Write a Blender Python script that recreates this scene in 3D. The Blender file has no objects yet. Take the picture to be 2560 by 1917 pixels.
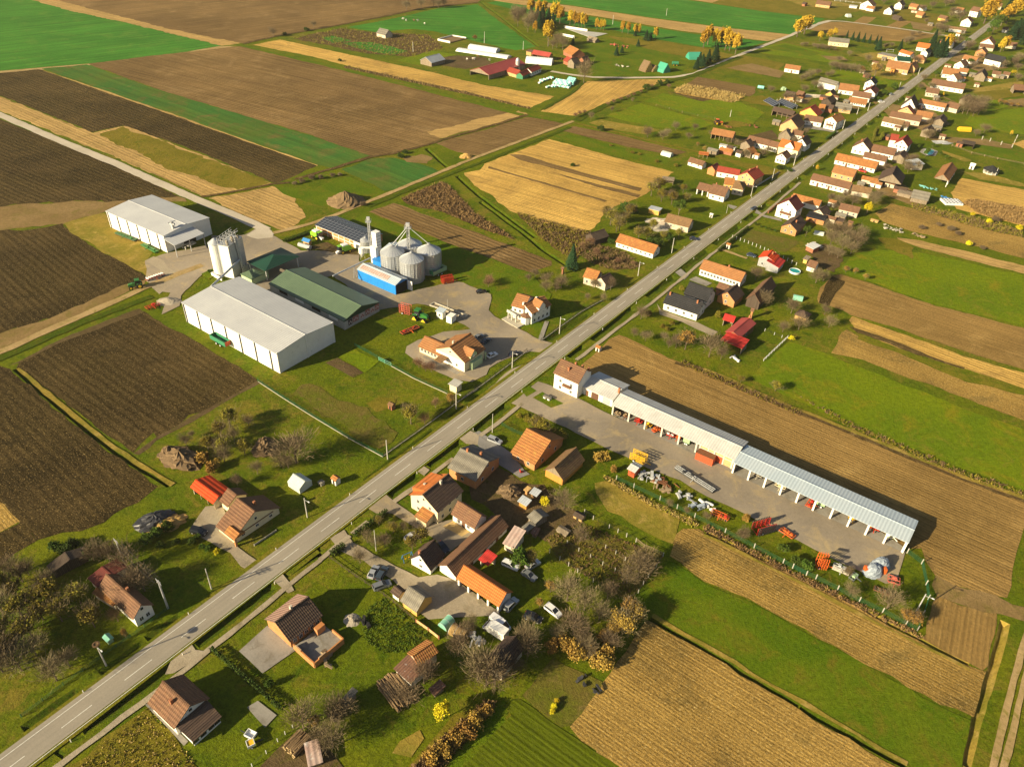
import bpy,bmesh,math,random
import numpy as np
from mathutils import Matrix,Vector
from mathutils.geometry import tessellate_polygon
rng=random.Random(7)
nrs=np.random.RandomState(11)
S=bpy.context.scene
COL=S.collection
# ---------------------------------------------------------------- camera, sky, sun, exposure
CAM_H=150.0
F_PX,PITCH,ROLL=1899.0,0.6353,-0.0431
_cp,_sp,_cr,_sr=math.cos(PITCH),math.sin(PITCH),math.cos(ROLL),math.sin(ROLL)
_F=Vector((0,_cp,-_sp));_R=Vector((1,0,0));_D=Vector((0,-_sp,-_cp))
AX=_R*_cr+_D*_sr
AY=-_R*_sr+_D*_cr
AZ=_F
cam=bpy.data.cameras.new('camera');co=bpy.data.objects.new('camera',cam);COL.objects.link(co)
cam.sensor_fit='HORIZONTAL';cam.sensor_width=36.0;cam.lens=F_PX/2560*36.0
cam.clip_start=1.0;cam.clip_end=9000
m=Matrix.Identity(4)
for i in range(3):
 m[i][0]=AX[i];m[i][1]=-AY[i];m[i][2]=-AZ[i]
m[2][3]=CAM_H
co.matrix_world=m
S.camera=co
W=bpy.data.worlds.new('World');S.world=W;W.use_nodes=True
SUN_EL,SUN_AZ=math.radians(22.0),math.radians(32.0)
sunto=Vector((-math.cos(SUN_AZ)*math.cos(SUN_EL),-math.sin(SUN_AZ)*math.cos(SUN_EL),math.sin(SUN_EL)))
nt=W.node_tree;bg=nt.nodes['Background'];sky=nt.nodes.new('ShaderNodeTexSky')
sky.sky_type='NISHITA';sky.sun_disc=False;sky.sun_elevation=SUN_EL
sky.sun_rotation=math.atan2(sunto.x,sunto.y);sky.air_density=1.0;sky.dust_density=2.0
nt.links.new(sky.outputs[0],bg.inputs[0]);bg.inputs[1].default_value=0.05
sl=bpy.data.lights.new('sun','SUN');sl.energy=5.0;sl.angle=math.radians(0.5);sl.color=(1.0,0.85,0.56)
so=bpy.data.objects.new('sun',sl);COL.objects.link(so)
so.rotation_euler=sunto.to_track_quat('Z','Y').to_euler();so.location=(-200,-100,300)
S.view_settings.view_transform='Standard';S.view_settings.look='None'
S.view_settings.exposure=1.12;S.view_settings.gamma=1.0;S.view_settings.use_curve_mapping=False
# ---------------------------------------------------------------- survey: picture points to ground points
TILE={}
for i,x0 in enumerate((0,600,1200,1760)):
 for j,y0 in enumerate((0,450,900,1317)):
  TILE['ABCD'[i]+'1234'[j]]=(x0,y0,2.76)
for k,x0,y0 in(('E1',2200,0),('E2',1840,0),('E3',1640,200),('E4',1940,200),('E5',2200,200)):TILE[k]=(x0,y0,6.133)
for k,x0,y0 in(('E6',1640,400),('E7',1920,400),('E8',1120,60)):TILE[k]=(x0,y0,3.525)
for k,x0,y0 in(('Na',480,480),('Nb',800,520),('Nc',980,700),('Nd',400,1180),('Ne',1000,1080),('Nf',1000,1320),('Ng',640,1430),('Nh',900,1600),('Ni',1380,880),('Nj',1640,1080),('Nk',2000,1300),('Nl',1620,620)):TILE[k]=(x0,y0,3.1725)
TILE['Nm']=(900,970,4.23);TILE['Nn']=(560,1800,4.237);TILE['No']=(1450,1050,5.012);TILE['Np']=(860,740,4.88)
CP=Vector((0,0,CAM_H))
def ray(t,p):
 x0,y0,s=TILE[t]
 u=(x0+p[0]/s-1280)/F_PX;v=(y0+p[1]/s-958.5)/F_PX
 return AX*u+AY*v+AZ
def G(t,p,z=0.0):
 r=ray(t,p);k=(z-CAM_H)/r.z
 return CP+r*k
def height_over(t,base,top):
 g=G(t,base);r=ray(t,top)
 k=(g.x*r.x+g.y*r.y)/(r.x*r.x+r.y*r.y)
 return CAM_H+r.z*k
def mid(a,b,f=.5):return(a[0]+(b[0]-a[0])*f,a[1]+(b[1]-a[1])*f)
# ---------------------------------------------------------------- object helpers
def tag(o,label=None,cat=None,group=None,kind=None):
 if label:o['label']=label
 if cat:o['category']=cat
 if group:o['group']=group
 if kind:o['kind']=kind
 return o
def link(name,me,mat=None,parent=None,mw=None):
 o=bpy.data.objects.new(name,me);COL.objects.link(o)
 if mat is not None and me is not None and not me.materials:me.materials.append(mat)
 if parent is not None:o.parent=parent
 if mw is not None:o.matrix_local=mw
 return o
def thing(name,label,cat,loc=(0,0,0),rot=0.0,group=None,mw=None):
 o=bpy.data.objects.new(name,None);COL.objects.link(o);o.empty_display_size=.5
 o.matrix_world=mw if mw is not None else Matrix.Translation(Vector(loc))@Matrix.Rotation(rot,4,'Z')
 return tag(o,label,cat,group)
class MB:
 """collects boxes, prisms, tubes; one mesh"""
 def __init__(s):s.v=[];s.f=[]
 def add(s,vs,fs):
  n=len(s.v);s.v+=[tuple(v) for v in vs];s.f+=[tuple(i+n for i in f) for f in fs];return s
 def box(s,c,d,rz=0.0,tilt=None):
  x,y,z=d[0]/2,d[1]/2,d[2]/2
  M_=Matrix.Rotation(rz,3,'Z')
  if tilt is not None:M_=M_@tilt
  vs=[Vector(c)+M_@Vector((sx*x,sy*y,sz*z)) for sz in(-1,1) for sx,sy in((-1,-1),(1,-1),(1,1),(-1,1))]
  return s.add(vs,[(3,2,1,0),(4,5,6,7),(0,1,5,4),(1,2,6,5),(2,3,7,6),(3,0,4,7)])
 def bar(s,a,b,w,h=None):
  a,b=Vector(a),Vector(b);d=b-a
  if d.length<1e-5:return s
  q=d.to_track_quat('X','Z').to_matrix();h=h or w
  vs=[p+q@Vector((0,sy*w/2,sz*h/2)) for p in(a,b) for sy,sz in((-1,-1),(1,-1),(1,1),(-1,1))]
  return s.add(vs,[(0,1,2,3),(7,6,5,4),(4,5,1,0),(5,6,2,1),(6,7,3,2),(7,4,0,3)])
 def tube(s,a,b,r0,r1=None,n=8,cap=True):
  a,b=Vector(a),Vector(b);d=b-a;r1=r0 if r1 is None else r1
  q=d.to_track_quat('Z','X').to_matrix()
  vs=[p+q@Vector((math.cos(2*math.pi*i/n)*r,math.sin(2*math.pi*i/n)*r,0)) for p,r in((a,r0),(b,r1)) for i in range(n)]
  fs=[(i,(i+1)%n,n+(i+1)%n,n+i) for i in range(n)]
  if cap:fs+=[tuple(range(n-1,-1,-1)),tuple(range(n,2*n))]
  return s.add(vs,fs)
 def lathe(s,c,prof,n=20):
  c=Vector(c);vs=[];fs=[]
  for r,z in prof:vs+=[c+Vector((math.cos(2*math.pi*i/n)*r,math.sin(2*math.pi*i/n)*r,z)) for i in range(n)]
  for k in range(len(prof)-1):
   for i in range(n):fs.append((k*n+i,k*n+(i+1)%n,(k+1)*n+(i+1)%n,(k+1)*n+i))
  fs.append(tuple(range((len(prof)-1)*n,len(prof)*n)))
  return s.add(vs,fs)
 def prism(s,poly,x0,x1):
  n=len(poly);vs=[(x0,y,z) for y,z in poly]+[(x1,y,z) for y,z in poly]
  return s.add(vs,[tuple(range(n-1,-1,-1)),tuple(range(n,2*n))]+[(i,(i+1)%n,n+(i+1)%n,n+i) for i in range(n)])
 def prismy(s,poly,y0,y1):
  n=len(poly);vs=[(x,y0,z) for x,z in poly]+[(x,y1,z) for x,z in poly]
  return s.add(vs,[tuple(range(n)),tuple(range(2*n-1,n-1,-1))]+[(n+i,n+(i+1)%n,(i+1)%n,i) for i in range(n)])
 def slab(s,poly,z0,z1):
  n=len(poly);vs=[(x,y,z0) for x,y in poly]+[(x,y,z1) for x,y in poly]
  return s.add(vs,[tuple(range(n-1,-1,-1)),tuple(range(n,2*n))]+[(i,(i+1)%n,n+(i+1)%n,n+i) for i in range(n)])
 def mesh(s,name,smooth=False,fix=True):
  me=bpy.data.meshes.new(name);me.from_pydata(s.v,[],s.f)
  if fix:
   bm=bmesh.new();bm.from_mesh(me);bmesh.ops.recalc_face_normals(bm,faces=bm.faces);bm.to_mesh(me);bm.free()
  if smooth:me.polygons.foreach_set('use_smooth',[True]*len(me.polygons))
  me.update();return me
 def build(s,name,mat,parent=None,mw=None,smooth=False,fix=True):
  return link(name,s.mesh(name,smooth,fix),mat,parent,mw)
# ---------------------------------------------------------------- materials
class NT:
 def __init__(s,name,rough=.9,spec=.15,metal=0.0):
  s.m=bpy.data.materials.new(name);s.m.use_nodes=True;s.t=s.m.node_tree
  s.b=s.t.nodes['Principled BSDF'];s.b.inputs['Roughness'].default_value=rough
  s.b.inputs['Specular IOR Level'].default_value=spec;s.b.inputs['Metallic'].default_value=metal
  s.co=s.n('ShaderNodeTexCoord').outputs['Object']
 def n(s,ty,**kw):
  nd=s.t.nodes.new(ty)
  for k,v in kw.items():setattr(nd,k,v)
  return nd
 def put(s,nd,i,v):
  if isinstance(v,(bpy.types.NodeSocket,)):s.t.links.new(v,nd.inputs[i])
  elif isinstance(v,tuple) and len(v)==3 and nd.inputs[i].type=='RGBA':nd.inputs[i].default_value=(*v,1)
  else:nd.inputs[i].default_value=v
 def noise(s,scale,detail=3,rough=.55,vec=None,dist=0.0):
  nd=s.n('ShaderNodeTexNoise');s.put(nd,'Scale',scale);s.put(nd,'Detail',detail);s.put(nd,'Roughness',rough);s.put(nd,'Distortion',dist)
  s.put(nd,'Vector',vec if vec is not None else s.co);return nd.outputs['Fac']
 def math(s,op,a,b=0.0,c=None,clamp=False):
  nd=s.n('ShaderNodeMath',operation=op);nd.use_clamp=clamp;s.put(nd,0,a);s.put(nd,1,b)
  if c is not None:s.put(nd,2,c)
  return nd.outputs[0]
 def rng(s,v,a,b,c=0.0,d=1.0):
  nd=s.n('ShaderNodeMapRange');s.put(nd,0,v);s.put(nd,1,a);s.put(nd,2,b);s.put(nd,3,c);s.put(nd,4,d);return nd.outputs[0]
 def mix(s,f,a,b,mode='MIX'):
  nd=s.n('ShaderNodeMix',data_type='RGBA',blend_type=mode);s.put(nd,0,f);s.put(nd,6,a);s.put(nd,7,b);return nd.outputs[2]
 def xyz(s,vec=None):
  nd=s.n('ShaderNodeSeparateXYZ');s.put(nd,0,vec if vec is not None else s.co);return nd.outputs
 def mapv(s,sc=(1,1,1)):
  nd=s.n('ShaderNodeMapping');s.put(nd,0,s.co);nd.inputs['Scale'].default_value=sc;return nd.outputs[0]
 def color(s,v):s.put(s.b,'Base Color',v);return s
 def bump(s,h,dist=.1,strength=1.0):
  nd=s.n('ShaderNodeBump');s.put(nd,'Strength',strength);s.put(nd,'Distance',dist);s.put(nd,'Height',h);s.put(s.b,'Normal',nd.outputs[0]);return s
MATS={}
def ground_mat(name,cA,cB,cC=None,patch=.04,fine=.9,amp=.6,row=None,rowamp=.3,bump=.25,fleck=None,rowbump=.12,rough=.95,warp=.35,streak=None,dry=None,bigv=0):
 t=NT(name,rough,.05)
 big=t.noise(patch,4,.6);c=t.mix(t.rng(big,.38,.62),cA,cB)
 if cC:c=t.mix(t.rng(t.noise(patch*2.7,5,.7,dist=.6),.52,.70),c,cC)
 if dry:c=t.mix(t.rng(t.math('MULTIPLY_ADD',t.noise(.16,6,.75,dist=1.2),.6,t.math('MULTIPLY',t.noise(.02,3,.5),.4)),dry[1]-.06,dry[1]+.06,0,.8),c,dry[0])
 fn=t.math('MULTIPLY_ADD',t.noise(fine*2.6,4,.8),.45,t.math('MULTIPLY',t.noise(fine,6,.75),.55));mul=t.rng(fn,.3,.7,1-amp,1+amp);h=fn
 if row:
  x,y,z=t.xyz();wob=t.noise(.12,3,.5)
  ph=t.math('MULTIPLY_ADD',y,2*math.pi/row,t.math('MULTIPLY',wob,warp*2*math.pi))
  sn=t.math('SINE',ph);brk=t.rng(t.noise(1.0,3,.6,t.mapv((.12,1.1,1))),.35,.65,.25,1.0)
  sn=t.math('MULTIPLY',sn,brk)
  mul=t.math('MULTIPLY',mul,t.math('MULTIPLY_ADD',sn,rowamp,1.0))
  h=t.math('MULTIPLY_ADD',sn,rowbump/max(bump,.01)*.5,fn)
 if streak:
  st=t.noise(1.0,4,.6,t.mapv((.012,streak,1)));mul=t.math('MULTIPLY',mul,t.rng(st,.3,.7,.72,1.28))
 v=t.n('ShaderNodeVectorMath',operation='SCALE');t.put(v,0,c);t.put(v,'Scale',mul);c=v.outputs[0]
 if bigv:v2=t.n('ShaderNodeVectorMath',operation='SCALE');t.put(v2,0,c);t.put(v2,'Scale',t.rng(t.noise(.011,4,.6,dist=.8),.3,.7,1-2*bigv,1+2*bigv));c=v2.outputs[0]
 if fleck:
  fc,thr=fleck;f=t.rng(t.noise(2.1,2,.9,t.mapv((.6,1.3,1))),thr,thr+.08);c=t.mix(f,c,fc)
 t.color(c);t.bump(h,bump*2,1.0);MATS[name]=t.m;return t.m
def flat_mat(name,c,c2=None,rough=.7,spec=.3,metal=0,scale=.6,rib=None,ribax=0,ribamp=.12,bump=.02,amp=.15,cC=None,thr=.55):
 t=NT(name,rough,spec,metal);c2=c2 or tuple(x*.75 for x in c)
 col=t.mix(t.rng(t.noise(scale,5,.65),.35,.65),c,c2)
 if cC:col=t.mix(t.rng(t.noise(scale*1.9,5,.75,dist=.4),thr,thr+.12),col,cC)
 mul=t.rng(t.noise(3.0,4,.7),.3,.7,1-amp,1+amp);h=t.noise(4.0,3,.6)
 if rib:
  ax=t.xyz()[ribax];sn=t.math('SINE',t.math('MULTIPLY',ax,2*math.pi/rib))
  mul=t.math('MULTIPLY',mul,t.math('MULTIPLY_ADD',sn,ribamp,1.0));h=t.math('MULTIPLY_ADD',sn,1.0,h)
 v=t.n('ShaderNodeVectorMath',operation='SCALE');t.put(v,0,col);t.put(v,'Scale',mul);t.color(v.outputs[0]);t.bump(h,bump,1.0)
 MATS[name]=t.m;return t.m
# soils and crops
DRY=((.24,.175,.03),.60)
ground_mat('grass',(.082,.116,.004),(.128,.142,.005),(.05,.088,.003),patch=.05,fine=.9,amp=.75,bump=.3,dry=((.19,.14,.022),.57))
ground_mat('lawn',(.068,.118,.003),(.105,.14,.005),(.14,.12,.010),patch=.06,fine=1.0,amp=.55,bump=.22,dry=((.17,.135,.015),.63))
ground_mat('meadow',(.14,.18,.004),(.10,.15,.004),(.19,.165,.008),patch=.03,fine=.6,amp=.5,bump=.22,dry=((.20,.165,.02),.62))
ground_mat('wheat',(.055,.18,.020),(.042,.145,.016),(.085,.18,.025),patch=.02,fine=.5,amp=.28,bump=.12,streak=.25)
ground_mat('clover',(.042,.125,.022),(.075,.12,.018),(.13,.11,.03),patch=.025,fine=.7,amp=.35,bump=.15,streak=.3)
ground_mat('young_crop',(.075,.095,.004),(.095,.115,.005),(.05,.08,.003),patch=.03,fine=.9,amp=.35,row=1.1,rowamp=.08,bump=.1,rowbump=.03,warp=.12,streak=.9)
ground_mat('plough_dark',(.058,.040,.013),(.078,.052,.019),(.040,.028,.010),patch=.03,fine=.85,amp=1.0,row=2.6,rowamp=.12,bump=.6,rowbump=.13,fleck=((.36,.25,.10),.60),streak=.6,warp=.6,bigv=.18)
ground_mat('plough_mid',(.195,.12,.046),(.16,.10,.038),(.235,.15,.062),patch=.02,fine=.7,amp=.4,row=2.4,rowamp=.10,bump=.3,rowbump=.10,streak=.35,warp=.5,bigv=.12)
ground_mat('plough_fine',(.285,.175,.055),(.235,.145,.045),(.33,.21,.07),patch=.03,fine=.9,amp=.35,row=1.1,rowamp=.09,bump=.26,rowbump=.055,warp=.18,streak=.8,bigv=.10)
ground_mat('stubble',(.36,.225,.058),(.29,.18,.046),(.20,.135,.04),patch=.03,fine=1.3,amp=.85,row=.8,rowamp=.13,bump=.32,rowbump=.05,warp=.2,streak=1.3,bigv=.12,fleck=((.55,.40,.16),.60))
ground_mat('stubble_gold',(.52,.325,.085),(.45,.275,.07),(.34,.21,.06),patch=.03,fine=.7,amp=.4,row=1.6,rowamp=.10,bump=.25,rowbump=.08,streak=.45,warp=.4,bigv=.1)
ground_mat('stubble_pale',(.42,.27,.095),(.36,.23,.082),(.27,.18,.06),patch=.03,fine=.6,amp=.35,row=2.2,rowamp=.08,bump=.2,rowbump=.05,streak=.45,warp=.4)
ground_mat('weeds',(.12,.075,.028),(.09,.06,.022),(.19,.13,.05),patch=.09,fine=.5,amp=.75,bump=.6)
ground_mat('dry_grass',(.29,.20,.038),(.18,.155,.02),(.36,.25,.07),patch=.07,fine=.7,amp=.4,bump=.2)
ground_mat('olive',(.14,.12,.010),(.19,.145,.018),(.10,.11,.006),patch=.06,fine=.7,amp=.5,bump=.28)
ground_mat('soil',(.095,.064,.028),(.13,.088,.042),(.085,.075,.015),patch=.09,fine=.8,amp=.55,bump=.3)
ground_mat('soil_dry',(.25,.165,.068),(.20,.13,.05),(.16,.125,.03),patch=.06,fine=.7,amp=.4,bump=.22)
ground_mat('soil_grass',(.135,.105,.022),(.10,.11,.010),(.16,.115,.035),patch=.1,fine=.8,amp=.5,bump=.25)
ground_mat('dirt_track',(.40,.28,.13),(.32,.22,.095),(.21,.17,.04),patch=.12,fine=.8,amp=.3,bump=.12)
ground_mat('gravel',(.36,.30,.21),(.30,.245,.17),(.22,.18,.11),patch=.06,fine=1.2,amp=.28,bump=.08)
ground_mat('gravel_pale',(.50,.43,.33),(.42,.36,.27),None,patch=.06,fine=1.2,amp=.2,bump=.06)
ground_mat('yard',(.30,.245,.175),(.235,.195,.145),(.38,.29,.155),patch=.045,fine=.9,amp=.2,bump=.03,bigv=.12)
ground_mat('concrete',(.29,.265,.225),(.225,.205,.175),(.16,.14,.105),patch=.1,fine=.9,amp=.22,bump=.03)
ground_mat('paving',(.24,.225,.205),(.19,.18,.165),None,patch=.2,fine=2.5,amp=.3,bump=.03)
ground_mat('ditch_grass',(.050,.085,.003),(.075,.10,.004),(.11,.09,.012),patch=.2,fine=1.1,amp=.75,bump=.5)
ground_mat('verge',(.115,.13,.006),(.17,.145,.014),(.075,.105,.004),patch=.09,fine=.8,amp=.5,bump=.25)
ground_mat('sand',(.52,.36,.15),(.45,.31,.13),None,patch=.2,fine=1.2,amp=.15,bump=.05)
t=NT('asphalt',.85,.2)
x,y,z=t.xyz();wy=t.math('ABSOLUTE',y);trk=t.math('COSINE',t.math('MULTIPLY',y,2*math.pi/1.5))
c=t.mix(t.rng(t.noise(.05,4,.6),.35,.65),(.255,.222,.172),(.30,.26,.20))
c=t.mix(t.rng(t.noise(1.0,4,.7,t.mapv((.02,.9,1))),.5,.75,0,.55),c,(.20,.175,.14))
v=t.n('ShaderNodeVectorMath',operation='SCALE');t.put(v,0,c);t.put(v,'Scale',t.math('MULTIPLY_ADD',trk,.03,t.rng(t.noise(2.5,4,.7),.3,.7,.9,1.1)));t.color(v.outputs[0]);MATS['asphalt']=t.m
flat_mat('line_paint',(.72,.70,.62),(.5,.48,.42),.8,.2,scale=1.2)
# ---------------------------------------------------------------- ground sheets
def densify(pts,step,jit,closed=True):
 out=[];n=len(pts)
 for i in range(n if closed else n-1):
  a,b=pts[i],pts[(i+1)%n];L=(b-a).length;k=max(1,min(60,int(L/step)))
  d=(b-a).normalized() if L>1e-6 else Vector((1,0,0));nn=Vector((-d.y,d.x,0))
  o=0.0
  for j in range(k):
   p=a.lerp(b,j/k)
   if j and jit:o=o*.5+rng.uniform(-jit,jit)*.8;p=p+nn*o
   out.append(p)
 if not closed:out.append(pts[-1])
 return out
LAYER=[0.012]
def sheet(name,mat,t,px,jit=.35,rows=None,step=3.0,pts=None):
 """a patch of ground; rows = two picture points that give the working direction"""
 P=pts if pts is not None else[G(t,p) for p in px]
 a=sum((P[i].x*P[(i+1)%len(P)].y-P[(i+1)%len(P)].x*P[i].y) for i in range(len(P)))
 if a<0:P=P[::-1]
 P=densify(P,step,jit)
 c=sum(P,Vector())/len(P);LAYER[0]+=.0012
 ang=0.0
 if rows:d=G(t,rows[1])-G(t,rows[0]);ang=math.atan2(d.y,d.x)
 mw=Matrix.Translation(Vector((c.x,c.y,LAYER[0])))@Matrix.Rotation(ang,4,'Z');inv=mw.inverted()
 vs=[inv@Vector((p.x,p.y,LAYER[0])) for p in P]
 me=bpy.data.meshes.new(name);me.from_pydata([tuple(v) for v in vs],[],[tuple(range(len(vs)))]);me.update()
 o=link(name,me,MATS[mat]);o.matrix_world=mw;o['kind']='structure';return o
def ribbon(name,mat,t,px,w,jit=.15,pts=None,z=None,step=4.0):
 P=pts if pts is not None else[G(t,p) for p in px]
 P=densify(P,step,0,closed=False);n=len(P);vs=[]
 if z is None:LAYER[0]+=.0012;z=LAYER[0]
 L=0
 d0=(P[-1]-P[0]).normalized();ang=math.atan2(d0.y,d0.x);c=(P[0]+P[-1])/2
 mw=Matrix.Translation(Vector((c.x,c.y,z)))@Matrix.Rotation(ang,4,'Z');inv=mw.inverted()
 for i,p in enumerate(P):
  d=(P[min(i+1,n-1)]-P[max(i-1,0)]).normalized();nn=Vector((-d.y,d.x,0))
  vs+=[p+nn*(w/2+rng.uniform(-jit,jit)),p-nn*(w/2+rng.uniform(-jit,jit))]
 vs=[inv@Vector((v.x,v.y,z)) for v in vs]
 fs=[(2*i,2*i+1,2*i+3,2*i+2) for i in range(n-1)]
 me=bpy.data.meshes.new(name);me.from_pydata([tuple(v) for v in vs],[],fs);me.update()
 o=link(name,me,MATS[mat]);o.matrix_world=mw;o['kind']='structure';return o
# ================================================================ GROUND: ditches, base sheet, fields, yards, road
HOLES=[]
def ditch(t,px,w=2.6,d=1.1,mat='ditch_grass',name='ditch',wb=.35):
 P=densify([G(t,p) for p in px],3.0,.12,closed=False);n=len(P);top=[];rows=[]
 for i,p in enumerate(P):
  dr=(P[min(i+1,n-1)]-P[max(i-1,0)]).normalized();nn=Vector((-dr.y,dr.x,0));e=dr*(w*.3 if i in(0,n-1) else 0)*(-1 if i==0 else 1)
  l=p+nn*(w/2+rng.uniform(-.12,.12));r=p-nn*(w/2+rng.uniform(-.12,.12));dd=d*rng.uniform(.85,1.1)
  b=p-e*1.0
  if i in(0,n-1):b=p-e
  q=[l,l.lerp(b,.45)+Vector((0,0,-dd*.45+rng.uniform(-.12,.12))),b+nn*wb/2+Vector((0,0,-dd)),b-nn*wb/2+Vector((0,0,-dd)),r.lerp(b,.45)+Vector((0,0,-dd*.45+rng.uniform(-.12,.12))),r]
  rows.append(q)
 vs=[v for q in rows for v in q];fs=[]
 for i in range(n-1):
  for k in range(5):fs.append((6*i+k,6*i+k+1,6*i+6+k+1,6*i+6+k))
 for i in(0,n-1):fs.append(tuple(6*i+k for k in range(6)))
 mb=MB();mb.v=[tuple(v) for v in vs];mb.f=fs;me=mb.mesh(name,fix=False)
 bm=bmesh.new();bm.from_mesh(me)
 bmesh.ops.recalc_face_normals(bm,faces=bm.faces)
 if sum(f.normal.z for f in bm.faces)<0:bmesh.ops.reverse_faces(bm,faces=bm.faces)
 bm.to_mesh(me);bm.free()
 o=link(name,me,MATS[mat]);o['kind']='structure'
 HOLES.append([q[0] for q in rows]+[q[5] for q in rows[::-1]])
for t,a,b,w in(('A4',(560,1400),(1205,935),2.6),('A4',(1345,805),(1885,400),2.8),('A4',(1965,318),(2205,135),2.6),('A4',(395,1580),(430,1545),2.2),('B3',(300,1475),(545,1320),2.8),('B3',(1022,928),(1220,785),2.8),('B3',(1285,722),(1520,558),3.0),('B3',(1605,482),(1845,310),3.0),('C2',(600,1215),(715,1145),3.0),('C2',(772,1103),(1060,882),3.2),('C2',(1150,805),(1348,668),3.2),('C2',(1385,630),(1580,490),3.2),('C2',(1620,447),(1795,322),3.0),('C2',(1832,282),(1900,235),2.8),('C2',(1932,210),(1990,168),2.8),('C2',(2018,142),(2150,45),2.8),('E4',(300,1585),(410,1500),2.6),('E4',(455,1465),(655,1310),3.0),('E4',(685,1280),(920,1095),3.0),('E4',(955,1060),(1220,870),3.0),('E4',(1270,812),(1420,710),2.8),('E4',(1435,692),(1540,625),2.8),('E4',(1560,585),(1640,535),2.8),('E4',(1660,510),(1812,402),2.8),('E4',(1840,382),(2000,262),2.8),('E4',(2030,225),(2170,130),2.8),('E1',(890,1000),(1080,890),2.8),('E1',(1120,880),(1230,800),2.8),('B3',(875,842),(1345,482),2.6),('B3',(1455,400),(1560,325),2.4),('C2',(445,1115),(760,932),2.6),('C2',(1065,722),(1205,632),2.6),('A4',(160,1405),(545,1135),2.4),('A4',(695,1022),(985,820),2.4),('A4',(1015,782),(1250,620),2.4)):
 ditch(t,[a,b],w+.7,.8 if(G(t,a)-G('A4',(50,1648))).dot(Vector((.81,-.59,0)))>0 else.5,wb=.7)
ditch('A3',[(105,62),(400,318),(700,560),(900,705),(1170,868)],1.8,.9)
ditch('C2',[(0,150),(150,262),(300,370),(430,480),(600,590),(700,622)],2.6,1.5)
ditch('B1',[(1495,1215),(1640,1345),(1850,1500),(2040,1640)],2.6,1.5)
ditch('B1',[(1285,1025),(1350,1085),(1430,1155)],2.6,1.5)
ditch('C4',[(1175,628),(1500,815),(2000,1118),(2200,1235)],1.7,.9)
ditch('D4',[(660,1250),(1000,1435),(1400,1650)],1.7,.9)
ditch('D4',[(20,35),(380,210),(800,415),(1200,622),(1480,765),(1830,945)],1.5,.8,'dry_grass')
ditch('C3',[(870,805),(1150,960),(1500,1130)],1.5,.8,'dry_grass')
ditch('D4',[(2080,655),(1990,990),(1880,1330),(1800,1650)],2.2,1.0,'dry_grass')
ditch('C1',[(0,12),(130,110),(260,215),(400,320)],2.5,1.2)
R_=5200
outer=[Vector((-R_,-600,0)),Vector((R_,-600,0)),Vector((R_,7500,0)),Vector((-R_,7500,0))]
polys=[outer]+HOLES;flat=[p for q in polys for p in q]
tri=tessellate_polygon([[Vector((p.x,p.y,0)) for p in q] for q in polys])
me=bpy.data.meshes.new('ground');me.from_pydata([(p.x,p.y,0) for p in flat],[],[tuple(f) for f in tri])
bm=bmesh.new();bm.from_mesh(me);bmesh.ops.recalc_face_normals(bm,faces=bm.faces)
if sum(f.normal.z*f.calc_area() for f in bm.faces)<0:bmesh.ops.reverse_faces(bm,faces=bm.faces)
bm.to_mesh(me);bm.free()
link('ground',me,MATS['grass'])['kind']='structure'
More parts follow.
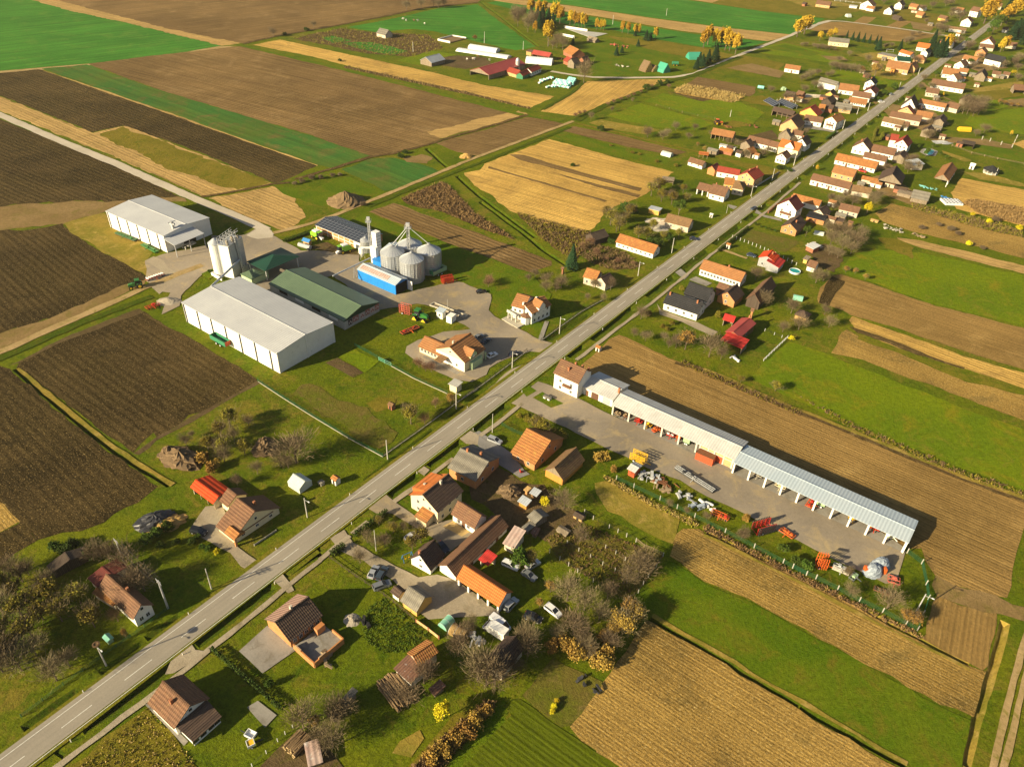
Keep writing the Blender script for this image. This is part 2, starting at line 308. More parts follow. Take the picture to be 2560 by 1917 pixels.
# ---- fields: name, material, tile, outline, rows, jitter
FIELDS=[('wheat_field','wheat','A1',[(-900,560),(0,490),(600,440),(1060,398),(1480,325),(1530,318),(1300,262),(900,165),(500,78),(220,0),(-20,-70),(-900,-200)],((0,300),(900,200)),.5),('ploughed_field','plough_mid','B1',[(-1226,15),(-856,110),(-456,212),(-96,282),(4,300),(200,262),(620,186),(960,128),(1280,60),(1640,18),(1740,-60),(1300,-180),(-1200,-120),(-1330,-20)],((-400,150),(700,20)),.6),('dry_verge','stubble_pale','A1',[(215,0),(500,80),(900,165),(1300,262),(1530,318),(1662,300),(1560,278),(1200,208),(800,108),(430,13),(300,-30),(120,-40)],((500,80),(1300,262)),1.5),('dirt_track','dirt_track','A1',[(-400,535),(0,492),(600,442),(1060,400),(1500,322),(1640,318),(1060,412),(600,454),(0,510),(-400,552)],None,.4),('ploughed_field','plough_dark','A1',[(-500,560),(0,505),(270,480),(700,622),(1200,792),(1700,972),(2190,1142),(1930,1258),(1890,1262),(1400,1060),(850,868),(640,915),(300,780),(0,662),(-500,610)],((270,480),(1700,1000)),.8),('clover_field','clover','A1',[(287,475),(600,447),(1060,610),(1656,790),(2056,910),(2556,1072),(2276,1160),(2190,1138),(1700,968),(1200,788),(700,618)],((600,500),(2056,1000)),.6),('field_edge','stubble_pale','A1',[(275,478),(700,619),(1200,789),(1700,969),(2192,1140),(2190,1146),(1700,979),(1200,799),(700,629)],((275,478),(2192,1140)),.4),('ploughed_field','plough_mid','B1',[(-1046,442),(-600,385),(-16,322),(40,322),(700,472),(1300,622),(1960,792),(1400,950),(1300,1000),(1050,1055),(910,1078),(400,906),(0,788),(-596,608)],((-500,450),(1200,860)),.7),('headland','stubble_pale','B1',[(1290,912),(1560,850),(1920,765),(1985,790),(1700,870),(1390,955),(1310,930)],None,1.8),('ploughed_field','plough_mid','B1',[(1350,990),(1660,905),(1985,806),(2240,855),(1650,1078),(1500,1050)],((1350,990),(1700,1060)),.6),('stubble_field','stubble_gold','B1',[(85,312),(270,276),(700,366),(1200,472),(1700,592),(2170,668),(2000,748),(1500,630),(1000,520),(500,392)],((85,312),(2000,740)),.8),('weed_strip','weeds','B1',[(720,455),(1000,512),(1500,622),(2000,742),(2010,756),(1500,640),(1000,532),(720,470)],None,.8),('stubble_field','stubble_gold','C1',[(420,770),(740,562),(1250,547),(1300,560),(1150,620),(830,730),(650,800)],((430,760),(740,560)),.7),('pasture','wheat','B1',[(740,190),(1000,142),(1400,52),(1640,32),(1760,125),(2040,325),(1900,350),(1560,272),(1330,217),(1200,202),(930,222)],None,.8),('weed_patch','weeds','B1',[(360,268),(700,197),(930,225),(1300,240),(1400,330),(1300,370),(1150,395),(860,370),(600,312)],None,1.5),('grass_patch','wheat','B1',[(560,262),(640,248),(770,280),(640,300)],None,1.2),('grass_patch','wheat','B1',[(700,300),(900,290),(1160,355),(1060,385),(880,350)],None,1.5),('pasture','meadow','B1',[(1080,420),(1330,350),(1490,380),(1360,400),(1260,430),(1240,452)],None,.8),('mud_yard','soil','B1',[(1340,425),(1400,400),(1500,385),(1700,400),(1730,440),(1560,480),(1400,455)],None,1.2),('pasture','lawn','C1',[(690,310),(900,270),(1100,300),(1300,360),(1450,440),(1380,520),(1330,530),(790,532),(740,440)],None,1.0),('rough_meadow','olive','C1',[(880,250),(1230,288),(1520,330),(1750,380),(1650,430),(1400,392),(1250,360),(1000,300)],None,1.5),
('wheat_field','wheat','C1',[(45,22),(120,10),(560,80),(1000,160),(1500,240),(1985,290),(1790,345),(1500,322),(1200,270),(900,205),(700,192),(560,160),(220,65)],((120,10),(1500,240)),.5),
('bare_strip','stubble_pale','C1',[(110,8),(-60,-40),(200,-10),(640,44),(1200,130),(1700,195),(2140,240),(2130,256),(1980,286),(1400,216),(900,130),(500,66)],((640,55),(1700,225)),.5),
('wheat_field','wheat','C1',[(-60,-60),(230,-12),(640,40),(1200,125),(1700,192),(2130,238),(2260,190),(2350,150),(2380,132),(1950,80),(1600,28),(1380,-4),(700,-70),(200,-120)],((640,10),(1700,140)),.5),
('bare_strip','stubble_pale','C1',[(1400,-8),(1560,-30),(1690,-10),(1600,22)],None,.5),
('meadow','olive','C1',[(1600,24),(1690,-10),(2000,-60),(2600,-60),(2700,60),(2400,126),(1950,78)],None,1),
('bare_field','plough_fine','D1',[(720,207),(860,152),(1000,157),(1430,215),(1640,245),(1500,272),(1400,290),(1150,280),(900,242)],((860,152),(1430,215)),.6),
('bare_field','plough_fine','D1',[(1020,160),(1100,115),(1190,122),(1130,166)],None,.4),('bare_field','plough_fine','D1',[(1250,186),(1370,132),(1440,150),(1345,200)],((1345,200),(1440,150)),.4),
('orchard_ground','olive','D1',[(730,106),(850,60),(1050,70),(900,136)],None,.6),
('ploughed_field','plough_dark','A2',[(-500,-700),(0,-420),(500,-222),(900,-48),(1230,112),(1200,150),(960,152),(860,150),(740,165),(700,140),(620,155),(520,140),(430,170),(340,150),(200,178),(100,165),(0,190),(-500,260)],((0,-300),(900,60)),.7),
('headland','soil_dry','A2',[(-500,265),(0,188),(500,145),(740,155),(1230,115),(1290,150),(880,150),(720,222),(560,262),(440,305),(0,352),(-500,440)],((0,250),(700,190)),1.5),
('dry_verge','dry_grass','A2',[(440,300),(560,268),(730,228),(790,340),(1010,440),(1050,505),(1010,560),(1130,640),(1010,665),(900,600),(560,408),(470,340)],None,1.2),
('ploughed_field','plough_dark','A2',[(-500,460),(0,350),(60,342),(150,352),(300,330),(430,300),(470,340),(560,410),(720,510),(1000,660),(1005,690),(900,720),(830,770),(700,800),(640,850),(520,870),(400,950),(300,960),(200,1020),(100,1020),(0,1065),(-500,1250)],((430,310),(900,640)),.8),
('headland','soil_dry','A2',[(-500,1270),(0,1060),(400,930),(900,712),(1005,690),(960,745),(500,958),(0,1172),(-500,1380)],((0,1120),(800,770)),1.2),
('ploughed_field','plough_dark','A3',[(115,55),(130,20),(300,-65),(500,-165),(800,-285),(960,-345),(1100,-270),(1300,-160),(1550,-10),(1770,132),(1780,160),(1500,300),(1380,360),(1300,380),(1200,470),(1080,530),(1060,500),(920,640),(700,490),(400,258),(160,88)],((700,480),(115,40)),.6),
('headland','soil','A3',[(920,645),(1080,530),(1200,465),(1500,298),(1770,145),(1795,160),(1500,322),(1200,492),(1080,555),(960,655)],((1080,540),(1770,150)),.6),
('headland','soil','A3',[(60,40),(500,-180),(960,-355),(990,-330),(500,-150),(130,20)],None,.6),
('ploughed_field','plough_dark','A3',[(-700,-240),(0,42),(70,62),(130,122),(400,356),(700,598),(1000,805),(1088,872),(1050,905),(950,985),(860,1020),(720,1120),(560,1180),(430,1190),(250,1245),(100,1080),(0,980),(-700,560)],((400,350),(1000,830)),.7),
('ploughed_field','plough_dark','A3',[(-700,1180),(0,1192),(140,1122),(250,1248),(100,1335),(0,1420),(-700,1750)],((0,1200),(140,1320)),.7),
('stubble_field','stubble','A3',[(-500,640),(0,982),(30,995),(138,1112),(0,1188),(-500,1400)],((30,995),(138,1112)),.5),
('stubble_field','stubble_pale','A1',[(0,668),(-400,525),(-400,590),(0,765),(420,935),(800,1090),(1200,1265),(1395,1360),(1540,1330),(1880,1268),(1400,1072),(860,872),(640,920),(300,786)],((0,700),(1400,1320)),.8),
('rough_grass','olive','A1',[(690,925),(850,875),(1400,1078),(1860,1265),(1640,1310),(1200,1180),(850,1010)],None,1.8),
('stubble_field','stubble_pale','A1',[(1440,1370),(1880,1285),(2000,1330),(2110,1500),(2060,1540),(1960,1590),(1700,1500)],((1440,1370),(1960,1590)),1.2),
('grass_patch','lawn','B1',[(240,1290),(330,1290),(520,1310),(640,1250),(760,1220),(1010,1330),(860,1400),(700,1460),(640,1440),(480,1400),(300,1340)],None,1.2),
('clover_field','clover','B1',[(700,1170),(900,1095),(1060,1090),(1300,1150),(1400,1190),(1060,1310),(1000,1320)],((700,1170),(1060,1310)),.8),
('bare_patch','soil_dry','B1',[(1120,1090),(1250,1065),(1330,1090),(1290,1130),(1150,1120)],None,1.5),
('ploughed_field','plough_mid','B2',[(890,222),(1060,160),(1500,318),(2150,560),(2150,590),(2010,640),(1500,460)],((1060,180),(2100,580)),.6),
('weed_field','weeds','B2',[(1115,130),(1390,12),(1450,50),(1620,230),(1900,412),(1700,352),(1400,222),(1150,165)],None,1.2),
('weed_field','weeds','C2',[(250,225),(700,350),(760,360),(740,430),(690,520),(640,560),(420,400)],None,1.2),
('stubble_field','stubble_gold','C1',[(0,1175),(30,1132),(480,962),(900,1080),(1340,1190),(1180,1312),(1100,1362),(850,1462),(830,1530),(760,1590),(640,1590),(400,1530),(200,1452),(60,1335),(-40,1282),(-110,1195)],((30,1140),(1000,1400)),.9),
('bare_strip','plough_mid','C1',[(205,1068),(300,1070),(700,1190),(1120,1300),(1100,1322),(600,1190),(260,1100)],((205,1070),(1110,1310)),.5),
('bare_strip','plough_mid','C1',[(60,1148),(880,1388),(860,1396),(55,1162)],((60,1150),(880,1390)),.4),
('bare_strip','plough_mid','C1',[(470,1180),(820,1275),(1110,1345),(1090,1366),(800,1290)],None,.4),
('grass_strip','lawn','C1',[(490,932),(560,915),(900,1002),(1340,1100),(1260,1142),(800,1042)],None,.6),
('bare_field','plough_mid','C1',[(570,905),(650,872),(900,920),(1430,1052),(1330,1076),(1000,1010)],((570,905),(1400,1060)),.5),
('meadow','meadow','C1',[(870,800),(1110,715),(1620,852),(1500,902),(1200,880)],None,.8),('meadow','meadow','C1',[(1130,700),(1260,645),(1740,740),(1920,800),(1800,850),(1620,840)],None,.8),
('rough_grass','dry_grass','C1',[(750,850),(830,826),(1250,900),(1150,930),(880,892)],None,1.0),
('bare_field','plough_mid','C1',[(1500,532),(1900,602),(1898,640),(1860,668),(1620,620),(1420,585)],((1500,532),(1900,602)),.5),
('maize_field','stubble_gold','C1',[(1420,588),(1620,622),(1820,668),(1750,720),(1350,642),(1340,620)],None,1.2),
('weed_field','weeds','C1',[(1260,622),(1350,642),(1750,720),(1720,735),(1500,695)],None,.8),
('rough_grass','olive','C1',[(1640,860),(1900,790),(1920,800),(1860,870),(1700,890)],None,.8),
('tilled_field','plough_fine','D3',[(-656,-142),(-586,-172),(-486,-132),(-246,-12),(0,58),(200,150),(450,250),(800,390),(1100,510),(1400,640),(1800,800),(2240,955),(2225,1100),(2190,1220),(2120,1560),(2090,1640),(1900,1600),(1760,1560),(1640,1545),(1590,1480),(1530,1390),(1500,1300),(1400,1300),(1000,1100),(0,620),(-600,300),(-760,200),(-860,120),(-850,40)],((0,100),(1300,640)),.6),
('tilled_field','plough_fine','D4',[(1530,742),(1560,600),(1610,470),(1760,540),(2020,600),(1960,960),(1920,990),(1830,940),(1500,768)],((1600,500),(1560,720)),.5),
('headland','soil_dry','D4',[(1600,330),(1720,400),(1900,440),(2240,560),(2240,660),(2050,602),(1800,545),(1605,475),(1570,400)],None,1.2),
('meadow','meadow','D2',[(400,1262),(590,1117),(700,1152),(880,1212),(1300,1382),(1800,1582),(2240,1730),(2240,2160),(1800,2000),(1300,1800),(800,1600),(420,1422),(330,1372)],None,.6),
('stubble_field','stubble','D2',[(875,1195),(930,1082),(985,1032),(1060,1077),(1400,1222),(1800,1392),(2240,1490),(2240,1672),(1900,1547),(1500,1392),(1100,1242)],((985,1040),(1900,1420)),.7),
('stubble_field','stubble_gold','D2',[(1000,970),(1020,942),(1400,1072),(1800,1222),(2240,1340),(2240,1450),(1800,1302),(1400,1180),(1060,1052)],((1020,950),(1800,1240)),.7),
('weed_strip','weeds','D2',[(1000,1010),(1100,1040),(1800,1296),(1790,1306),(1400,1182),(1060,1056)],None,.7),
('tilled_field','plough_fine','D2',[(790,852),(800,742),(880,662),(940,652),(1200,732),(1600,872),(2240,1030),(2240,1322),(1700,1152),(1300,1012),(1010,932),(960,902),(870,872)],((940,660),(1800,930)),.6),
('ploughed_strip','plough_dark','D2',[(792,850),(830,740),(880,664),(975,700),(900,800),(865,872)],((860,860),(970,700)),.5),
('meadow','meadow','D2',[(950,592),(1060,502),(1200,482),(1500,502),(1900,592),(2240,668),(2240,1020),(1600,862),(1200,722),(960,642)],None,.8),
('stubble_strip','stubble_pale','D2',[(1330,398),(1500,420),(2240,600),(2240,655),(1500,472),(1340,412)],((1330,398),(2200,600)),.6),
('stubble_field','stubble','D2',[(1180,232),(1290,162),(1500,216),(1900,332),(2240,410),(2240,550),(1900,462),(1500,372),(1240,292)],((1290,170),(1900,340)),.7),
('stubble_field','stubble_gold','D1',[(1700,1330),(1780,1232),(2240,1315),(2240,1570),(1900,1482),(1740,1442)],((1780,1240),(2200,1330)),.8),
('meadow','lawn','D1',[(1890,992),(2240,1065),(2240,1125),(1860,1062)],None,.6),('meadow','meadow','D1',[(1790,852),(1850,792),(2240,738),(2240,932),(1900,902)],None,.6),
('stubble_field','stubble_gold','D1',[(2120,992),(2240,962),(2240,1042)],None,.5),('stubble_field','stubble_gold','E5',[(1900,330),(1990,300),(2300,320),(2300,420),(1990,400)],None,.4),
('stubble_field','stubble','D4',[(-236,202),(-206,62),(-146,12),(-30,14),(0,45),(370,222),(790,428),(1190,635),(1470,778),(1815,955),(1945,1000),(1900,1180),(1860,1312),(1620,1222),(1200,987),(800,777),(400,552),(0,377),(-100,302)],((0,120),(1500,900)),.7),
('meadow','lawn','D4',[(-240,232),(-100,312),(0,387),(400,562),(800,787),(1200,997),(1620,1232),(1840,1332),(1790,1560),(1770,1720),(1560,1720),(1420,1645),(1010,1420),(500,1125),(0,832),(-366,602),(-480,480)],None,.6),
('stubble_field','stubble','C4',[(1150,642),(1190,660),(1500,835),(2000,1140),(2200,1256),(2546,1455),(2946,1690),(3000,1900),(900,1900),(800,1540),(620,1380),(700,1280),(840,1080)],((1150,660),(2500,1480)),.8),
('tilled_plot','young_crop','C4',[(170,1182),(280,1192),(560,1392),(780,1542),(1000,1682),(1100,1900),(-700,1900),(-200,1602),(0,1362),(100,1242)],((280,1200),(900,1640)),.5),
('crop_strip','lawn','C4',[(0,1365),(100,1245),(165,1190),(215,1300),(-60,1600),(-300,1800),(-420,1760),(-200,1605)],((0,1400),(200,1250)),.5),
('garden_plot','soil_grass','C4',[(290,1162),(470,942),(505,902),(850,1072),(830,1112),(620,1372),(560,1382)],((290,1162),(560,1380)),.5),
('dry_pasture','dry_grass','C3',[(790,850),(860,835),(1010,905),(1380,1095),(1330,1270),(1230,1232),(1040,1130),(840,980)],None,1.8),
('poultry_yard','soil','C3',[(-60,720),(120,740),(270,832),(440,860),(545,960),(565,1002),(720,1072),(700,1152),(450,1252),(350,1182),(200,1182),(100,1062),(-60,960)],None,1.0),
('vineyard_ground','soil_grass','C3',[(450,1232),(700,1122),(1260,1352),(1200,1442),(1030,1652),(700,1472),(540,1372)],((540,1372),(1030,1640)),.7),
('bare_patch','soil_grass','B3',[(420,172),(480,162),(760,292),(1000,420),(1090,502),(960,612),(760,502),(540,352),(360,242)],None,1.8),
('bare_patch','olive','B3',[(870,300),(960,255),(1080,270),(1060,330),(940,360)],None,1.5),
('rough_grass','olive','A4',[(400,1760),(470,1660),(960,1290),(1020,1240),(1180,1400),(1240,1500),(1360,1656),(1340,1760)],None,1.2),
('rough_grass','dry_grass','B4',[(1100,1480),(1240,1400),(1270,1460),(1180,1590),(1050,1560)],None,1.6),
('weed_strip','olive','B4',[(1480,1290),(1720,1200),(1750,1240),(1500,1520),(1330,1720),(1020,1720)],None,1.2),
('log_yard','soil','B4',[(70,1720),(270,1520),(400,1400),(640,1560),(760,1720)],None,.8),
('vegetable_bed','soil','B2',[(588,1262),(672,1228),(850,1332),(778,1364)],((672,1230),(850,1330)),.3),
('vegetable_bed','meadow','B2',[(682,1222),(792,1168),(962,1250),(862,1332)],((700,1220),(860,1320)),.3),
('garden_soil','soil_grass','D2',[(240,400),(330,345),(640,420),(660,440),(560,500)],None,.8),
('farm_soil','soil','D2',[(700,470),(830,440),(960,480),(960,560),(900,640),(780,600)],None,1.2),
('farm_soil','soil_dry','D1',[(1080,1240),(1250,1200),(1400,1290),(1560,1400),(1440,1420),(1200,1330)],None,1.2),
('dry_patch','olive','D2',[(1200,400),(1340,410),(1450,470),(1440,550),(1250,470)],None,1.5),
('garden_strip','olive','D1',[(30,470),(250,380),(560,440),(480,520)],None,.8),('garden_strip','soil_dry','D1',[(150,470),(330,440),(560,500),(520,540)],None,.8),
('garden_strip','meadow','D1',[(250,350),(560,300),(1000,400),(900,440)],None,.8),('garden_strip','lawn','D1',[(420,330),(560,310),(820,370),(740,390)],None,.8),('garden_strip','soil_dry','D1',[(800,385),(960,395),(1000,420),(860,415)],None,.6),
('garden_strip','dry_grass','D1',[(1000,470),(1300,500),(1450,520),(1380,560),(1100,530)],None,1.2),('garden_strip','meadow','D1',[(700,520),(1000,480),(1400,580),(1330,610),(1150,570)],None,.8),
('garden_strip','dry_grass','D1',[(1800,620),(2208,560),(2208,600),(1900,650)],None,.8),('garden_strip','soil_dry','D1',[(2060,700),(2208,680),(2208,740),(2100,730)],None,.6),('garden_strip','olive','D1',[(1850,640),(2100,620),(2208,660),(1950,700)],None,.8),
('garden_strip','meadow','D1',[(1850,700),(2060,690),(2100,740),(1900,790)],None,.8),('garden_strip','dry_grass','D1',[(1640,1040),(1850,1110),(1800,1120),(1650,1060)],None,.8),('garden_strip','dry_grass','D1',[(1760,1180),(1960,1200),(2208,1270),(2208,1290),(1900,1240)],None,.8),
('garden_strip','soil_dry','D1',[(1500,940),(1900,960),(2130,1000),(2120,1030),(1800,990),(1600,980)],None,1.0),('garden_strip','olive','D1',[(1000,0),(1400,60),(1700,120),(1600,200),(1430,150),(1100,90)],None,1.0),('garden_strip','soil_dry','D1',[(1420,150),(1600,180),(1560,220),(1440,200)],None,.6),
('garden_strip','dry_grass','D1',[(560,0),(900,10),(1050,40),(850,55),(700,50)],None,.8),('garden_strip','meadow','D1',[(0,700),(180,680),(420,780),(340,860),(180,830)],None,.8),('garden_strip','olive','D1',[(220,690),(400,660),(520,700),(470,740)],None,.8),
('garden_strip','soil_dry','D1',[(480,700),(620,660),(760,680),(700,720)],None,.8),('garden_strip','soil','D1',[(240,960),(470,900),(520,960),(300,1010)],None,.8),('garden_strip','olive','D1',[(90,1090),(440,1150),(600,1200),(500,1240),(300,1170)],None,.8),
('garden_strip','soil_dry','D1',[(1150,700),(1560,760),(1700,860),(1500,900),(1300,830)],None,1.0),('garden_strip','soil_dry','D1',[(1000,1070),(1220,1090),(1320,1160),(1200,1180)],None,1.0),('garden_strip','soil_dry','D1',[(1430,500),(1600,640),(1760,720),(1560,640)],None,.8),
('garden_strip','soil_dry','D1',[(1650,340),(1900,400),(2100,470),(1900,500),(1700,420)],None,1.0),('garden_strip','soil_dry','D1',[(950,700),(1100,640),(1160,700),(1040,760)],None,.8),('garden_strip','dry_grass','D1',[(1040,380),(1200,360),(1440,430),(1300,470)],None,1.0),
]
for nm,mt,t,px,rows,jit in FIELDS:sheet(nm,mt,t,px,jit,rows)
YARDS=[('yard','yard','B2',[(-656,562),(-540,517),(-216,450),(-196,385),(34,380),(134,325),(194,370),(250,395),(310,430),(420,490),(820,500),(820,560),(980,720),(1090,790),(1480,700),(1540,710),(1690,770),(1730,790),(1715,900),(1760,945),(1900,1010),(2070,1105),(2160,1128),(2120,1190),(2000,1185),(1840,1235),(1720,1300),(1700,1345),(1600,1395),(1480,1380),(1330,1310),(1200,1240),(1140,1195),(1150,1150),(1230,1105),(1400,1050),(1590,1030),(1470,960),(1340,880),(1220,855),(960,900),(640,660),(200,770),(0,740),(-100,640),(-256,650),(-406,800),(-416,870),(-540,930),(-480,780),(-560,770),(-640,700)],.5),('gravel_apron','gravel','A2',[(1000,560),(1060,530),(1130,560),(1220,640),(1240,690),(1100,790),(1010,700),(1120,640)],.8),('gravel_apron','gravel_pale','A2',[(1700,385),(1790,325),(1850,335),(1890,370),(1880,400),(1780,410)],.8),('grass_island','lawn','A2',[(1390,650),(1540,585),(1545,640),(1470,670),(1440,690)],.6),('dark_patch','soil','B2',[(440,470),(600,430),(680,470),(800,480),(820,520),(620,500)],1.0),('lawn','lawn','B2',[(745,285),(870,235),(1500,470),(2000,645),(2150,790),(2100,860),(1800,960),(1735,890),(1745,790),(1540,705),(1400,600)],.8),('lawn','lawn','B2',[(1795,965),(1870,930),(2040,975),(2120,1010),(2060,1098),(1910,1005)],.3),('concrete_pad','concrete','Nc',[(240,610),(265,598),(545,735),(515,752)],.1),('yard','yard','C3',[(215,300),(300,235),(400,150),(520,190),(800,330),(1500,640),(2208,960),(2936,1318),(2906,1420),(2880,1530),(2800,1545),(2646,1470),(2400,1355),(2190,1245),(2046,1180),(1860,1080),(1560,940),(1380,830),(1150,745),(1010,670),(900,625),(600,470),(330,350),(280,325)],.3),('concrete_apron','concrete','C3',[(905,375),(1000,345),(1500,560),(1530,600),(2300,955),(2700,1140),(2935,1300),(2920,1330),(2208,1000),(1740,780)],.1),('grass_patch','lawn','C3',[(280,207),(340,180),(392,215),(322,256)],.3),('grass_patch','lawn','C3',[(362,262),(430,222),(578,302),(490,332)],.3),('driveway','paving','B3',[(1590,515),(1650,490),(1720,540),(1760,570),(1810,600),(1880,650),(1960,760),(2000,790),(1930,815),(1780,720),(1640,590)],.2),('driveway','yard','B3',[(868,1017),(1005,927),(1075,985),(1290,1130),(1480,1100),(1620,1190),(1480,1300),(1400,1370),(1350,1240),(1270,1190),(1050,1060),(945,1062)],.2),('sand_patch','sand','B3',[(1400,1150),(1500,1090),(1610,1170),(1530,1220)],.8),('gravel_drive','gravel','B4',[(620,80),(720,22),(780,110),(1000,230),(1230,350),(1360,330),(1500,372),(1780,580),(1800,620),(1300,640),(1200,560),(1060,372),(850,232),(700,172)],.4),('gravel_yard','gravel','A3',[(1330,1140),(1420,1012),(1530,1000),(1560,1060),(1500,1160),(1640,1290),(1795,1398),(1720,1460),(1660,1422),(1590,1332),(1400,1232),(1310,1190)],.3),('concrete_pad','concrete','A4',[(1650,858),(1845,682),(2010,820),(2060,840),(1812,1012)],.1),('concrete_pad','concrete','A4',[(1705,1245),(1780,1200),(1910,1300),(1830,1385)],.1),('concrete_pad','concrete','A4',[(1000,1225),(1040,1215),(1300,1480),(1270,1512)],.1),('gravel_drive','gravel','A4',[(1200,880),(1310,790),(1350,850),(1440,860),(1200,1010),(1140,1020)],.5),  # includes one dark brown sheet laid at the yard edge
('gravel_drive','gravel','A4',[(1885,370),(1945,320),(2010,400),(2030,440),(1990,460)],.4),
('gravel_drive','gravel','B3',[(1515,545),(1590,490),(1650,520),(1640,590),(1560,580)],.4),('gravel_drive','gravel','B3',[(1225,770),(1270,735),(1310,760),(1270,800)],.3),
('gravel_drive','gravel','C2',[(1220,855),(1250,900),(1500,985),(1640,1050),(1600,1080),(1400,985),(1240,930)],.4),
('gravel_verge','gravel','B3',[(1560,340),(1830,95),(2020,0),(2000,30),(1880,115),(1640,330)],.6),
('driveway','concrete','C2',[(1440,690),(1490,668),(1600,715),(1560,735)],.2),('driveway','concrete','C2',[(1345,640),(1385,615),(1440,660),(1410,690)],.2),
('driveway','concrete','E6',[(640,395),(700,410),(760,430),(720,455),(640,420)],.3),('driveway','concrete','E6',[(885,440),(960,490),(1100,520),(1110,545),(960,510),(870,470)],.3),
('driveway','concrete','E6',[(1020,180),(1060,160),(1125,185),(1080,205)],.3),('driveway','concrete','E4',[(390,740),(470,690),(1040,810),(1020,835),(700,780)],.3),
('pool_terrace','concrete','E5',[(605,1110),(660,1055),(800,1060),(885,1100),(850,1170),(700,1165)],.2),
]
for nm,mt,t,px,jit in YARDS:sheet(nm,mt,t,px,jit)
ribbon('gravel_road','gravel_pale','A1',[(-600,540),(0,795),(400,968),(800,1132),(1200,1310),(1500,1440),(1700,1525),(1840,1590)],5.2,.25)
ribbon('dirt_track','dirt_track','A2',[(-500,1400),(0,1190),(480,975),(890,797),(1000,745),(1230,650),(1400,590)],3.4,.3)
ribbon('grass_bank','ditch_grass','A2',[(-500,1450),(0,1232),(600,972),(1050,805)],3.2,.4)
ribbon('dirt_track','dirt_track','B1',[(230,1612),(500,1542),(700,1470),(900,1388),(1200,1265),(1600,1100),(2000,950),(2300,838)],2.6,.3)
ribbon('grass_bank','ditch_grass','B1',[(880,1430),(1100,1340),(1480,1190),(1660,1125),(2000,990),(2280,880)],2.6,.4)
ribbon('track','olive','C1',[(640,848),(870,900),(1200,980),(1500,1050),(1900,1150)],2.2,.3)
ribbon('gravel_road','gravel_pale','C1',[(2420,145),(2280,185),(2140,248),(1800,378),(1480,512),(1330,536),(1000,540),(780,536),(640,520),(490,495)],4.0,.3)
ribbon('gravel_road','gravel_pale','D1',[(720,205),(800,160),(860,146),(960,150),(1200,180),(1430,212),(1640,245),(1700,250)],3.6,.3)
ribbon('grass_bank','ditch_grass','C1',[(430,760),(640,640),(720,565)],3.0,.5)
ribbon('grass_bank','ditch_grass','C1',[(660,835),(850,735),(1100,640),(1300,565),(1480,520),(1800,395)],5.0,.5)
ribbon('hedge_bank','weeds','B1',[(20,305),(260,250),(620,188),(960,122),(1280,55),(1640,20)],3.5,.8)
ribbon('grass_strip','lawn','B1',[(10,318),(700,480),(1300,632),(1960,800),(2230,835)],4.5,.6)
ribbon('field_ditch','weeds','B1',[(1985,795),(1700,880),(1390,968),(1290,1002),(1050,1062),(900,1085),(640,1165),(380,1240)],2.6,.5)
ribbon('field_edge','weeds','A1',[(1390,1362),(1540,1338),(1880,1272),(2000,1262)],2.2,.5)
ribbon('grass_strip','verge','D2',[(1060,1092),(1400,1200),(1800,1370),(2240,1480)],3.0,.8)
ribbon('dirt_track','dirt_track','D4',[(2240,690),(2110,1150),(1990,1656),(1970,1760)],1.3,.2);ribbon('dirt_track','dirt_track','D4',[(2300,720),(2190,1150),(2070,1656),(2050,1760)],1.3,.2)
ribbon('field_edge','dry_grass','D3',[(0,62),(450,262),(1100,522),(1800,812),(2240,965)],1.6,.4)
ribbon('field_edge','weeds','D3',[(-200,20),(0,78),(450,280),(1100,545),(1800,835),(2240,990)],1.4,.4)
ribbon('field_edge','dry_grass','A3',[(125,60),(410,305),(720,555),(930,705),(1195,862)],1.4,.35)
ribbon('field_edge','dry_grass','C4',[(1190,612),(1520,800),(2010,1095),(2240,1225),(2600,1430),(2946,1640)],1.1,.35)
ribbon('field_edge','dry_grass','D4',[(0,55),(400,258),(800,462),(1200,672),(1480,812),(1830,985)],1.0,.3)
ribbon('garden_path','concrete','C2',[(415,1105),(445,1020),(462,978)],1.6,.05);ribbon('garden_path','concrete','B3',[(1480,1640-1242),(1700,560)],.1,0)
# ---- main road in its own straight frame
RA,RB=G('A4',(50,1648)),G('D1',(1890,235))
RD=(RB-RA).normalized();RN=Vector((-RD.y,RD.x,0))
r0,r1=RA-RD*140,RB+RD*260
def road_strip(name,mat,off,w,z,s0=0.0,s1=None,jit=0.0,step=8.0,stuff=None):
 L=(r1-r0).length;s1=L if s1 is None else s1
 return ribbon(name,mat,None,None,w,jit,pts=[r0+RD*s0+RN*off,r0+RD*s1+RN*off],z=z,step=step)
ZR=LAYER[0]+.004
road_strip('road_verge','verge',0,8.6,LAYER[0]+.002,jit=.35,step=5)
road_strip('road','asphalt',0,6.5,ZR+.03)
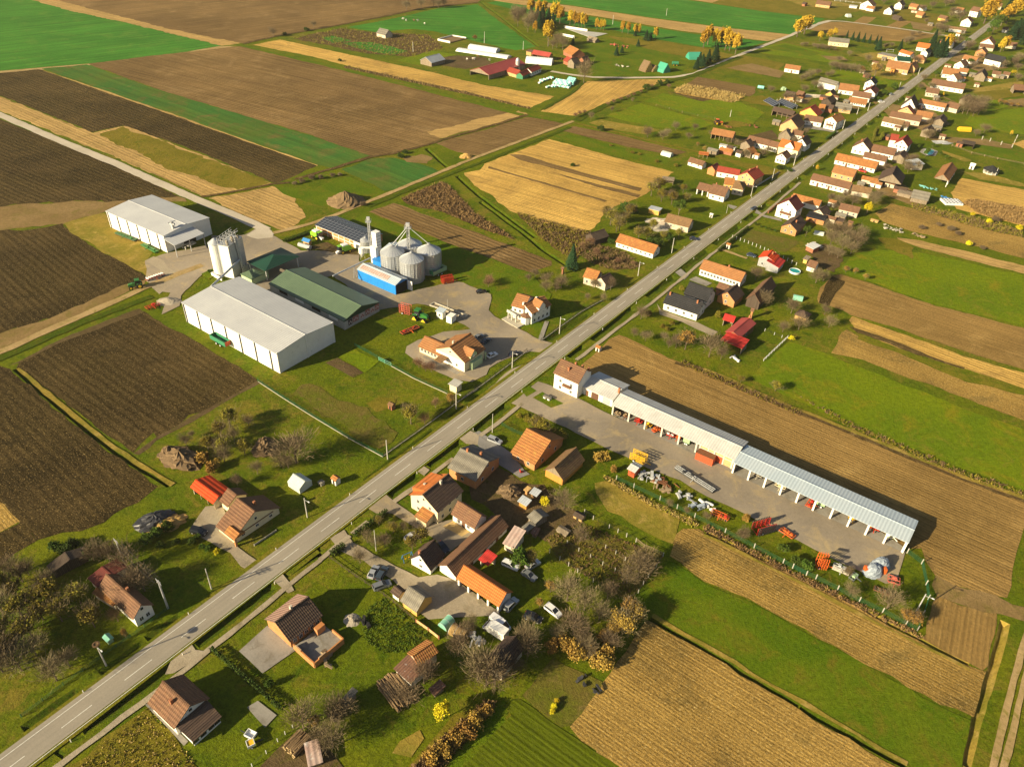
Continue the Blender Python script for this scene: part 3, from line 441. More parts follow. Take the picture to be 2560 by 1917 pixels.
# ================================================================ BUILDING MATERIALS
def tile_mat(name,c,c2,cL=None,course=.42,amp=.22,thr=.55):
 t=NT(name,.85,.15);x,y,z=t.xyz()
 col=t.mix(t.rng(t.noise(.5,5,.7),.36,.64),c,c2)
 col=t.mix(t.rng(t.noise(1.0,2,.9,t.mapv((2.6,2.6,2.6))),.5,.62,0,.5),col,tuple(v*.72 for v in c))
 if cL:col=t.mix(t.rng(t.noise(.8,5,.8,dist=.7),thr,thr+.14,0,.85),col,cL)
 col=t.mix(t.rng(t.noise(1.0,4,.7,t.mapv((1.4,.25,.25))),.45,.75,0,.4),col,tuple(v*.55 for v in c))
 sn=t.math('SINE',t.math('MULTIPLY',z,2*math.pi/course));sx=t.math('SINE',t.math('MULTIPLY',x,2*math.pi/.5))
 h=t.math('MULTIPLY_ADD',sx,.8,sn)
 mul=t.math('MULTIPLY_ADD',sn,amp*.5,t.math('MULTIPLY_ADD',sx,amp*.35,1.0))
 v=t.n('ShaderNodeVectorMath',operation='SCALE');t.put(v,0,col);t.put(v,'Scale',mul);t.color(v.outputs[0]);t.bump(h,.035,1.0)
 MATS[name]=t.m;return t.m
tile_mat('tile_brown',(.19,.098,.055),(.14,.078,.048),(.26,.155,.07))
tile_mat('tile_dark',(.095,.062,.045),(.075,.05,.04),(.14,.09,.05))
tile_mat('tile_orange',(.34,.155,.06),(.26,.12,.05),(.22,.15,.07))
tile_mat('tile_moss',(.215,.125,.062),(.165,.098,.05),(.27,.18,.065),thr=.52)
tile_mat('tile_rust',(.36,.15,.05),(.27,.115,.04),(.42,.23,.055),thr=.52)
tile_mat('tile_new',(.48,.15,.04),(.42,.13,.035),(.36,.13,.04),amp=.3)
tile_mat('tile_red',(.30,.055,.032),(.25,.045,.03),None,amp=.25)
tile_mat('tile_scarlet',(.62,.07,.018),(.55,.055,.015),None,amp=.3)
tile_mat('tile_crimson',(.42,.035,.028),(.36,.03,.025),None,amp=.3)
tile_mat('tile_maroon',(.17,.045,.035),(.14,.038,.03),None,amp=.25)
tile_mat('tile_black',(.035,.034,.036),(.026,.026,.028),None,amp=.5)
tile_mat('tile_pink_sunlit',(.34,.21,.16),(.28,.17,.13),(.38,.28,.2))  # pale pink tile colour, mostly sunlight painted into one roof slope
tile_mat('fibre_grey',(.20,.18,.145),(.15,.135,.11),(.25,.225,.16),course=1.2,amp=.3)
flat_mat('sheet_white',(.47,.47,.46),(.41,.41,.41),.5,.35,scale=.12,rib=1.0,ribamp=.09,amp=.05,cC=(.37,.36,.34),thr=.62)
flat_mat('sheet_grey',(.40,.42,.44),(.32,.34,.36),.5,.4,scale=.3,rib=.7,ribamp=.07,amp=.06)
flat_mat('sheet_green',(.10,.145,.085),(.085,.125,.075),.45,.4,scale=.2,rib=.9,ribamp=.10,amp=.05)
flat_mat('sheet_dark_green',(.012,.055,.032),(.010,.045,.028),.5,.4,scale=.2,rib=.9,ribamp=.08)
flat_mat('sheet_blue',(.40,.45,.48),(.36,.42,.46),.5,.4,scale=.15,rib=.9,ribamp=.09,amp=.06)
flat_mat('sheet_corrugated',(.50,.495,.46),(.42,.41,.385),.6,.3,scale=.25,rib=.8,ribamp=.06,amp=.08,cC=(.40,.38,.34))
flat_mat('sheet_rusty',(.16,.08,.05),(.12,.06,.04),.7,.3,scale=.5,rib=.6,ribamp=.2,cC=(.45,.42,.4),thr=.6)
flat_mat('sheet_patched',(.42,.32,.27),(.36,.24,.2),.7,.3,scale=.35,rib=1.1,ribamp=.18,cC=(.5,.46,.42))
flat_mat('sheet_red',(.28,.045,.035),(.33,.06,.045),.5,.35,scale=.2,rib=.9,ribamp=.08)
t=NT('solar',.25,.5);x,y,z=t.xyz()
def gridline(v,p,w):return t.math('LESS_THAN',t.math('FRACT',t.math('DIVIDE',v,p)),w)
gl=t.math('MAXIMUM',gridline(x,2.0,.07),gridline(y,1.35,.10))
t.color(t.mix(gl,(.030,.036,.05),(.20,.21,.23)));MATS['solar']=t.m
flat_mat('steel',(.52,.53,.53),(.44,.45,.46),.42,.5,.55,scale=.5,rib=.9,ribax=2,ribamp=.07)
flat_mat('steel_roof',(.56,.57,.57),(.48,.49,.5),.42,.5,.5,scale=.4)
flat_mat('galvanised',(.50,.50,.49),(.40,.40,.40),.5,.4,.3,scale=1.5)
flat_mat('white_wall',(.74,.71,.64),(.66,.63,.56),.9,.15,scale=.35,amp=.06,cC=(.50,.46,.40),thr=.62)
flat_mat('white_panel',(.74,.72,.67),(.66,.64,.59),.8,.2,scale=.25,amp=.05,cC=(.46,.44,.40),thr=.6)
flat_mat('plaster_old',(.58,.50,.38),(.48,.41,.31),.9,.1,scale=.5,amp=.12,cC=(.36,.25,.16),thr=.55)
flat_mat('cream_wall',(.70,.60,.38),(.63,.54,.34),.9,.15,scale=.3,amp=.06)
flat_mat('yellow_wall',(.62,.38,.11),(.54,.32,.09),.9,.15,scale=.4,amp=.1)
flat_mat('pale_green_wall',(.42,.52,.30),(.36,.46,.27),.9,.15,scale=.3,amp=.06)
flat_mat('grey_wall',(.34,.34,.33),(.28,.28,.28),.9,.15,scale=.4,amp=.1)
flat_mat('blue_wall',(.012,.20,.58),(.010,.17,.50),.55,.35,scale=.3,rib=.8,ribamp=.10)
flat_mat('concrete_wall',(.44,.42,.37),(.34,.33,.30),.9,.1,scale=.35,amp=.12,cC=(.22,.21,.19),thr=.6)
def brick_mat(name,c1,c2,mortar,scale=1.0):
 t=NT(name,.9,.1);x,y,z=t.xyz();cz=t.n('ShaderNodeCombineXYZ');t.put(cz,0,t.math('ADD',x,y));t.put(cz,1,z)
 b=t.n('ShaderNodeTexBrick');t.put(b,'Vector',cz.outputs[0]);t.put(b,'Color1',c1);t.put(b,'Color2',c2);t.put(b,'Mortar',mortar)
 t.put(b,'Scale',scale);t.put(b,'Mortar Size',.03);t.put(b,'Brick Width',.5);t.put(b,'Row Height',.25)
 c=t.mix(t.rng(t.noise(.6,4,.7),.4,.7,0,.45),b.outputs[0],tuple(v*.7 for v in c1));t.color(c);MATS[name]=t.m
brick_mat('brick',(.50,.20,.06),(.42,.155,.045),(.42,.30,.18));brick_mat('brick_pale',(.56,.32,.13),(.48,.26,.10),(.50,.40,.26))
brick_mat('brick_red',(.34,.115,.055),(.28,.09,.045),(.30,.2,.14))
def wood_mat(name,c,c2,sp=.35):
 t=NT(name,.9,.1);x,y,z=t.xyz();w=t.math('ADD',x,y)
 pl=t.math('FLOOR',t.math('DIVIDE',w,sp));wn=t.n('ShaderNodeTexWhiteNoise',noise_dimensions='1D');t.put(wn,'W',pl)
 col=t.mix(wn.outputs[0],c,c2);gap=t.math('LESS_THAN',t.math('FRACT',t.math('DIVIDE',w,sp)),.12)
 t.color(t.mix(gap,col,tuple(v*.3 for v in c)));t.bump(t.noise(3,3),.02);MATS[name]=t.m
wood_mat('wood_grey',(.20,.155,.105),(.28,.225,.16));wood_mat('wood_brown',(.16,.09,.045),(.22,.13,.065));wood_mat('wood_dark',(.07,.05,.038),(.10,.075,.055))
wood_mat('wood_new',(.50,.32,.13),(.42,.26,.10));wood_mat('wood_orange',(.55,.26,.06),(.46,.21,.05))
def plain(name,c,rough=.6,spec=.3,metal=0,amp=.1):return flat_mat(name,c,tuple(v*.85 for v in c),rough,spec,metal,scale=1.5,amp=amp)
plain('glass_dark',(.02,.024,.03),.08,.6);plain('frame_white',(.72,.70,.66));plain('frame_brown',(.12,.06,.035));plain('door_brown',(.15,.07,.035));plain('dark_inside',(.03,.027,.024),.95,.05)  # the near-black inside colour paints the shade of open doorways
plain('chimney_brick',(.34,.14,.07),.9,.1,amp=.25);plain('chimney_plaster',(.50,.43,.34),.9,.1);plain('post_concrete',(.50,.47,.40),.9,.1);plain('post_white',(.72,.69,.63));plain('post_wood',(.30,.22,.13),.9,.1)
plain('lime_green',(.22,.48,.03),.4,.5);plain('tractor_green',(.035,.17,.03),.35,.5);plain('tractor_yellow',(.75,.50,.02),.4,.5);plain('red_paint',(.50,.035,.02),.45,.4);plain('orange_paint',(.62,.13,.025),.45,.4)
plain('pink_red_paint',(.50,.12,.08),.6,.3);plain('yellow_paint',(.72,.42,.02),.5,.4);plain('green_paint',(.04,.20,.10),.5,.4);plain('pale_green_paint',(.30,.42,.24),.6,.3);plain('rubber',(.022,.022,.022),.85,.2)
plain('dark_steel',(.06,.06,.062),.5,.4,.4);plain('rust',(.20,.085,.04),.85,.1,amp=.3);plain('container_red',(.50,.09,.035),.6,.3,amp=.2);plain('white_paint',(.75,.74,.72),.4,.4);plain('black_paint',(.015,.015,.017),.22,.6)
plain('silver_paint',(.48,.49,.50),.3,.6,.4);plain('blue_grey_paint',(.055,.075,.10),.25,.6,.2);plain('grey_paint',(.20,.21,.22),.3,.5,.2);plain('blue_tarp',(.05,.22,.50),.5,.4);plain('navy_paint',(.02,.025,.045),.25,.6)
plain('tarp_white',(.76,.76,.74),.5,.3);plain('tarp_grey',(.26,.30,.35),.6,.3,amp=.3);plain('tarp_teal',(.22,.55,.50),.5,.35);plain('tarp_green',(.05,.30,.20),.55,.3);plain('tarp_black',(.03,.03,.035),.45,.45,amp=.4)
plain('log_bark',(.22,.145,.075),.9,.1,amp=.35);plain('log_end',(.50,.36,.18),.9,.1);plain('hay',(.48,.30,.10),.95,.05,amp=.3);plain('hay_dark',(.17,.115,.065),.95,.05,amp=.45);plain('earth_heap',(.20,.135,.072),.95,.05,amp=.3);plain('gravel_heap',(.36,.31,.24),.95,.05,amp=.2)
plain('pool_water',(.02,.30,.28),.05,.6);plain('film',(.52,.56,.50),.35,.4,amp=.15);plain('film_green',(.20,.46,.33),.4,.4,amp=.2);plain('junk_grey',(.38,.38,.37),.7,.3,amp=.4);plain('kerb_stone',(.42,.38,.30),.9,.1);plain('stork_nest',(.12,.075,.04),.95,.05,amp=.4);plain('cow_white',(.60,.55,.48),.8,.2,amp=.3)
plain('mesh_green',(.02,.10,.045),.7,.2);plain('iron_black',(.02,.02,.022),.6,.3);plain('poster_red',(.36,.15,.12),.6,.2,amp=.3);plain('poster_pale',(.52,.42,.38),.6,.2,amp=.2);plain('poster_dark',(.08,.05,.05),.6,.2,amp=.3)
# ================================================================ BUILDINGS
BANK={}
def box_mesh(name,d,mat):
 k=(name,tuple(round(x,3) for x in d),mat)
 if k not in BANK:
  me=MB().box((0,0,0),d).mesh(name);me.materials.append(MATS[mat]);BANK[k]=me
 return BANK[k]
def part(name,d,mat,parent,loc,rz=0.0,base=None):
 mw=Matrix.Translation(Vector(loc))@Matrix.Rotation(rz,4,'Z')
 if base is not None:mw=base@mw
 return link(name,box_mesh(name,d,mat),None,parent,mw)
def window(root,base,loc,rz,w=.95,h=1.2,fr='frame_white',split=True):
 o=part('window',(w,.14,h),fr,root,loc,rz,base)
 n=2 if w>.9 and split else 1;pw=(w-.16-(n-1)*.08)/n
 for i in range(n):
  link('pane',box_mesh('pane',(pw,.18,h-.18),'glass_dark'),None,o,Matrix.Translation(Vector((-w/2+.08+pw/2+i*(pw+.08),0,0))))
 return o
def frame_of(t,A,B,R,he,w=None,rise=None,s0=.7,w0=8.0,Lmax=None):
 pa,pb=G(t,A,he),G(t,B,he);u=(pb-pa).normalized();n=Vector((-u.y,u.x,0))
 if Lmax is None and t[0]=='E' and abs(u.y)>.72:Lmax=15
 if Lmax and(pb-pa).length>Lmax:pb=pa+u*Lmax
 if w is None:
  x0,y0,sc=TILE[t];tx,ty=x0+R[0]/sc,y0+R[1]/sc;best=None;X=np.array(AX);Y=np.array(AY);Z=np.array(AZ)
  hw=np.linspace(1.2,16,75)[:,None];ss=np.linspace(.04,1.7,60)[None,:]
  px=[pa[i]-CP[i]+n[i]*hw+0*ss for i in range(2)]+[he-CAM_H+hw*ss]
  cx=sum(px[i]*X[i] for i in range(3));cy=sum(px[i]*Y[i] for i in range(3));cz=sum(px[i]*Z[i] for i in range(3))
  e=((cx/cz*F_PX+1280-tx)**2+(cy/cz*F_PX+958.5-ty)**2)/6.0+((ss-s0)/(.16*max(s0,.35)/.7))**2+(np.log(2*hw/w0)/.45)**2
  i,j=np.unravel_index(np.argmin(e),e.shape);w=2*hw[i,0];rise=hw[i,0]*ss[0,j]
 flip=False
 m=Matrix.Identity(4)
 for i in range(3):m[i][0]=u[i];m[i][1]=n[i]
 m[0][3],m[1][3]=pa.x,pa.y
 return m,(pb-pa).length,w,rise,flip
def roof_profile(w,he,rise,fw=1.0):
 h=w/2;return(0,he),(h,he+rise),(h+h*fw,he)
INFO={}
def body(root,base,L,w,he,rise,roof,wall,fw=1.0,hip=(0,0),mono=False,oe=.45,og=.35,wn=None,wa=None,wb=None,dn=(),da=None,db=None,openf=None,flat=False,gable=None,storeys=None,fr='frame_white',ridge=True,th=.16,upper=None,ww=.95,wh=1.2,closed_far=True):
 """roof, walls, windows and doors of one wing, in the frame `base` under the thing `root`; x along the near eave, y away from the camera"""
 near=(0.,he);top=(w/2,he+rise);W2=w/2*(1+fw);far=(W2,he)
 if mono:top=far=(w,he+rise);W2=w
 ha,hb=hip;rm=MB()
 if mono:rm.prism([near,far,(far[0],far[1]-th),(near[0],near[1]-th)],0,L)
 elif ha or hb:
  z0=he;v=[(0,0,z0),(L,0,z0),(L,W2,z0),(0,W2,z0),(ha,w/2,he+rise),(L-hb,w/2,he+rise)]
  v+=[(x,y,z-th) for x,y,z in v[:4]]
  rm.add(v,[(0,1,5,4),(1,2,5),(2,3,4,5),(3,0,4),(9,8,7,6),(0,6,7,1),(1,7,8,2),(2,8,9,3),(3,9,6,0)])
 else:
  rm.prism([near,top,far,(far[0],far[1]-th),(top[0],top[1]-th*1.3),(near[0],near[1]-th)],0,L)
  if ridge:rm.bar((-.02,top[0],top[1]+.03),(L+.02,top[0],top[1]+.03),.34,.16)
 ro=rm.build('roof',MATS[roof],root,base)
 s1=rise/(w/2) if not mono else rise/w;s2=rise/(W2-w/2) if not mono else 0
 x0,x1,y0,y1=og,L-og,oe,W2-oe
 zn,zf=he+oe*s1-th-.02,(he+oe*s2-th-.02 if not mono else he+(W2-oe)*s1-th-.02)
 if ha or hb:zn=zf=he-th-.02
 openf=openf or()
 prof=[(y0,-.1),(y1,-.1),(y1,zf)]+([] if(mono or ha or hb) else[(w/2,he+rise-th*1.3-.03)])+[(y0,zn)]
 tw=.25
 wname='wall'
 if openf:
  wm=MB()
  if 'far' not in openf:wm.box(((x0+x1)/2,y1-tw/2,zf/2-.05),(x1-x0,tw,zf))
  if 'near' not in openf:wm.box(((x0+x1)/2,y0+tw/2,zn/2-.05),(x1-x0,tw,zn))
  ip=[(y+(0 if i in(9,) else 0),z) for i,(y,z) in enumerate(prof)]
  if 'a' not in openf:wm.prism(ip,x0,x0+tw)
  else:wm.prism([q for q in prof if q[1]>0 or 1][0:0] or[(y0,zn-.5),(y1,zf-.5)]+prof[2:],x0,x0+tw)
  if 'b' not in openf:wm.prism(ip,x1-tw,x1)
  else:wm.prism([(y0,zn-.5),(y1,zf-.5)]+prof[2:],x1-tw,x1)
  wm.build(wname,MATS[wall],root,base)
 else:
  MB().prism(prof,x0,x1).build(wname,MATS[wall],root,base)
 if gable:
  for xx,s in((x0,-1),(x1,1)):
   MB().prism([(y0+.05,zn-.05),(y1-.05,zf-.05),(w/2,he+rise-th*1.3-.12)],xx+s*.0,xx+s*.04).build('gable',MATS[gable],root,base)
 if upper:
  um,zb=upper
  MB().box(((x0+x1)/2,y0-.02,(zn+zb)/2),(x1-x0+.06,.06,zn-zb)).build('wall_band',MATS[um],root,base)
  for xx in(x0-.02,x1+.02):MB().prism([(y0+.02,zb),(y1-.02,zb),(y1-.02,zf-.02),(w/2,he+rise-th*1.3-.06),(y0+.02,zn-.02)],xx-.03,xx+.03).build('wall_band',MATS[um],root,base)
 st=storeys or(2 if zn>4.6 else 1);zs=[1.55] if st==1 else[1.5,4.1]
 if st==1 and zn<2.6:zs=[1.35]
 def row(n,a0,a1,fixed,rz,axis,zz,skip=()):
  for i in range(n):
   p=a0+(a1-a0)*(i+.5)/n
   if any(abs(p-q)<1.0 for q in skip):continue
   loc=(p,fixed,zz) if axis=='x' else(fixed,p,zz)
   window(root,base,loc,rz,ww,wh if zz>1.4 else.9,fr)
 doors=[x0+(x1-x0)*f for f in dn]
 if wn:
  for zz in zs:row(wn,x0+.4,x1-.4,y0,0,'x',zz,doors if zz<3 else())
 for cnt,xx in((wa,x0),(wb,x1)):
  if cnt:
   for zz in zs:row(cnt,y0+.6,y1-.6,xx,math.pi/2,'y',zz)
   if rise>2.2 and not(ha or hb):window(root,base,(xx,w/2,he+rise*.42),math.pi/2,.8,.9,fr)
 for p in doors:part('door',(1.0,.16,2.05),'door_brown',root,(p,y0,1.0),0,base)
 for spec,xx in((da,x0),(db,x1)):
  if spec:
   dw,dh,dm=spec;part('gate',(.16,dw,dh),dm,root,(xx,w/2,dh/2),0,base)  # near-black panels here are open ends, interior shade painted on, not real gates
 return ro
def chimney(roofo,base_z,x,y,h=1.3,s=.55,mat='chimney_brick'):
 c=link('chimney',box_mesh('chimney',(s,s,h),mat),None,roofo,Matrix.Translation(Vector((x,y,base_z+h/2-.4))));
 return c
def H(label,t,A,B,R,he,roof='tile_brown',wall='white_wall',w=None,rise=None,cat='house',name=None,group=None,base=None,ch=(),chm='chimney_brick',root=None,posts=None,s0=.7,w0=None,Lmax=None,**kw):
 """one gabled building. A, B: picture points of the near eave; R: ridge end above A (or w, rise in metres)"""
 if base is not None:
  he=max(2.0,min(14,height_over(t,base,A)+.1))
 M_,L,w,rise,flip=frame_of(t,A,B,R,he,w,rise,s0,w0 or(7.0 if cat in('house','wing') else 8.0),Lmax)
 if root is None:
  nm=name or{'house':'house','barn':'barn','shed':'shed','garage':'garage'}.get(cat,cat.replace(' ','_'))
  root=thing(nm,label,cat,group=group,mw=M_);mb=Matrix.Identity(4)
 else:mb=root.matrix_world.inverted()@M_
 if kw.get('wn') is None and cat=='house':kw['wn']=max(1,int(L/3.4))
 if kw.get('wa') is None and cat=='house':kw['wa']=2 if w>6 else 1
 if kw.get('wb') is None and cat=='house':kw['wb']=2 if w>6 else 1
 ro=body(root,mb,L,w,he,rise,roof,wall,**kw)
 for c in ch:
  x=c[0]*L if not flip else(1-c[0])*L;y=w/2+c[1]*w/2
  zz=he+rise*(1-abs(c[1]));chimney(ro,zz,x,y,1.5 if len(c)<3 else c[2],.6,chm)
 if posts:
  n,mat,sz=posts
  for i in range(n):part('post',(sz,sz,he),mat,root,(.5+(L-1.0)*i/(n-1),.55,he/2-.08),0,mb)
 INFO[label]=(root,mb,L,w,he,rise)
 return root
def dormer(root,x,wd,depth,z0,hgt,rise,roof,wall,base=None,y0=.4,win=1):
 """gabled dormer or cross gable standing at local x on the near slope"""
 b=(base if base is not None else Matrix.Identity(4))@Matrix.Translation(Vector((x,y0,z0)))
 d=MB().prismy([(-wd/2,0),(wd/2,0),(wd/2,hgt),(0,hgt+rise-.1),(-wd/2,hgt)],0,depth).build('dormer',MATS[wall],root,b)
 MB().prismy([(-wd/2-.3,hgt-.2),(0,hgt+rise),(wd/2+.3,hgt-.2),(wd/2+.3,hgt-.34),(0,hgt+rise-.16),(-wd/2-.3,hgt-.34)],-.3,depth).build('dormer_roof',MATS[roof],d)
 for i in range(win):
  o=link('window',box_mesh('window',(.8,.14,1.1),'frame_white'),None,d,Matrix.Translation(Vector(((i-(win-1)/2)*.95,0,hgt*.55))))
 return d
# ================================================================ THE BUILDINGS
# -- industrial yard on the left
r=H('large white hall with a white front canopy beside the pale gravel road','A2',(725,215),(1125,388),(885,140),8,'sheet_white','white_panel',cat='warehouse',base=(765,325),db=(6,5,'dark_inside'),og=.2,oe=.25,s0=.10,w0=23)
_,mb,L,w,he,rise=INFO['large white hall with a white front canopy beside the pale gravel road']
for i in range(6):part('pilaster_slot',(.55,.3,he-.3),'dark_steel',r,(1.2+(L-3)*i/5.4,.22,he/2-.15))
MB().add([(L-.1,-.3,he-1.0),(L+7,-.3,he-2.0),(L+7,w*.62,he-2.0),(L-.1,w*.62,he-1.0),(L-.1,-.3,he-1.2),(L+7,-.3,he-2.2),(L+7,w*.62,he-2.2),(L-.1,w*.62,he-1.2)],[(0,1,2,3),(7,6,5,4),(0,4,5,1),(1,5,6,2),(2,6,7,3),(3,7,4,0)]).build('canopy',MATS['sheet_white'],r)
for y in(0,w*.3,w*.6):part('canopy_post',(.25,.25,he-2.2),'galvanised',r,(L+6.8,y,(he-2.2)/2))
c=MB();c.bar((L-2,w*.28,he+rise*.4),(L-2,w*.28,he+rise+2.6),1.0);c.bar((L-3.4,w*.28,he+rise+1.2),(L-.4,w*.28,he+rise+1.8),.7);c.bar((L-2,w*.2,he+rise+2.4),(L-2,w*.36,he+rise+2.4),.25)
c.build('conveyor_head',MATS['galvanised'],r)
MB().box((L+2.5,w*.42,1.3),(2.6,4.0,.5)).box((L+1.6,w*.28,.7),(.4,.4,1.4)).box((L+3.5,w*.28,.7),(.4,.4,1.4)).build('intake_hopper',MATS['concrete_wall'],r)
r=H('longest white hall with dark wall slots, green trailer parked along it','A2',(1248,845),(1905,1200),(1452,735),8,'sheet_white','white_panel',cat='warehouse',base=(1285,975),og=.2,oe=.25,s0=.10,w0=24)
_,mb,L,w,he,rise=INFO['longest white hall with dark wall slots, green trailer parked along it']
for i in range(7):part('pilaster_slot',(.6,.3,he-.3),'dark_steel',r,(1.0+(L-3)*i/6.2,.22,he/2-.15))
for y in(.6,w/2,w-.6):part('gable_pier',(.35,.6,he+.2 if y!=w/2 else he+rise-.8),'white_panel',r,(L-.2,y,(he+.2 if y!=w/2 else he+rise-.8)/2))
r=H('dark green roofed hall with meat posters on its end wall','B2',(195,715),(715,975),(318,620),7,'sheet_green','concrete_wall',cat='warehouse',base=(205,775),og=.2,oe=.3,upper=('sheet_dark_green',3.4),s0=.24,w0=18)
_,mb,L,w,he,rise=INFO['dark green roofed hall with meat posters on its end wall']
for i,(a,b,m_) in enumerate(((.12,.22,'poster_dark'),(.24,.40,'poster_red'),(.44,.56,'poster_pale'),(.59,.71,'poster_red'),(.73,.84,'poster_pale'),(.86,.97,'poster_red'))):
 p_=part('poster',(.08,(b-a)*w,2.2),m_,r,(L-.06,(a+b)/2*w,2.5 if i%2 else 2.2))
 q=MB()
 for j in range(3):q.box((.045,((j-1)*.28)*(b-a)*w,-.3+.5*(j%2)),(.03,(b-a)*w*.24,.7))
 q.build('poster_picture',MATS['poster_pale' if m_!='poster_pale' else 'poster_red'],p_)
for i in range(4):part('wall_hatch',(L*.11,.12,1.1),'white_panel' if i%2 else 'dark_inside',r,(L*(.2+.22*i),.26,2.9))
r=H('small pale green mill house with a green hipped roof by the tower','Na',(380,650),(470,695),None,6,'sheet_green','pale_green_wall',w=8.5,rise=1.5,cat='mill house',base=(385,700),hip=(3,3),oe=.3,og=.3)
part('window',(.1,.9,1.0),'frame_white',r,(5.2,3,2.4))
r=H('dark green drive-through canopy on posts behind the metal tower','Na',(430,552),(580,628),None,5,'sheet_dark_green','sheet_dark_green',w=17,rise=2.2,cat='canopy',hip=(5,5),openf=('far','near','a','b'))
for o_ in list(r.children):
 if o_.name.startswith('wall'):bpy.data.objects.remove(o_)
_,mb,L,w,he,rise=INFO['dark green drive-through canopy on posts behind the metal tower']
for x in(.8,L-.8):
 for y in(.8,w-.8):part('post',(.3,.3,he),'galvanised',r,(x,y,he/2-.1))
r=H('long brick hall with rows of solar panels on its roof','B2',(515,310),(842,442),(588,256),5,'solar','brick',cat='hall',base=(515,357),oe=.3,og=.3,ridge=True,s0=.22,w0=13)
_,mb,L,w,he,rise=INFO['long brick hall with rows of solar panels on its roof']
for i in range(9):part('wall_pier',(.3,.12,he-.2),'white_wall',r,(.8+(L-1.6)*i/8,.26,he/2-.1))
for z in(1.5,3.0):part('wall_beam',(L-.8,.10,.25),'white_wall',r,(L/2,.27,z))
part('gate',(4,.16,3.2),'frame_white',r,(L-3.4,.24,1.6))
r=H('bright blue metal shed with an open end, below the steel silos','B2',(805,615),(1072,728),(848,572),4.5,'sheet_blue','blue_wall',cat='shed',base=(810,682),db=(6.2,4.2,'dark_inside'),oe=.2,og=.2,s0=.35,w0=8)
_,mb,L,w,he,rise=INFO['bright blue metal shed with an open end, below the steel silos']
part('roof_panel',(L*.72,w*.30,.08),'sheet_patched',r,(L*.4,w*.26,he+rise*.53)).rotation_euler.x=math.atan2(rise,w/2)
part('gate',(2.4,.12,4.0),'white_paint',r,(L+1.3,w*.94,2.0))
H('small bright blue machine shed between dryer and silos','B2',(905,548),(975,572),None,3.2,'blue_wall','blue_wall',w=4,rise=.3,mono=True,cat='shed')
H('low blue roofed extension behind the tall dryer','B2',(985,470),(1085,508),None,3.8,'sheet_blue','blue_wall',w=8,rise=.8,cat='shed')
# -- office and villa
r=H('cream office house with an orange cross roof and a roofed entrance','Nc',(580,660),(745,545),(455,530),6,'tile_orange','cream_wall',s0=.5,w0=13,base=(575,738),wn=0,wa=2,wb=2,ch=((.25,.1),),chm='chimney_plaster')
lab='cream office house with an orange cross roof and a roofed entrance';_,mb,L,w,he,rise=INFO[lab]
MB().box((.55-.24,w/2,he/2),(.08,w-1.0,he-.2)).build('wall_front',MATS['white_wall'],r)
MB().box((L/2,.3,1.4),(L*.5,2.2,2.9)).build('porch',MATS['pale_green_wall'],r)
for x in(L*.55,L*.75,L*.95):part('porch_post',(.4,.4,3.2),'pale_green_wall',r,(x,-.3,1.6))
dormer(r,L*.42,3.4,4,he-.2,1.4,1.9,'tile_orange','pale_green_wall',y0=.1)
H(lab,'Nc',(205,525),(388,608),(265,445),3,'tile_orange','cream_wall',root=r,base=(210,572),wn=6,wa=1,wb=0,cat='wing')
part('entrance_roof',(4.5,3,.25),'tile_moss',r,(-1.6,w*.66,3.0))
lab='white villa with orange and brown roofs and a bay window on the lawn'
r=H(lab,'Nc',(1112,270),(1268,195),(1050,205),6,'tile_orange','white_wall',s0=.6,w0=11,base=(1108,360),wn=4,wa=2,wb=2,ch=((.62,.1),(.05,.3)),chm='white_wall')
_,mb,L,w,he,rise=INFO[lab]
dormer(r,L*.5,3.4,4,he-1.0,2.4,2.0,'tile_orange','white_wall',y0=.0)
H(lab,'Nc',(942,203),(1045,232),(1003,108),5.6,'tile_orange','white_wall',root=r,wn=2,wa=1,wb=0,cat='wing')
q=MB();q.lathe((-.4,w*.35,0),[(1.8,0),(1.8,3.2)],8);q.build('bay',MATS['white_wall'],r);q=MB();q.lathe((-.4,w*.35,3.2),[(2.1,0),(.3,1.0)],8);q.build('bay_roof',MATS['tile_brown'],r)
q=MB();q.box((-2.0,w*.9,3.1),(3.4,5,.3))
for y in(w*.62,w*.88,w*1.12):q.box((-3.4,y,1.5),(.35,.35,3))
q.box((-3.5,w*.9,3.6),(.12,5,.8));q.build('balcony',MATS['post_concrete'],r)
MB().box((-2.6,w*.75,.25),(6,8.5,.5)).box((-4.6,w*.75,.1),(2.5,4,.3)).build('terrace',MATS['kerb_stone'],r)
def kiosk(label,t,A,B,he,w,roof,wall,cat='kiosk',rise=.25,**k):return H(label,t,A,B,None,he,roof,wall,w=w,rise=rise,mono=True,cat=cat,**k)
kiosk('tiny weighbridge hut with a light blue roof','Nc',(342,245),(400,265),3,3.0,'sheet_blue','white_wall',cat='hut',rise=.4,wn=1)
kiosk('small plain white container box beside the weighbridge hut','Nc',(428,285),(472,300),2.7,3.2,'white_wall','white_panel',cat='container',rise=.05,oe=.05,og=.05)
kiosk('flat roofed cream substation box by the iron fence','Nc',(443,822),(512,852),2.9,3.6,'concrete_wall','cream_wall',cat='substation',rise=.1)
H('tall narrow brick feeder hut standing under the spruce','C2',(556,612),(575,618),None,2.6,'tile_brown','brick_red',w=1.8,rise=.5,cat='hut')
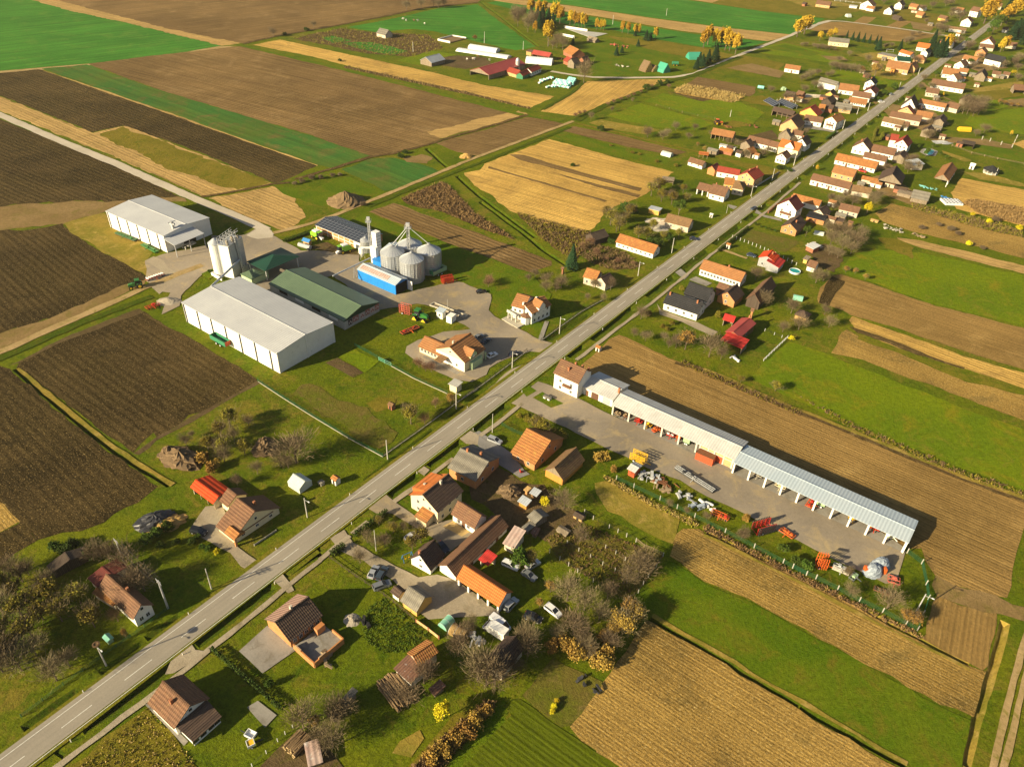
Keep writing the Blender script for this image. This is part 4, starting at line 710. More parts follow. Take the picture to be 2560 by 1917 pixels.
# -- near houses, left of the road
lab='brown roofed house with bright red tiled shed behind it'
r=H(lab,'Nd',(440,428),(580,540),(610,208),3,'tile_brown','cream_wall',wn=2,wa=1,wb=3,ch=((.55,.3),),base=(462,458))
_,mb,L,w,he,rise=INFO[lab]
H(lab,'Nd',(465,222),(535,278),(540,130),3,'tile_brown','cream_wall',root=r,wn=0,wa=0,wb=0,cat='wing')
MB().box((L-.5,w*.5,he+.2),(.5,w*.7,.3)).build('balcony',MATS['door_brown'],r)
MB().prism([(-.2,2.9),(1.6,3.9),(3.2,2.9)],L-3.2,L+1.0).build('porch_roof',MATS['tile_rust'],r);part('porch_post',(.5,.5,2.8),'brick',r,(L+.6,.2,1.4))
H('open sided shed with a scarlet tiled roof behind the brown house','Nd',(238,118),(420,252),(285,62),2.8,'tile_scarlet','plaster_old',cat='shed',fw=2.1,openf=('near',),posts=(4,'post_wood',.2))
lab='long low house with an orange lean-to among orchard trees, bottom left'
r=H(lab,'A4',(678,420),(918,640),(722,318),3.3,'tile_brown','white_wall',ch=((.55,.25),),wn=3,wb=2)
H(lab,'A4',(632,455),(782,545),None,2.3,'tile_rust','plaster_old',w=3.0,rise=.9,root=r,mono=True,cat='wing');H(lab,'A4',(600,352),(672,415),(708,285),3.0,'tile_maroon','plaster_old',root=r,cat='wing')
lab='brown roofed white house with a covered porch nearest the bottom edge'
r=H(lab,'A4',(1015,1215),(1200,1395),(1125,1060),3.2,'tile_brown','white_wall',ch=((.55,-.35),),wn=2,wa=0,wb=1)
_,mb,L,w,he,rise=INFO[lab]
MB().add([(L-.3,.6,he+.1),(L+4.6,.9,he-.9),(L+4.6,w-.8,he-.9),(L-.3,w-.6,he+.1),(L-.3,.6,he-.1),(L+4.6,.9,he-1.1),(L+4.6,w-.8,he-1.1),(L-.3,w-.6,he-.1)],[(0,1,2,3),(7,6,5,4),(0,4,5,1),(1,5,6,2),(2,6,7,3),(3,7,4,0)]).build('porch_roof',MATS['tile_dark'],r)
MB().box((L+2.0,w*.5,1.0),(4.2,w-2.2,2.0)).build('porch',MATS['white_wall'],r)
for y in(1.6,w*.4,w*.62,w-1.8):part('window',(.12,1.3,1.2),'glass_dark',r,(L+4.1,y,1.2))
lab='brick house with a brown roof coloured pink on its sunlit slope and a half-built brick terrace'
r=H(lab,'Ng',(268,553),(533,340),(145,400),3.0,'tile_dark','brick',w0=10,ch=((.5,.08),),chm='chimney_plaster',wn=5,wa=0,wb=1)
_,mb,L,w,he,rise=INFO[lab]
for o_ in r.children:
 if o_.name.startswith('roof'):
  o_.data.materials.append(MATS['tile_pink_sunlit'])
  for p_ in o_.data.polygons:
   if p_.normal.y>.2 and p_.normal.z>.2:p_.material_index=1  # far slope takes the pink tiles, mostly sunlight put into the colour
MB().box((L*.5,-3.8,.35),(L*.86,7.2,.7)).build('terrace_floor',MATS['concrete'],r)
q=MB();q.box((L*.5,-7.4,.9),(L*.88,.3,1.8)).box((L*.06,-3.8,.9),(.3,7.2,1.8)).box((L*.94,-5.4,.8),(.3,3.6,1.6)).box((L*.3,-7.4,2.0),(L*.2,.3,.5)).box((L*.06,-2,2),(.3,2,.5)).box((L*.75,-1.4,1.6),(2.2,1.2,2.2));q.build('terrace_wall',MATS['brick'],r)
# -- near houses, right of the road
lab='cream two storey house with orange dormers facing the road'
r=H(lab,'Ne',(300,640),(505,465),(178,498),5,'tile_dark','cream_wall',base=(300,738),ch=((.62,-.12),(.4,.6)),chm='chimney_plaster',wn=3,wa=2,wb=1)
_,mb,L,w,he,rise=INFO[lab]
for o_ in r.children:
 if o_.name.startswith('roof'):
  o_.data.materials.append(MATS['tile_new'])
  for p_ in o_.data.polygons:
   if p_.normal.y>.2 and p_.normal.z>.2:p_.material_index=1  # sunlit far slope painted orange against the dark near slope
for x in(L*.35,L*.7):
 MB().add([(x-1.9,w*.56,he+rise*.86),(x+1.9,w*.56,he+rise*.86),(x+1.9,w+.2,he+rise*.45),(x-1.9,w+.2,he+rise*.45),(x-1.9,w*.6,he-.1),(x+1.9,w*.6,he-.1),(x+1.9,w+.0,he-.1),(x-1.9,w+.0,he-.1)],[(0,1,2,3),(7,6,5,4),(0,4,5,1),(1,5,6,2),(2,6,7,3),(3,7,4,0)]).build('dormer',MATS['tile_new'],r)
MB().box((-1.2,w*.35,1.2),(3,3.6,2.4)).build('porch',MATS['cream_wall'],r);q=MB();q.add([(-3.0,w*.35-2.1,2.3),(.3,w*.35-2.1,3.3),(.3,w*.35+2.1,3.3),(-3.0,w*.35+2.1,2.3),(-3.0,w*.35-2.1,2.1),(.3,w*.35-2.1,3.1),(.3,w*.35+2.1,3.1),(-3.0,w*.35+2.1,2.1)],[(3,2,1,0),(4,5,6,7),(0,1,5,4),(1,2,6,5),(2,3,7,6),(3,0,4,7)]);q.build('porch_roof',MATS['tile_rust'],r)
H('grey fibre cement roofed brick house beside the road ditch','Ne',(375,280),(602,392),(485,133),3,'fibre_grey','brick',wn=1,wa=1,wb=2,ch=((.25,0.02),(.6,.3)),base=(405,350))
H('brick house with a lichen covered orange roof by the grey paved drive','C3',(210,635),(378,725),(325,473),2.7,'tile_rust','brick',wn=2,wb=2,wa=0)
H('wooden barn with a plank gable and brown tiles, beside the paved drive','C3',(575,832),(725,690),(522,735),3,'tile_moss','wood_orange',cat='barn',gable='wood_grey',base=(576,872))
lab='long brown roofed farm barn with a tiled courtyard wing'
r=H(lab,'Nf',(445,390),(865,-16),(375,292),3.4,'tile_brown','white_wall',cat='barn',wn=5,da=(4,2.6,'frame_white'),dn=(.3,.55,.8),base=(452,432))
H(lab,'Ne',(402,648),(590,768),(430,530),2.8,'tile_brown','white_wall',root=r,cat='wing',wn=2,dn=(.5,))
lab='new orange tiled garage row with white pillars'
r=H(lab,'Nf',(445,398),(783,625),(497,287),2.9,'tile_new','white_wall',cat='garage',name='garage',w0=9,openf=('near',),posts=(5,'post_white',.5))
H('small red tiled lean-to canopy behind the orange garage row','Nf',(620,245),(700,300),None,2.5,'tile_crimson','plaster_old',w=3.6,rise=.7,mono=True,cat='canopy',openf=('near','b'))
H('little whitewashed outbuilding with chimney and brown tiles by the swing','Nf',(245,340),(360,215),(178,195),2.6,'tile_dark','white_wall',cat='house',ch=((.1,.1),),wn=1,wa=1,wb=1,base=(246,372))
r=H('grey tiled shed with an ochre wall beside the hedge fence','Nf',(0,575),(130,668),(55,455),2.3,'fibre_grey','yellow_wall',cat='shed',wn=0)
H('grey tiled shed','B4',(1035,445),(1090,490),(1062,412),2.2,'tile_dark','white_wall',root=r,cat='wing')
H('shed with patched sheet roof leaning on the white barn wall','Ne',(812,880),(905,925),None,2.6,'sheet_patched','plaster_old',w=6,rise=1.2,mono=True,cat='shed')
H('weathered shed with grey sheet roof in the dark poultry yard','Ne',(1005,668),(1073,728),None,2.3,'fibre_grey','wood_grey',w=5,rise=.9,cat='shed')
H('striped sheet roofed hutch, lower left of the grey poultry shed','Ne',(965,750),(1010,790),None,1.6,'fibre_grey','wood_grey',w=3,rise=.4,mono=True,cat='hutch')
H('rusty streaked hutch, lowest of the poultry yard huts','Ne',(1034,802),(1082,822),None,1.5,'sheet_rusty','wood_grey',w=2.6,rise=.3,mono=True,cat='hutch')
H('orange walled coop with a blue grey sheet roof','Ne',(930,545),(1003,588),None,2.0,'sheet_grey','wood_orange',w=2.4,rise=.5,mono=True,cat='coop')
H('low grey roofed coop between the firewood and the hedge','Ne',(1025,480),(1085,512),None,1.7,'sheet_grey','wood_brown',w=2.4,rise=.4,mono=True,cat='coop')
H('tiny brick hut near the yellow shrubs of the poultry yard','Ne',(978,455),(1008,475),None,1.8,'wood_new','brick',w=1.8,rise=.3,mono=True,cat='hut')
lab='brown tiled barn with a rusty sheet annex above the log pile'
r=H(lab,'Nh',(465,208),(625,95),(415,130),3.4,'tile_rust','plaster_old',cat='barn')
H(lab,'Nh',(265,222),(400,345),None,2.5,'sheet_rusty','white_wall',w=6.5,rise=.9,root=r,mono=True,cat='wing')
H('narrow steep barn behind the parked vans','B4',(1812,1020),(1965,835),(1755,925),3.0,'tile_dark','plaster_old',cat='barn')
H('small dog kennel shed with a rusty patched roof','Nh',(540,385),(590,440),None,1.5,'sheet_rusty','wood_grey',w=3.2,rise=.3,mono=True,cat='kennel')
H('dark plank shed in the shadowed orchard, far left','A4',(320,265),(355,320),(300,250),2.4,'wood_dark','wood_dark',w=9,rise=1.2,cat='shed')
H('grey sheet roofed garden shed under bare trees','B4',(600,1300),(640,1330),None,1.9,'fibre_grey','wood_grey',w=7.5,rise=.5,mono=True,cat='shed')
H('low flat shed with a pale slab roof at the bottom edge','Nn',(890,495),(1050,440),None,1.8,'sheet_patched','wood_dark',w=5,rise=.2,mono=True,cat='shed')
# -- machinery yard
lab='tall white house at the road end of the machinery sheds'
r=H(lab,'Ni',(8,165),(210,255),(72,50),6,'tile_brown','white_wall',base=(15,285),wn=2,wa=2,wb=0,ch=((.45,-.45),(.55,.1),(.75,.35),(.95,.5)))
_,mb,L,w,he,rise=INFO[lab]
part('balcony',(3.0,.9,.8),'door_brown',r,(L*.56,.1,3.3))
lab='low white workshop with a corrugated roof joined to the tall house'
r=H(lab,'Ni',(235,272),(485,385),(318,193),3.5,'sheet_corrugated','white_wall',cat='workshop',s0=.3,w0=8,base=(240,330),wn=0,dn=(.15,.45),ch=((.98,-.3,2.2),))
_,mb,L,w,he,rise=INFO[lab];part('gate',(2.6,.14,2.4),'frame_brown',r,(L*.42,.42,1.2));part('gate',(2.6,.14,2.4),'junk_grey',r,(L*.78,.42,1.2))
lab='long open machinery shed with a white corrugated roof'
r=H(lab,'C3',(908,308),(1757,690),(968,232),4.5,'sheet_corrugated','concrete_wall',cat='machinery shed',s0=.26,w0=10,base=(914,378),openf=('near',),posts=(8,'post_concrete',.5),oe=.5)
_,mb,L,w,he,rise=INFO[lab]
MB().box((L*.86,.75,2.0),(L*.25,.3,4.0)).build('wall_infill',MATS['brick_pale'],r);part('gate',(2.6,.14,2.6),'container_red',r,(L*.89,.58,1.3));part('wall_beam',(L*.25,.1,.3),'post_concrete',r,(L*.86,.56,2.6))
for f in(.735,.80,.92,.985):part('wall_pier',(.4,.14,4.0),'post_concrete',r,(L*f,.55,2.0))
lab='long open machinery shed with a light blue sheet roof'
r=H(lab,'D3',(200,705),(1413,1262),(275,648),4.3,'sheet_blue','concrete_wall',cat='machinery shed',s0=.25,w0=10,openf=('near',),posts=(11,'post_white',.5),oe=.6)
_,mb,L,w,he,rise=INFO[lab];part('gable_pier',(.3,.5,he),'white_wall',r,(L-.3,.4,he/2-.1))
# -- right of the road, around the black roofs
H('white bungalow with a shiny black tiled roof','Nl',(117,435),(395,528),(165,342),3,'tile_black','white_wall',base=(120,490),ch=((.08,-.2),(.85,-.15)),wn=4,wb=2)
H('white house with a dark ribbed roof, just behind the black roofed bungalow','Nl',(280,362),(468,428),(322,262),3.6,'tile_black','white_wall',ch=((.85,.5),),chm='dark_steel',wn=0,wb=1)
H('long whitewashed row house with an orange roof and many windows','Nl',(405,165),(737,272),(440,88),3,'tile_orange','white_wall',base=(400,214),wn=12,wb=2,ch=((.6,.05),))
lab='grey rendered house with scarlet roofs by the garden lawn'
r=H(lab,'Nl',(1003,110),(1045,62),(940,72),4,'tile_scarlet','grey_wall',wn=1,wa=2,wb=1,ch=((.6,-.3),))
H(lab,'Nl',(1042,158),(1092,100),None,3,'tile_crimson','grey_wall',w=6,rise=1.6,root=r,mono=True,cat='wing')
H('small brick outbuilding with a dark sagging roof','Nl',(692,432),(768,368),(632,345),2.8,'tile_dark','brick',cat='outbuilding',wa=1,wn=0)
H('low brown tiled shed between black roofs and white row house','Nl',(535,322),(620,352),(555,270),2.8,'tile_brown','brick_red',cat='shed')
H('steep dark barn with brick corner piers','Nl',(890,442),(1020,300),(868,352),3.2,'tile_brown','wood_dark',cat='barn')
lab='wooden house with big crimson metal roofs and a porch'
r=H(lab,'Nl',(730,712),(860,598),(668,672),3.4,'sheet_red','wood_brown',wn=1,wa=1,ch=((.98,.0),))
H(lab,'Nl',(575,728),(748,798),None,2.7,'tile_crimson','wood_grey',w=5.5,rise=1.1,root=r,mono=True,openf=('near','a'),cat='wing');H(lab,'Nl',(590,566),(678,592),(612,522),2.8,'tile_crimson','wood_grey',root=r,openf=('near',),cat='wing')
H('narrow tall brick smokehouse beside the crimson roofs','Nl',(810,500),(838,508),None,3.6,'tile_brown','brick',w=2.4,rise=.8,cat='smokehouse')
H('small hut with plank walls and a brown pyramid roof near the field corner','D2',(622,925),(708,958),None,2.0,'tile_dark','wood_new',w=5,rise=1.6,hip=(2.4,2.4),cat='hut')
H('tiny white hut with brown tiles below the brush','D2',(705,592),(766,612),(728,548),2.2,'tile_brown','white_wall',cat='hut',wn=0)
H('long white farmhouse with an orange roof among brambles','C2',(933,428),(1197,512),(968,372),3,'tile_rust','white_wall',base=(933,462),wn=8,wb=1,wa=0)
lab='old house with an orange hipped end and worn cream walls by the iron fence'
r=H(lab,'C2',(708,668),(800,695),(738,605),3.2,'tile_rust','plaster_old',base=(712,716),wn=2)
H(lab,'C2',(868,722),(932,688),(838,672),3.2,'tile_dark','plaster_old',root=r,cat='wing',wa=1)
H('collapsing dark barn swallowed by bushes','C2',(795,420),(892,388),None,2.6,'wood_dark','wood_dark',w=7,rise=2.2,cat='barn')
H('derelict house with a mossy golden roof beside the rubble','E6',(72,542),(290,597),(105,472),3,'tile_moss','plaster_old',base=(70,592),wn=2,wb=1)
H('ochre garden kiosk with a flat grey roof','C2',(1160,196),(1238,216),None,2.5,'sheet_grey','yellow_wall',w=4,rise=.2,mono=True,cat='kiosk')
H('half ruined plank shed at the edge of the golden stubble','C1',(1255,1240),(1340,1250),None,2.4,'wood_grey','wood_grey',w=4,rise=.5,mono=True,openf=('near',),cat='shed')
lab='long white bungalow with a car port and brown tiles by the road'
r=H(lab,'E6',(462,292),(605,328),(500,208),3,'tile_brown','white_wall',wn=2,wb=1,ch=((.2,.1),))
H(lab,'E6',(355,254),(465,282),(385,195),2.9,'tile_brown','white_wall',root=r,openf=('near',),cat='wing',posts=(3,'post_white',.5))
H('brown hipped roof house with grey walls beside the concrete fence','E6',(668,245),(772,264),None,3.5,'tile_moss','plaster_old',w=9,rise=2.6,hip=(.5,3.5),wn=2,wb=3)
H('ochre old house with rusty orange tiles behind the hipped roof','E6',(600,212),(690,222),(640,158),3,'tile_rust','yellow_wall',wn=2)
H('two storey house with a wine red roof and roof solar strip','E6',(870,180),(957,130),(800,112),4.6,'tile_red','brick_pale',wn=2,wa=2,ch=((.35,.1),(.9,-.1)))
lab='brick gabled house with a long wine red rear roof'
r=H(lab,'E3',(925,1402),(1270,1465),(930,1312),3,'tile_red','white_wall',wn=3)
H(lab,'E3',(910,1392),(1000,1345),(868,1308),3.2,'tile_maroon','brick',root=r,cat='wing')
H('small white outbuilding with brown tiles next to the stubble','E3',(480,1250),(712,1322),(515,1180),3,'tile_brown','white_wall',base=(482,1305),cat='outbuilding',wn=2)
FAR=[('open timber barn with an orange roof alone in the paddock','E3',(838,828),(1177,892),(878,738),3,'tile_orange','wood_grey',dict(cat='barn',openf=('near',),posts=(6,'post_wood',.25))),('long low farm wing with dark brown tiles behind the bright orange roof','E3',(1385,930),(1720,1010),(1415,843),3,'tile_brown','white_wall',dict(wn=3)),('short whitewashed wing joined to the bright orange roofed house','E3',(1722,1010),(1862,1045),(1762,925),3,'tile_brown','white_wall',dict(wn=3)),('tall house with a vivid orange roof and a white cross gable','E4',(30,1020),(347,1092),(75,895),4.6,'tile_new','cream_wall',dict(wn=0,wb=1,dormer=1)),('white gabled cottage below the vivid orange roof','E4',(165,1217),(242,1162),(95,1122),3.4,'tile_brown','white_wall',dict(wn=2,wa=3)),('grey plank gable barn left of the vivid orange roof','E3',(1445,1022),(1517,988),(1388,932),3.2,'tile_dark','wood_grey',dict(cat='barn')),('small grey barn with half orange roof in the tangled yard','E3',(1462,1132),(1560,1102),(1402,1062),3.0,'tile_rust','wood_grey',dict(cat='barn')),('lean shed with a brown roof facing the garden path','E3',(1212,1110),(1302,1138),(1222,1075),2.3,'tile_dark','white_wall',dict(cat='shed')),('roofless white masonry shell in the garden','E3',(965,990),(1212,1050),None,2.4,'concrete_wall','white_wall',dict(cat='ruin',w=2.5,rise=.15,mono=True,wn=3)),('low brick animal shed with an orange tiled strip roof','E3',(962,1070),(1165,1118),(972,1045),2.0,'tile_rust','brick_red',dict(cat='shed')),('orange sheet roofed shelter on thin posts by the garden track','E3',(652,1140),(805,1158),None,2.2,'tile_new','wood_grey',dict(cat='shelter',w=4,rise=.5,mono=True,openf=('near','far','a','b'),posts=(3,'post_wood',.2))),('black roofed machine hall in front of the ground solar panels','E3',(1772,470),(2097,548),(1800,405),3.2,'tile_dark','wood_dark',dict(cat='shed',posts=(5,'post_wood',.25),openf=('near',))),('big brick barn with a wide brown roof and open loft','E4',(347,752),(457,655),(238,592),3.6,'tile_brown','brick_pale',dict(cat='barn',da=(3,2.4,'dark_inside'))),('white lower farm wing between brick barn and balcony house','E4',(425,614),(705,660),(395,512),3,'tile_brown','white_wall',dict(wn=3,dn=(.5,))),('big white balcony house with an orange brown roof','E4',(935,657),(1062,597),(850,568),5.4,'tile_rust','white_wall',dict(wn=2,wa=3,ch=((.5,.2),),balc=1)),('crooked wooden barn in front of the big brick barn','E4',(232,888),(264,852),(182,752),2.6,'wood_grey','wood_grey',dict(cat='barn')),('white outbuilding with brown tiles beside the crooked wooden barn','E4',(237,832),(404,862),(207,747),2.8,'tile_brown','white_wall',dict(cat='outbuilding',wn=2)),('white house with a dark brown roof, right behind the vivid orange one','E4',(472,1012),(552,952),(420,885),3.6,'tile_dark','white_wall',dict(wn=1,wa=2,ch=((.4,.1),))),('ochre gabled outbuilding with a scarlet left slope','E4',(640,552),(722,500),(520,425),3.0,'tile_red','yellow_wall',dict(cat='outbuilding')),('orange tiled shed squeezed between two dark gables','E4',(640,440),(740,458),(620,350),2.8,'tile_rust','plaster_old',dict(cat='shed')),
('ochre brick house with a grey hipped roof','E4',(895,432),(1152,472),(960,345),3.2,'fibre_grey','brick_pale',dict(wn=1,base=(908,490))),
('brown tiled lean-to next to the grey hipped roof','E4',(752,432),(865,455),(775,370),2.8,'tile_dark','brick_red',dict(cat='shed')),
('orange roofed two part row house, lower roof of the pair','E4',(1100,337),(1382,383),(1140,262),2.9,'tile_orange','white_wall',dict(wn=7,base=(1098,368))),
('brown roofed row house stepped above the orange one','E4',(1162,242),(1442,288),(1190,160),3.2,'tile_brown','white_wall',dict(wn=2)),
('long white wing with an orange roof behind the stepped row','E4',(955,147),(1262,190),(1005,52),3,'tile_orange','white_wall',dict(wn=4)),
('very long white barn with a pale grey roof','E2',(1255,1245),(1590,1335),(1278,1175),4,'fibre_grey','white_wall',dict(cat='barn',wn=0)),
('white two storey house with a slate grey roof','E2',(2130,1300),(2182,1255),(2070,1215),4.8,'tile_black','white_wall',dict(wn=1,wa=2,ch=((.4,.1),))),
('white house with a maroon roof next to the slate grey roof','E4',(1530,222),(1590,160),(1445,135),3.4,'tile_maroon','white_wall',dict(wn=1,wa=2)),
('dark steep barn beside the ochre hut','E4',(852,362),(937,312),(785,280),2.8,'wood_dark','wood_dark',dict(cat='barn')),
('yellow board hut behind the rubble wall','E4',(882,242),(934,202),(850,170),2.2,'tile_dark','yellow_wall',dict(cat='hut')),
('brick walled shed with a grey tiled roof by the vine posts','E4',(122,242),(275,268),(150,165),2.6,'tile_dark','brick_pale',dict(cat='shed')),
('dark shed with a brown roof, right of the vine post shed','E4',(302,207),(402,237),(318,145),2.6,'tile_brown','brick_red',dict(cat='shed')),
('white garden house with a dark roof and terrace by the pool villa','E4',(1442,1087),(1507,1012),(1342,942),3.6,'tile_brown','white_wall',dict(wn=1,wa=3,ch=((.5,.3),))),
('white villa with a dark red dormered roof by the pool','E4',(2027,1032),(2097,952),(1958,905),5.0,'tile_red','white_wall',dict(wn=2,wa=3,wing=((1745,917),(1872,937),(1790,830)))),
('long patched brown row roof in front of the pool villa','E4',(1450,1087),(1812,1162),(1500,985),3,'tile_brown','white_wall',dict(wn=4,dn=(.4,))),
('wooden gable barn at the end of the patched row','E5',(377,1217),(447,1150),(310,1140),3.2,'tile_dark','wood_grey',dict(cat='barn')),
('lean-to with a bright tin roof against the wooden gable barn','E5',(385,1228),(492,1315),None,2.6,'sheet_grey','plaster_old',dict(cat='shed',w=7,rise=1.2,mono=True)),
('long white row house with a golden orange roof and arched porch','E4',(895,1222),(1527,1368),(935,1115),3,'tile_rust','white_wall',dict(base=(890,1290),wn=7,dn=(.3,.7))),
('brown tiled white outhouse between the orange row and the patched row','E4',(1330,1177),(1682,1257),(1352,1095),2.9,'tile_brown','white_wall',dict(wn=2)),
('short brick house with a clean orange roof','E4',(850,1412),(1192,1492),(905,1305),3.2,'tile_orange','brick_pale',dict(wn=3)),
('long whitewashed house with a weathered brown roof along the lawn','E7',(370,172),(717,260),(400,118),2.9,'tile_brown','white_wall',dict(wn=8,dn=(.2,.5))),
('open hay barn with a tall patched roof and straw inside','E7',(1178,217),(1217,132),(1098,122),3.6,'tile_dark','wood_grey',dict(cat='barn',openf=('a','near'))),
('low orange tiled pigsty beside the hay barn','E7',(820,167),(972,200),(824,145),2.2,'tile_rust','plaster_old',dict(cat='shed')),
('mossy roofed old stable with fallen plaster','E7',(732,270),(905,302),(757,222),2.6,'tile_moss','plaster_old',dict(cat='stable')),
('long orange roof directly behind the white house with wine red roof','E7',(200,342),(452,407),(217,292),2.9,'tile_rust','white_wall',dict(wn=1)),
('white three storey house with a wine red roof and balcony','E7',(255,452),(320,402),(183,350),5.6,'tile_maroon','white_wall',dict(wn=1,wa=2,ch=((.6,.1),),balc=1)),
('new brick house with a dark brown roof and a white porch','E7',(257,627),(342,552),(192,560),3.0,'tile_dark','brick',dict(wn=1,wa=2,ch=((.4,-.3),))),
('flat dark roofed brick garage with two gates','E7',(335,497),(502,537),None,2.6,'tile_black','brick',dict(cat='garage',w=7,rise=.4,mono=True,dn=(.2,.5))),
('small wooden gable house behind the brick garage','E7',(500,494),(562,457),(455,435),2.8,'tile_dark','plaster_old',dict(wa=1,wn=0)),
('cream outbuilding with brown tiles beside the bright yellow tree','E7',(620,432),(797,472),(640,380),2.8,'tile_brown','plaster_old',dict(cat='outbuilding',wn=3)),
('little brown roofed woodshed near the brick kiosk','E7',(588,530),(668,548),None,2.0,'tile_dark','wood_brown',dict(cat='shed',w=3,rise=.5,mono=True)),
('narrow brick kiosk behind the woodshed','E7',(700,548),(745,562),None,2.6,'tile_brown','brick',dict(cat='kiosk',w=2.6,rise=.6)),
('half dismantled hut with white sheets on its roof','E7',(330,752),(402,787),None,2.4,'sheet_white','brick_red',dict(cat='hut',w=5,rise=.6,mono=True)),
('low shed with an ochre wall in the rubble garden','E7',(305,870),(350,885),None,2.0,'wood_grey','yellow_wall',dict(cat='shed',w=4,rise=.3,mono=True)),
('white tiled row with net curtained windows, front of three parallel roofs','E5',(25,632),(345,702),(62,560),3,'tile_moss','white_wall',dict(wn=5)),
('short brown annex at the end of the front parallel roof','E5',(357,707),(432,722),(388,640),2.8,'tile_brown','white_wall',dict(cat='annex')),
('long weathered roof, middle of three parallel roofs','E5',(140,557),(622,642),(180,475),3.2,'tile_brown','plaster_old',dict(wn=4)),
('bright orange tiled barn wing behind the middle parallel roof','E5',(540,547),(792,592),(572,465),3,'tile_orange','plaster_old',dict(cat='barn')),
('gabled brick house with a maroon roof above the parallel roofs','E5',(512,522),(552,492),(415,405),3.4,'tile_maroon','brick_pale',dict(wa=2)),
('long farmhouse with a golden brown roof behind a white gable','E5',(590,347),(1002,428),(567,260),3.2,'tile_orange','white_wall',dict(wn=6)),
('white gable end house attached to the golden brown long roof','E5',(548,440),(600,372),(520,262),3.4,'tile_dark','white_wall',dict(wa=3)),
('darker end section of the golden brown long roof','E5',(1002,405),(1192,452),(1040,320),3.0,'tile_brown','plaster_old',dict(cat='barn')),
('tall grey plank barn between the parallel roofs and the trees','E5',(985,662),(1042,592),(917,592),3.6,'tile_dark','wood_grey',dict(cat='barn')),
('grey plank barn above the villa garden, with one low side roof','E5',(792,812),(852,762),(727,742),3.6,'tile_dark','wood_grey',dict(cat='barn')),
('very long brown roof with a small orange porch roof','E1',(775,1292),(1290,1375),(817,1205),3.2,'tile_brown','white_wall',dict(wn=6)),
('cream cottage with a brown roof below the very long brown roof','E5',(700,187),(902,217),(732,115),3,'tile_brown','plaster_old',dict(wn=4)),
('small plank barn with a brown gable beside the thicket','E5',(1365,332),(1427,282),(1332,247),3.2,'tile_dark','wood_grey',dict(cat='barn')),
('open fronted shelter with rusty machines inside','E5',(1245,965),(1450,1005),None,2.6,'wood_dark','wood_dark',dict(cat='shelter',w=6,rise=.5,mono=True,openf=('near',))),
('large lone hay barn with a steep orange and brown roof on white posts','E5',(1057,1552),(1227,1302),(975,1448),3.6,'tile_orange','wood_grey',dict(cat='barn',Lmax=24,openf=('a','near','far'),posts=(6,'post_white',.3))),
('half open barn with a red brown roof at the right edge','E5',(2050,150),(2260,170),(2080,65),3,'tile_brown','wood_grey',dict(cat='barn',openf=('near',))),
('grey boarded field shed at the end of the rubble strip','D1',(1425,1362),(1547,1388),(1462,1312),2.4,'fibre_grey','wood_grey',dict(cat='shed')),
('flat plank shed row beside the grey boarded shed','D1',(1330,1325),(1430,1352),None,2.0,'wood_grey','wood_grey',dict(cat='shed',w=5,rise=.4,mono=True)),
('white house with a wine red roof near the road bend trees','E1',(1142,662),(1192,602),(1095,578),4.8,'tile_red','white_wall',dict(wa=2,wn=1)),
('white house with a bright orange roof behind two spruces','E1',(555,722),(747,752),(592,645),3,'tile_new','white_wall',dict(wn=4)),
('orange roofed house with a porch beside the football goal','E1',(285,800),(462,852),(332,762),2.9,'tile_new','white_wall',dict(wn=2)),
('white gable house with a grey roof between spruces and hipped orange roof','E1',(737,822),(802,792),(700,765),3.8,'tile_black','white_wall',dict(wa=1)),
('ochre house with an orange hipped roof','E1',(508,895),(690,925),None,3,'tile_orange','brick_pale',dict(w=10,rise=2.6,hip=(3,4),wn=1)),
('long unfinished brick building without a pitched roof','E1',(-40,828),(290,895),None,3,'concrete','brick_pale',dict(cat='building',w=10,rise=.1,mono=True,wn=6)),
('white house with a dark green roof behind the long red roof','E1',(265,930),(480,945),None,3.2,'sheet_dark_green','white_wall',dict(w=9,rise=2.4,wn=0)),
('long red brown farm roof with a tall brick gable','E1',(90,1025),(440,1078),(140,920),3.2,'tile_orange','brick_pale',dict(wn=3,wing=((545,1065),(602,1022),(505,965)))),
('large white house with an orange roof right of the road, far up','E1',(1747,692),(1827,602),(1670,590),4.8,'tile_orange','white_wall',dict(wa=2,wn=1)),
('brick fronted gable house below the large white one','E1',(1627,822),(1667,790),(1565,745),3.6,'tile_brown','brick',dict(wa=2)),
('white villa with a dark slate roof and round gable','E1',(1600,900),(1860,960),(1650,800),4.4,'tile_black','white_wall',dict(wn=4)),
('white house with a flat red brown roof beside the road, far right side','E1',(1255,902),(1472,945),(1292,840),3,'tile_orange','white_wall',dict(wn=1)),
('white stepped gable house with a brown roof','E1',(1292,1022),(1370,990),(1242,932),3.2,'tile_brown','white_wall',dict(wa=2)),
('broad orange roof with white front next to the road','E1',(950,1130),(1200,1162),(985,1030),3,'tile_orange','white_wall',dict(wn=2,wing=((1200,1095),(1345,1118),(1222,1040)))),
('low white gable house below the broad orange roof','E1',(1182,1222),(1282,1212),(1112,1140),2.8,'tile_brown','white_wall',dict(wa=3)),
('leaning grey barn in the far yard','E1',(1622,1192),(1662,1142),(1592,1085),3.4,'tile_dark','wood_grey',dict(cat='barn')),
('low brown stable, left one of a pair near the yellow bush','E1',(1715,1132),(1852,1152),(1732,1092),2.6,'tile_brown','plaster_old',dict(cat='stable')),
('low brown stable, right one of a pair near the yellow bush','E1',(1877,1140),(1985,1160),(1890,1097),2.6,'tile_brown','plaster_old',dict(cat='stable')),
('white house with an orange roof left of the big golden trees','E1',(1150,152),(1270,172),(1177,105),3,'tile_orange','white_wall',dict(wn=2)),
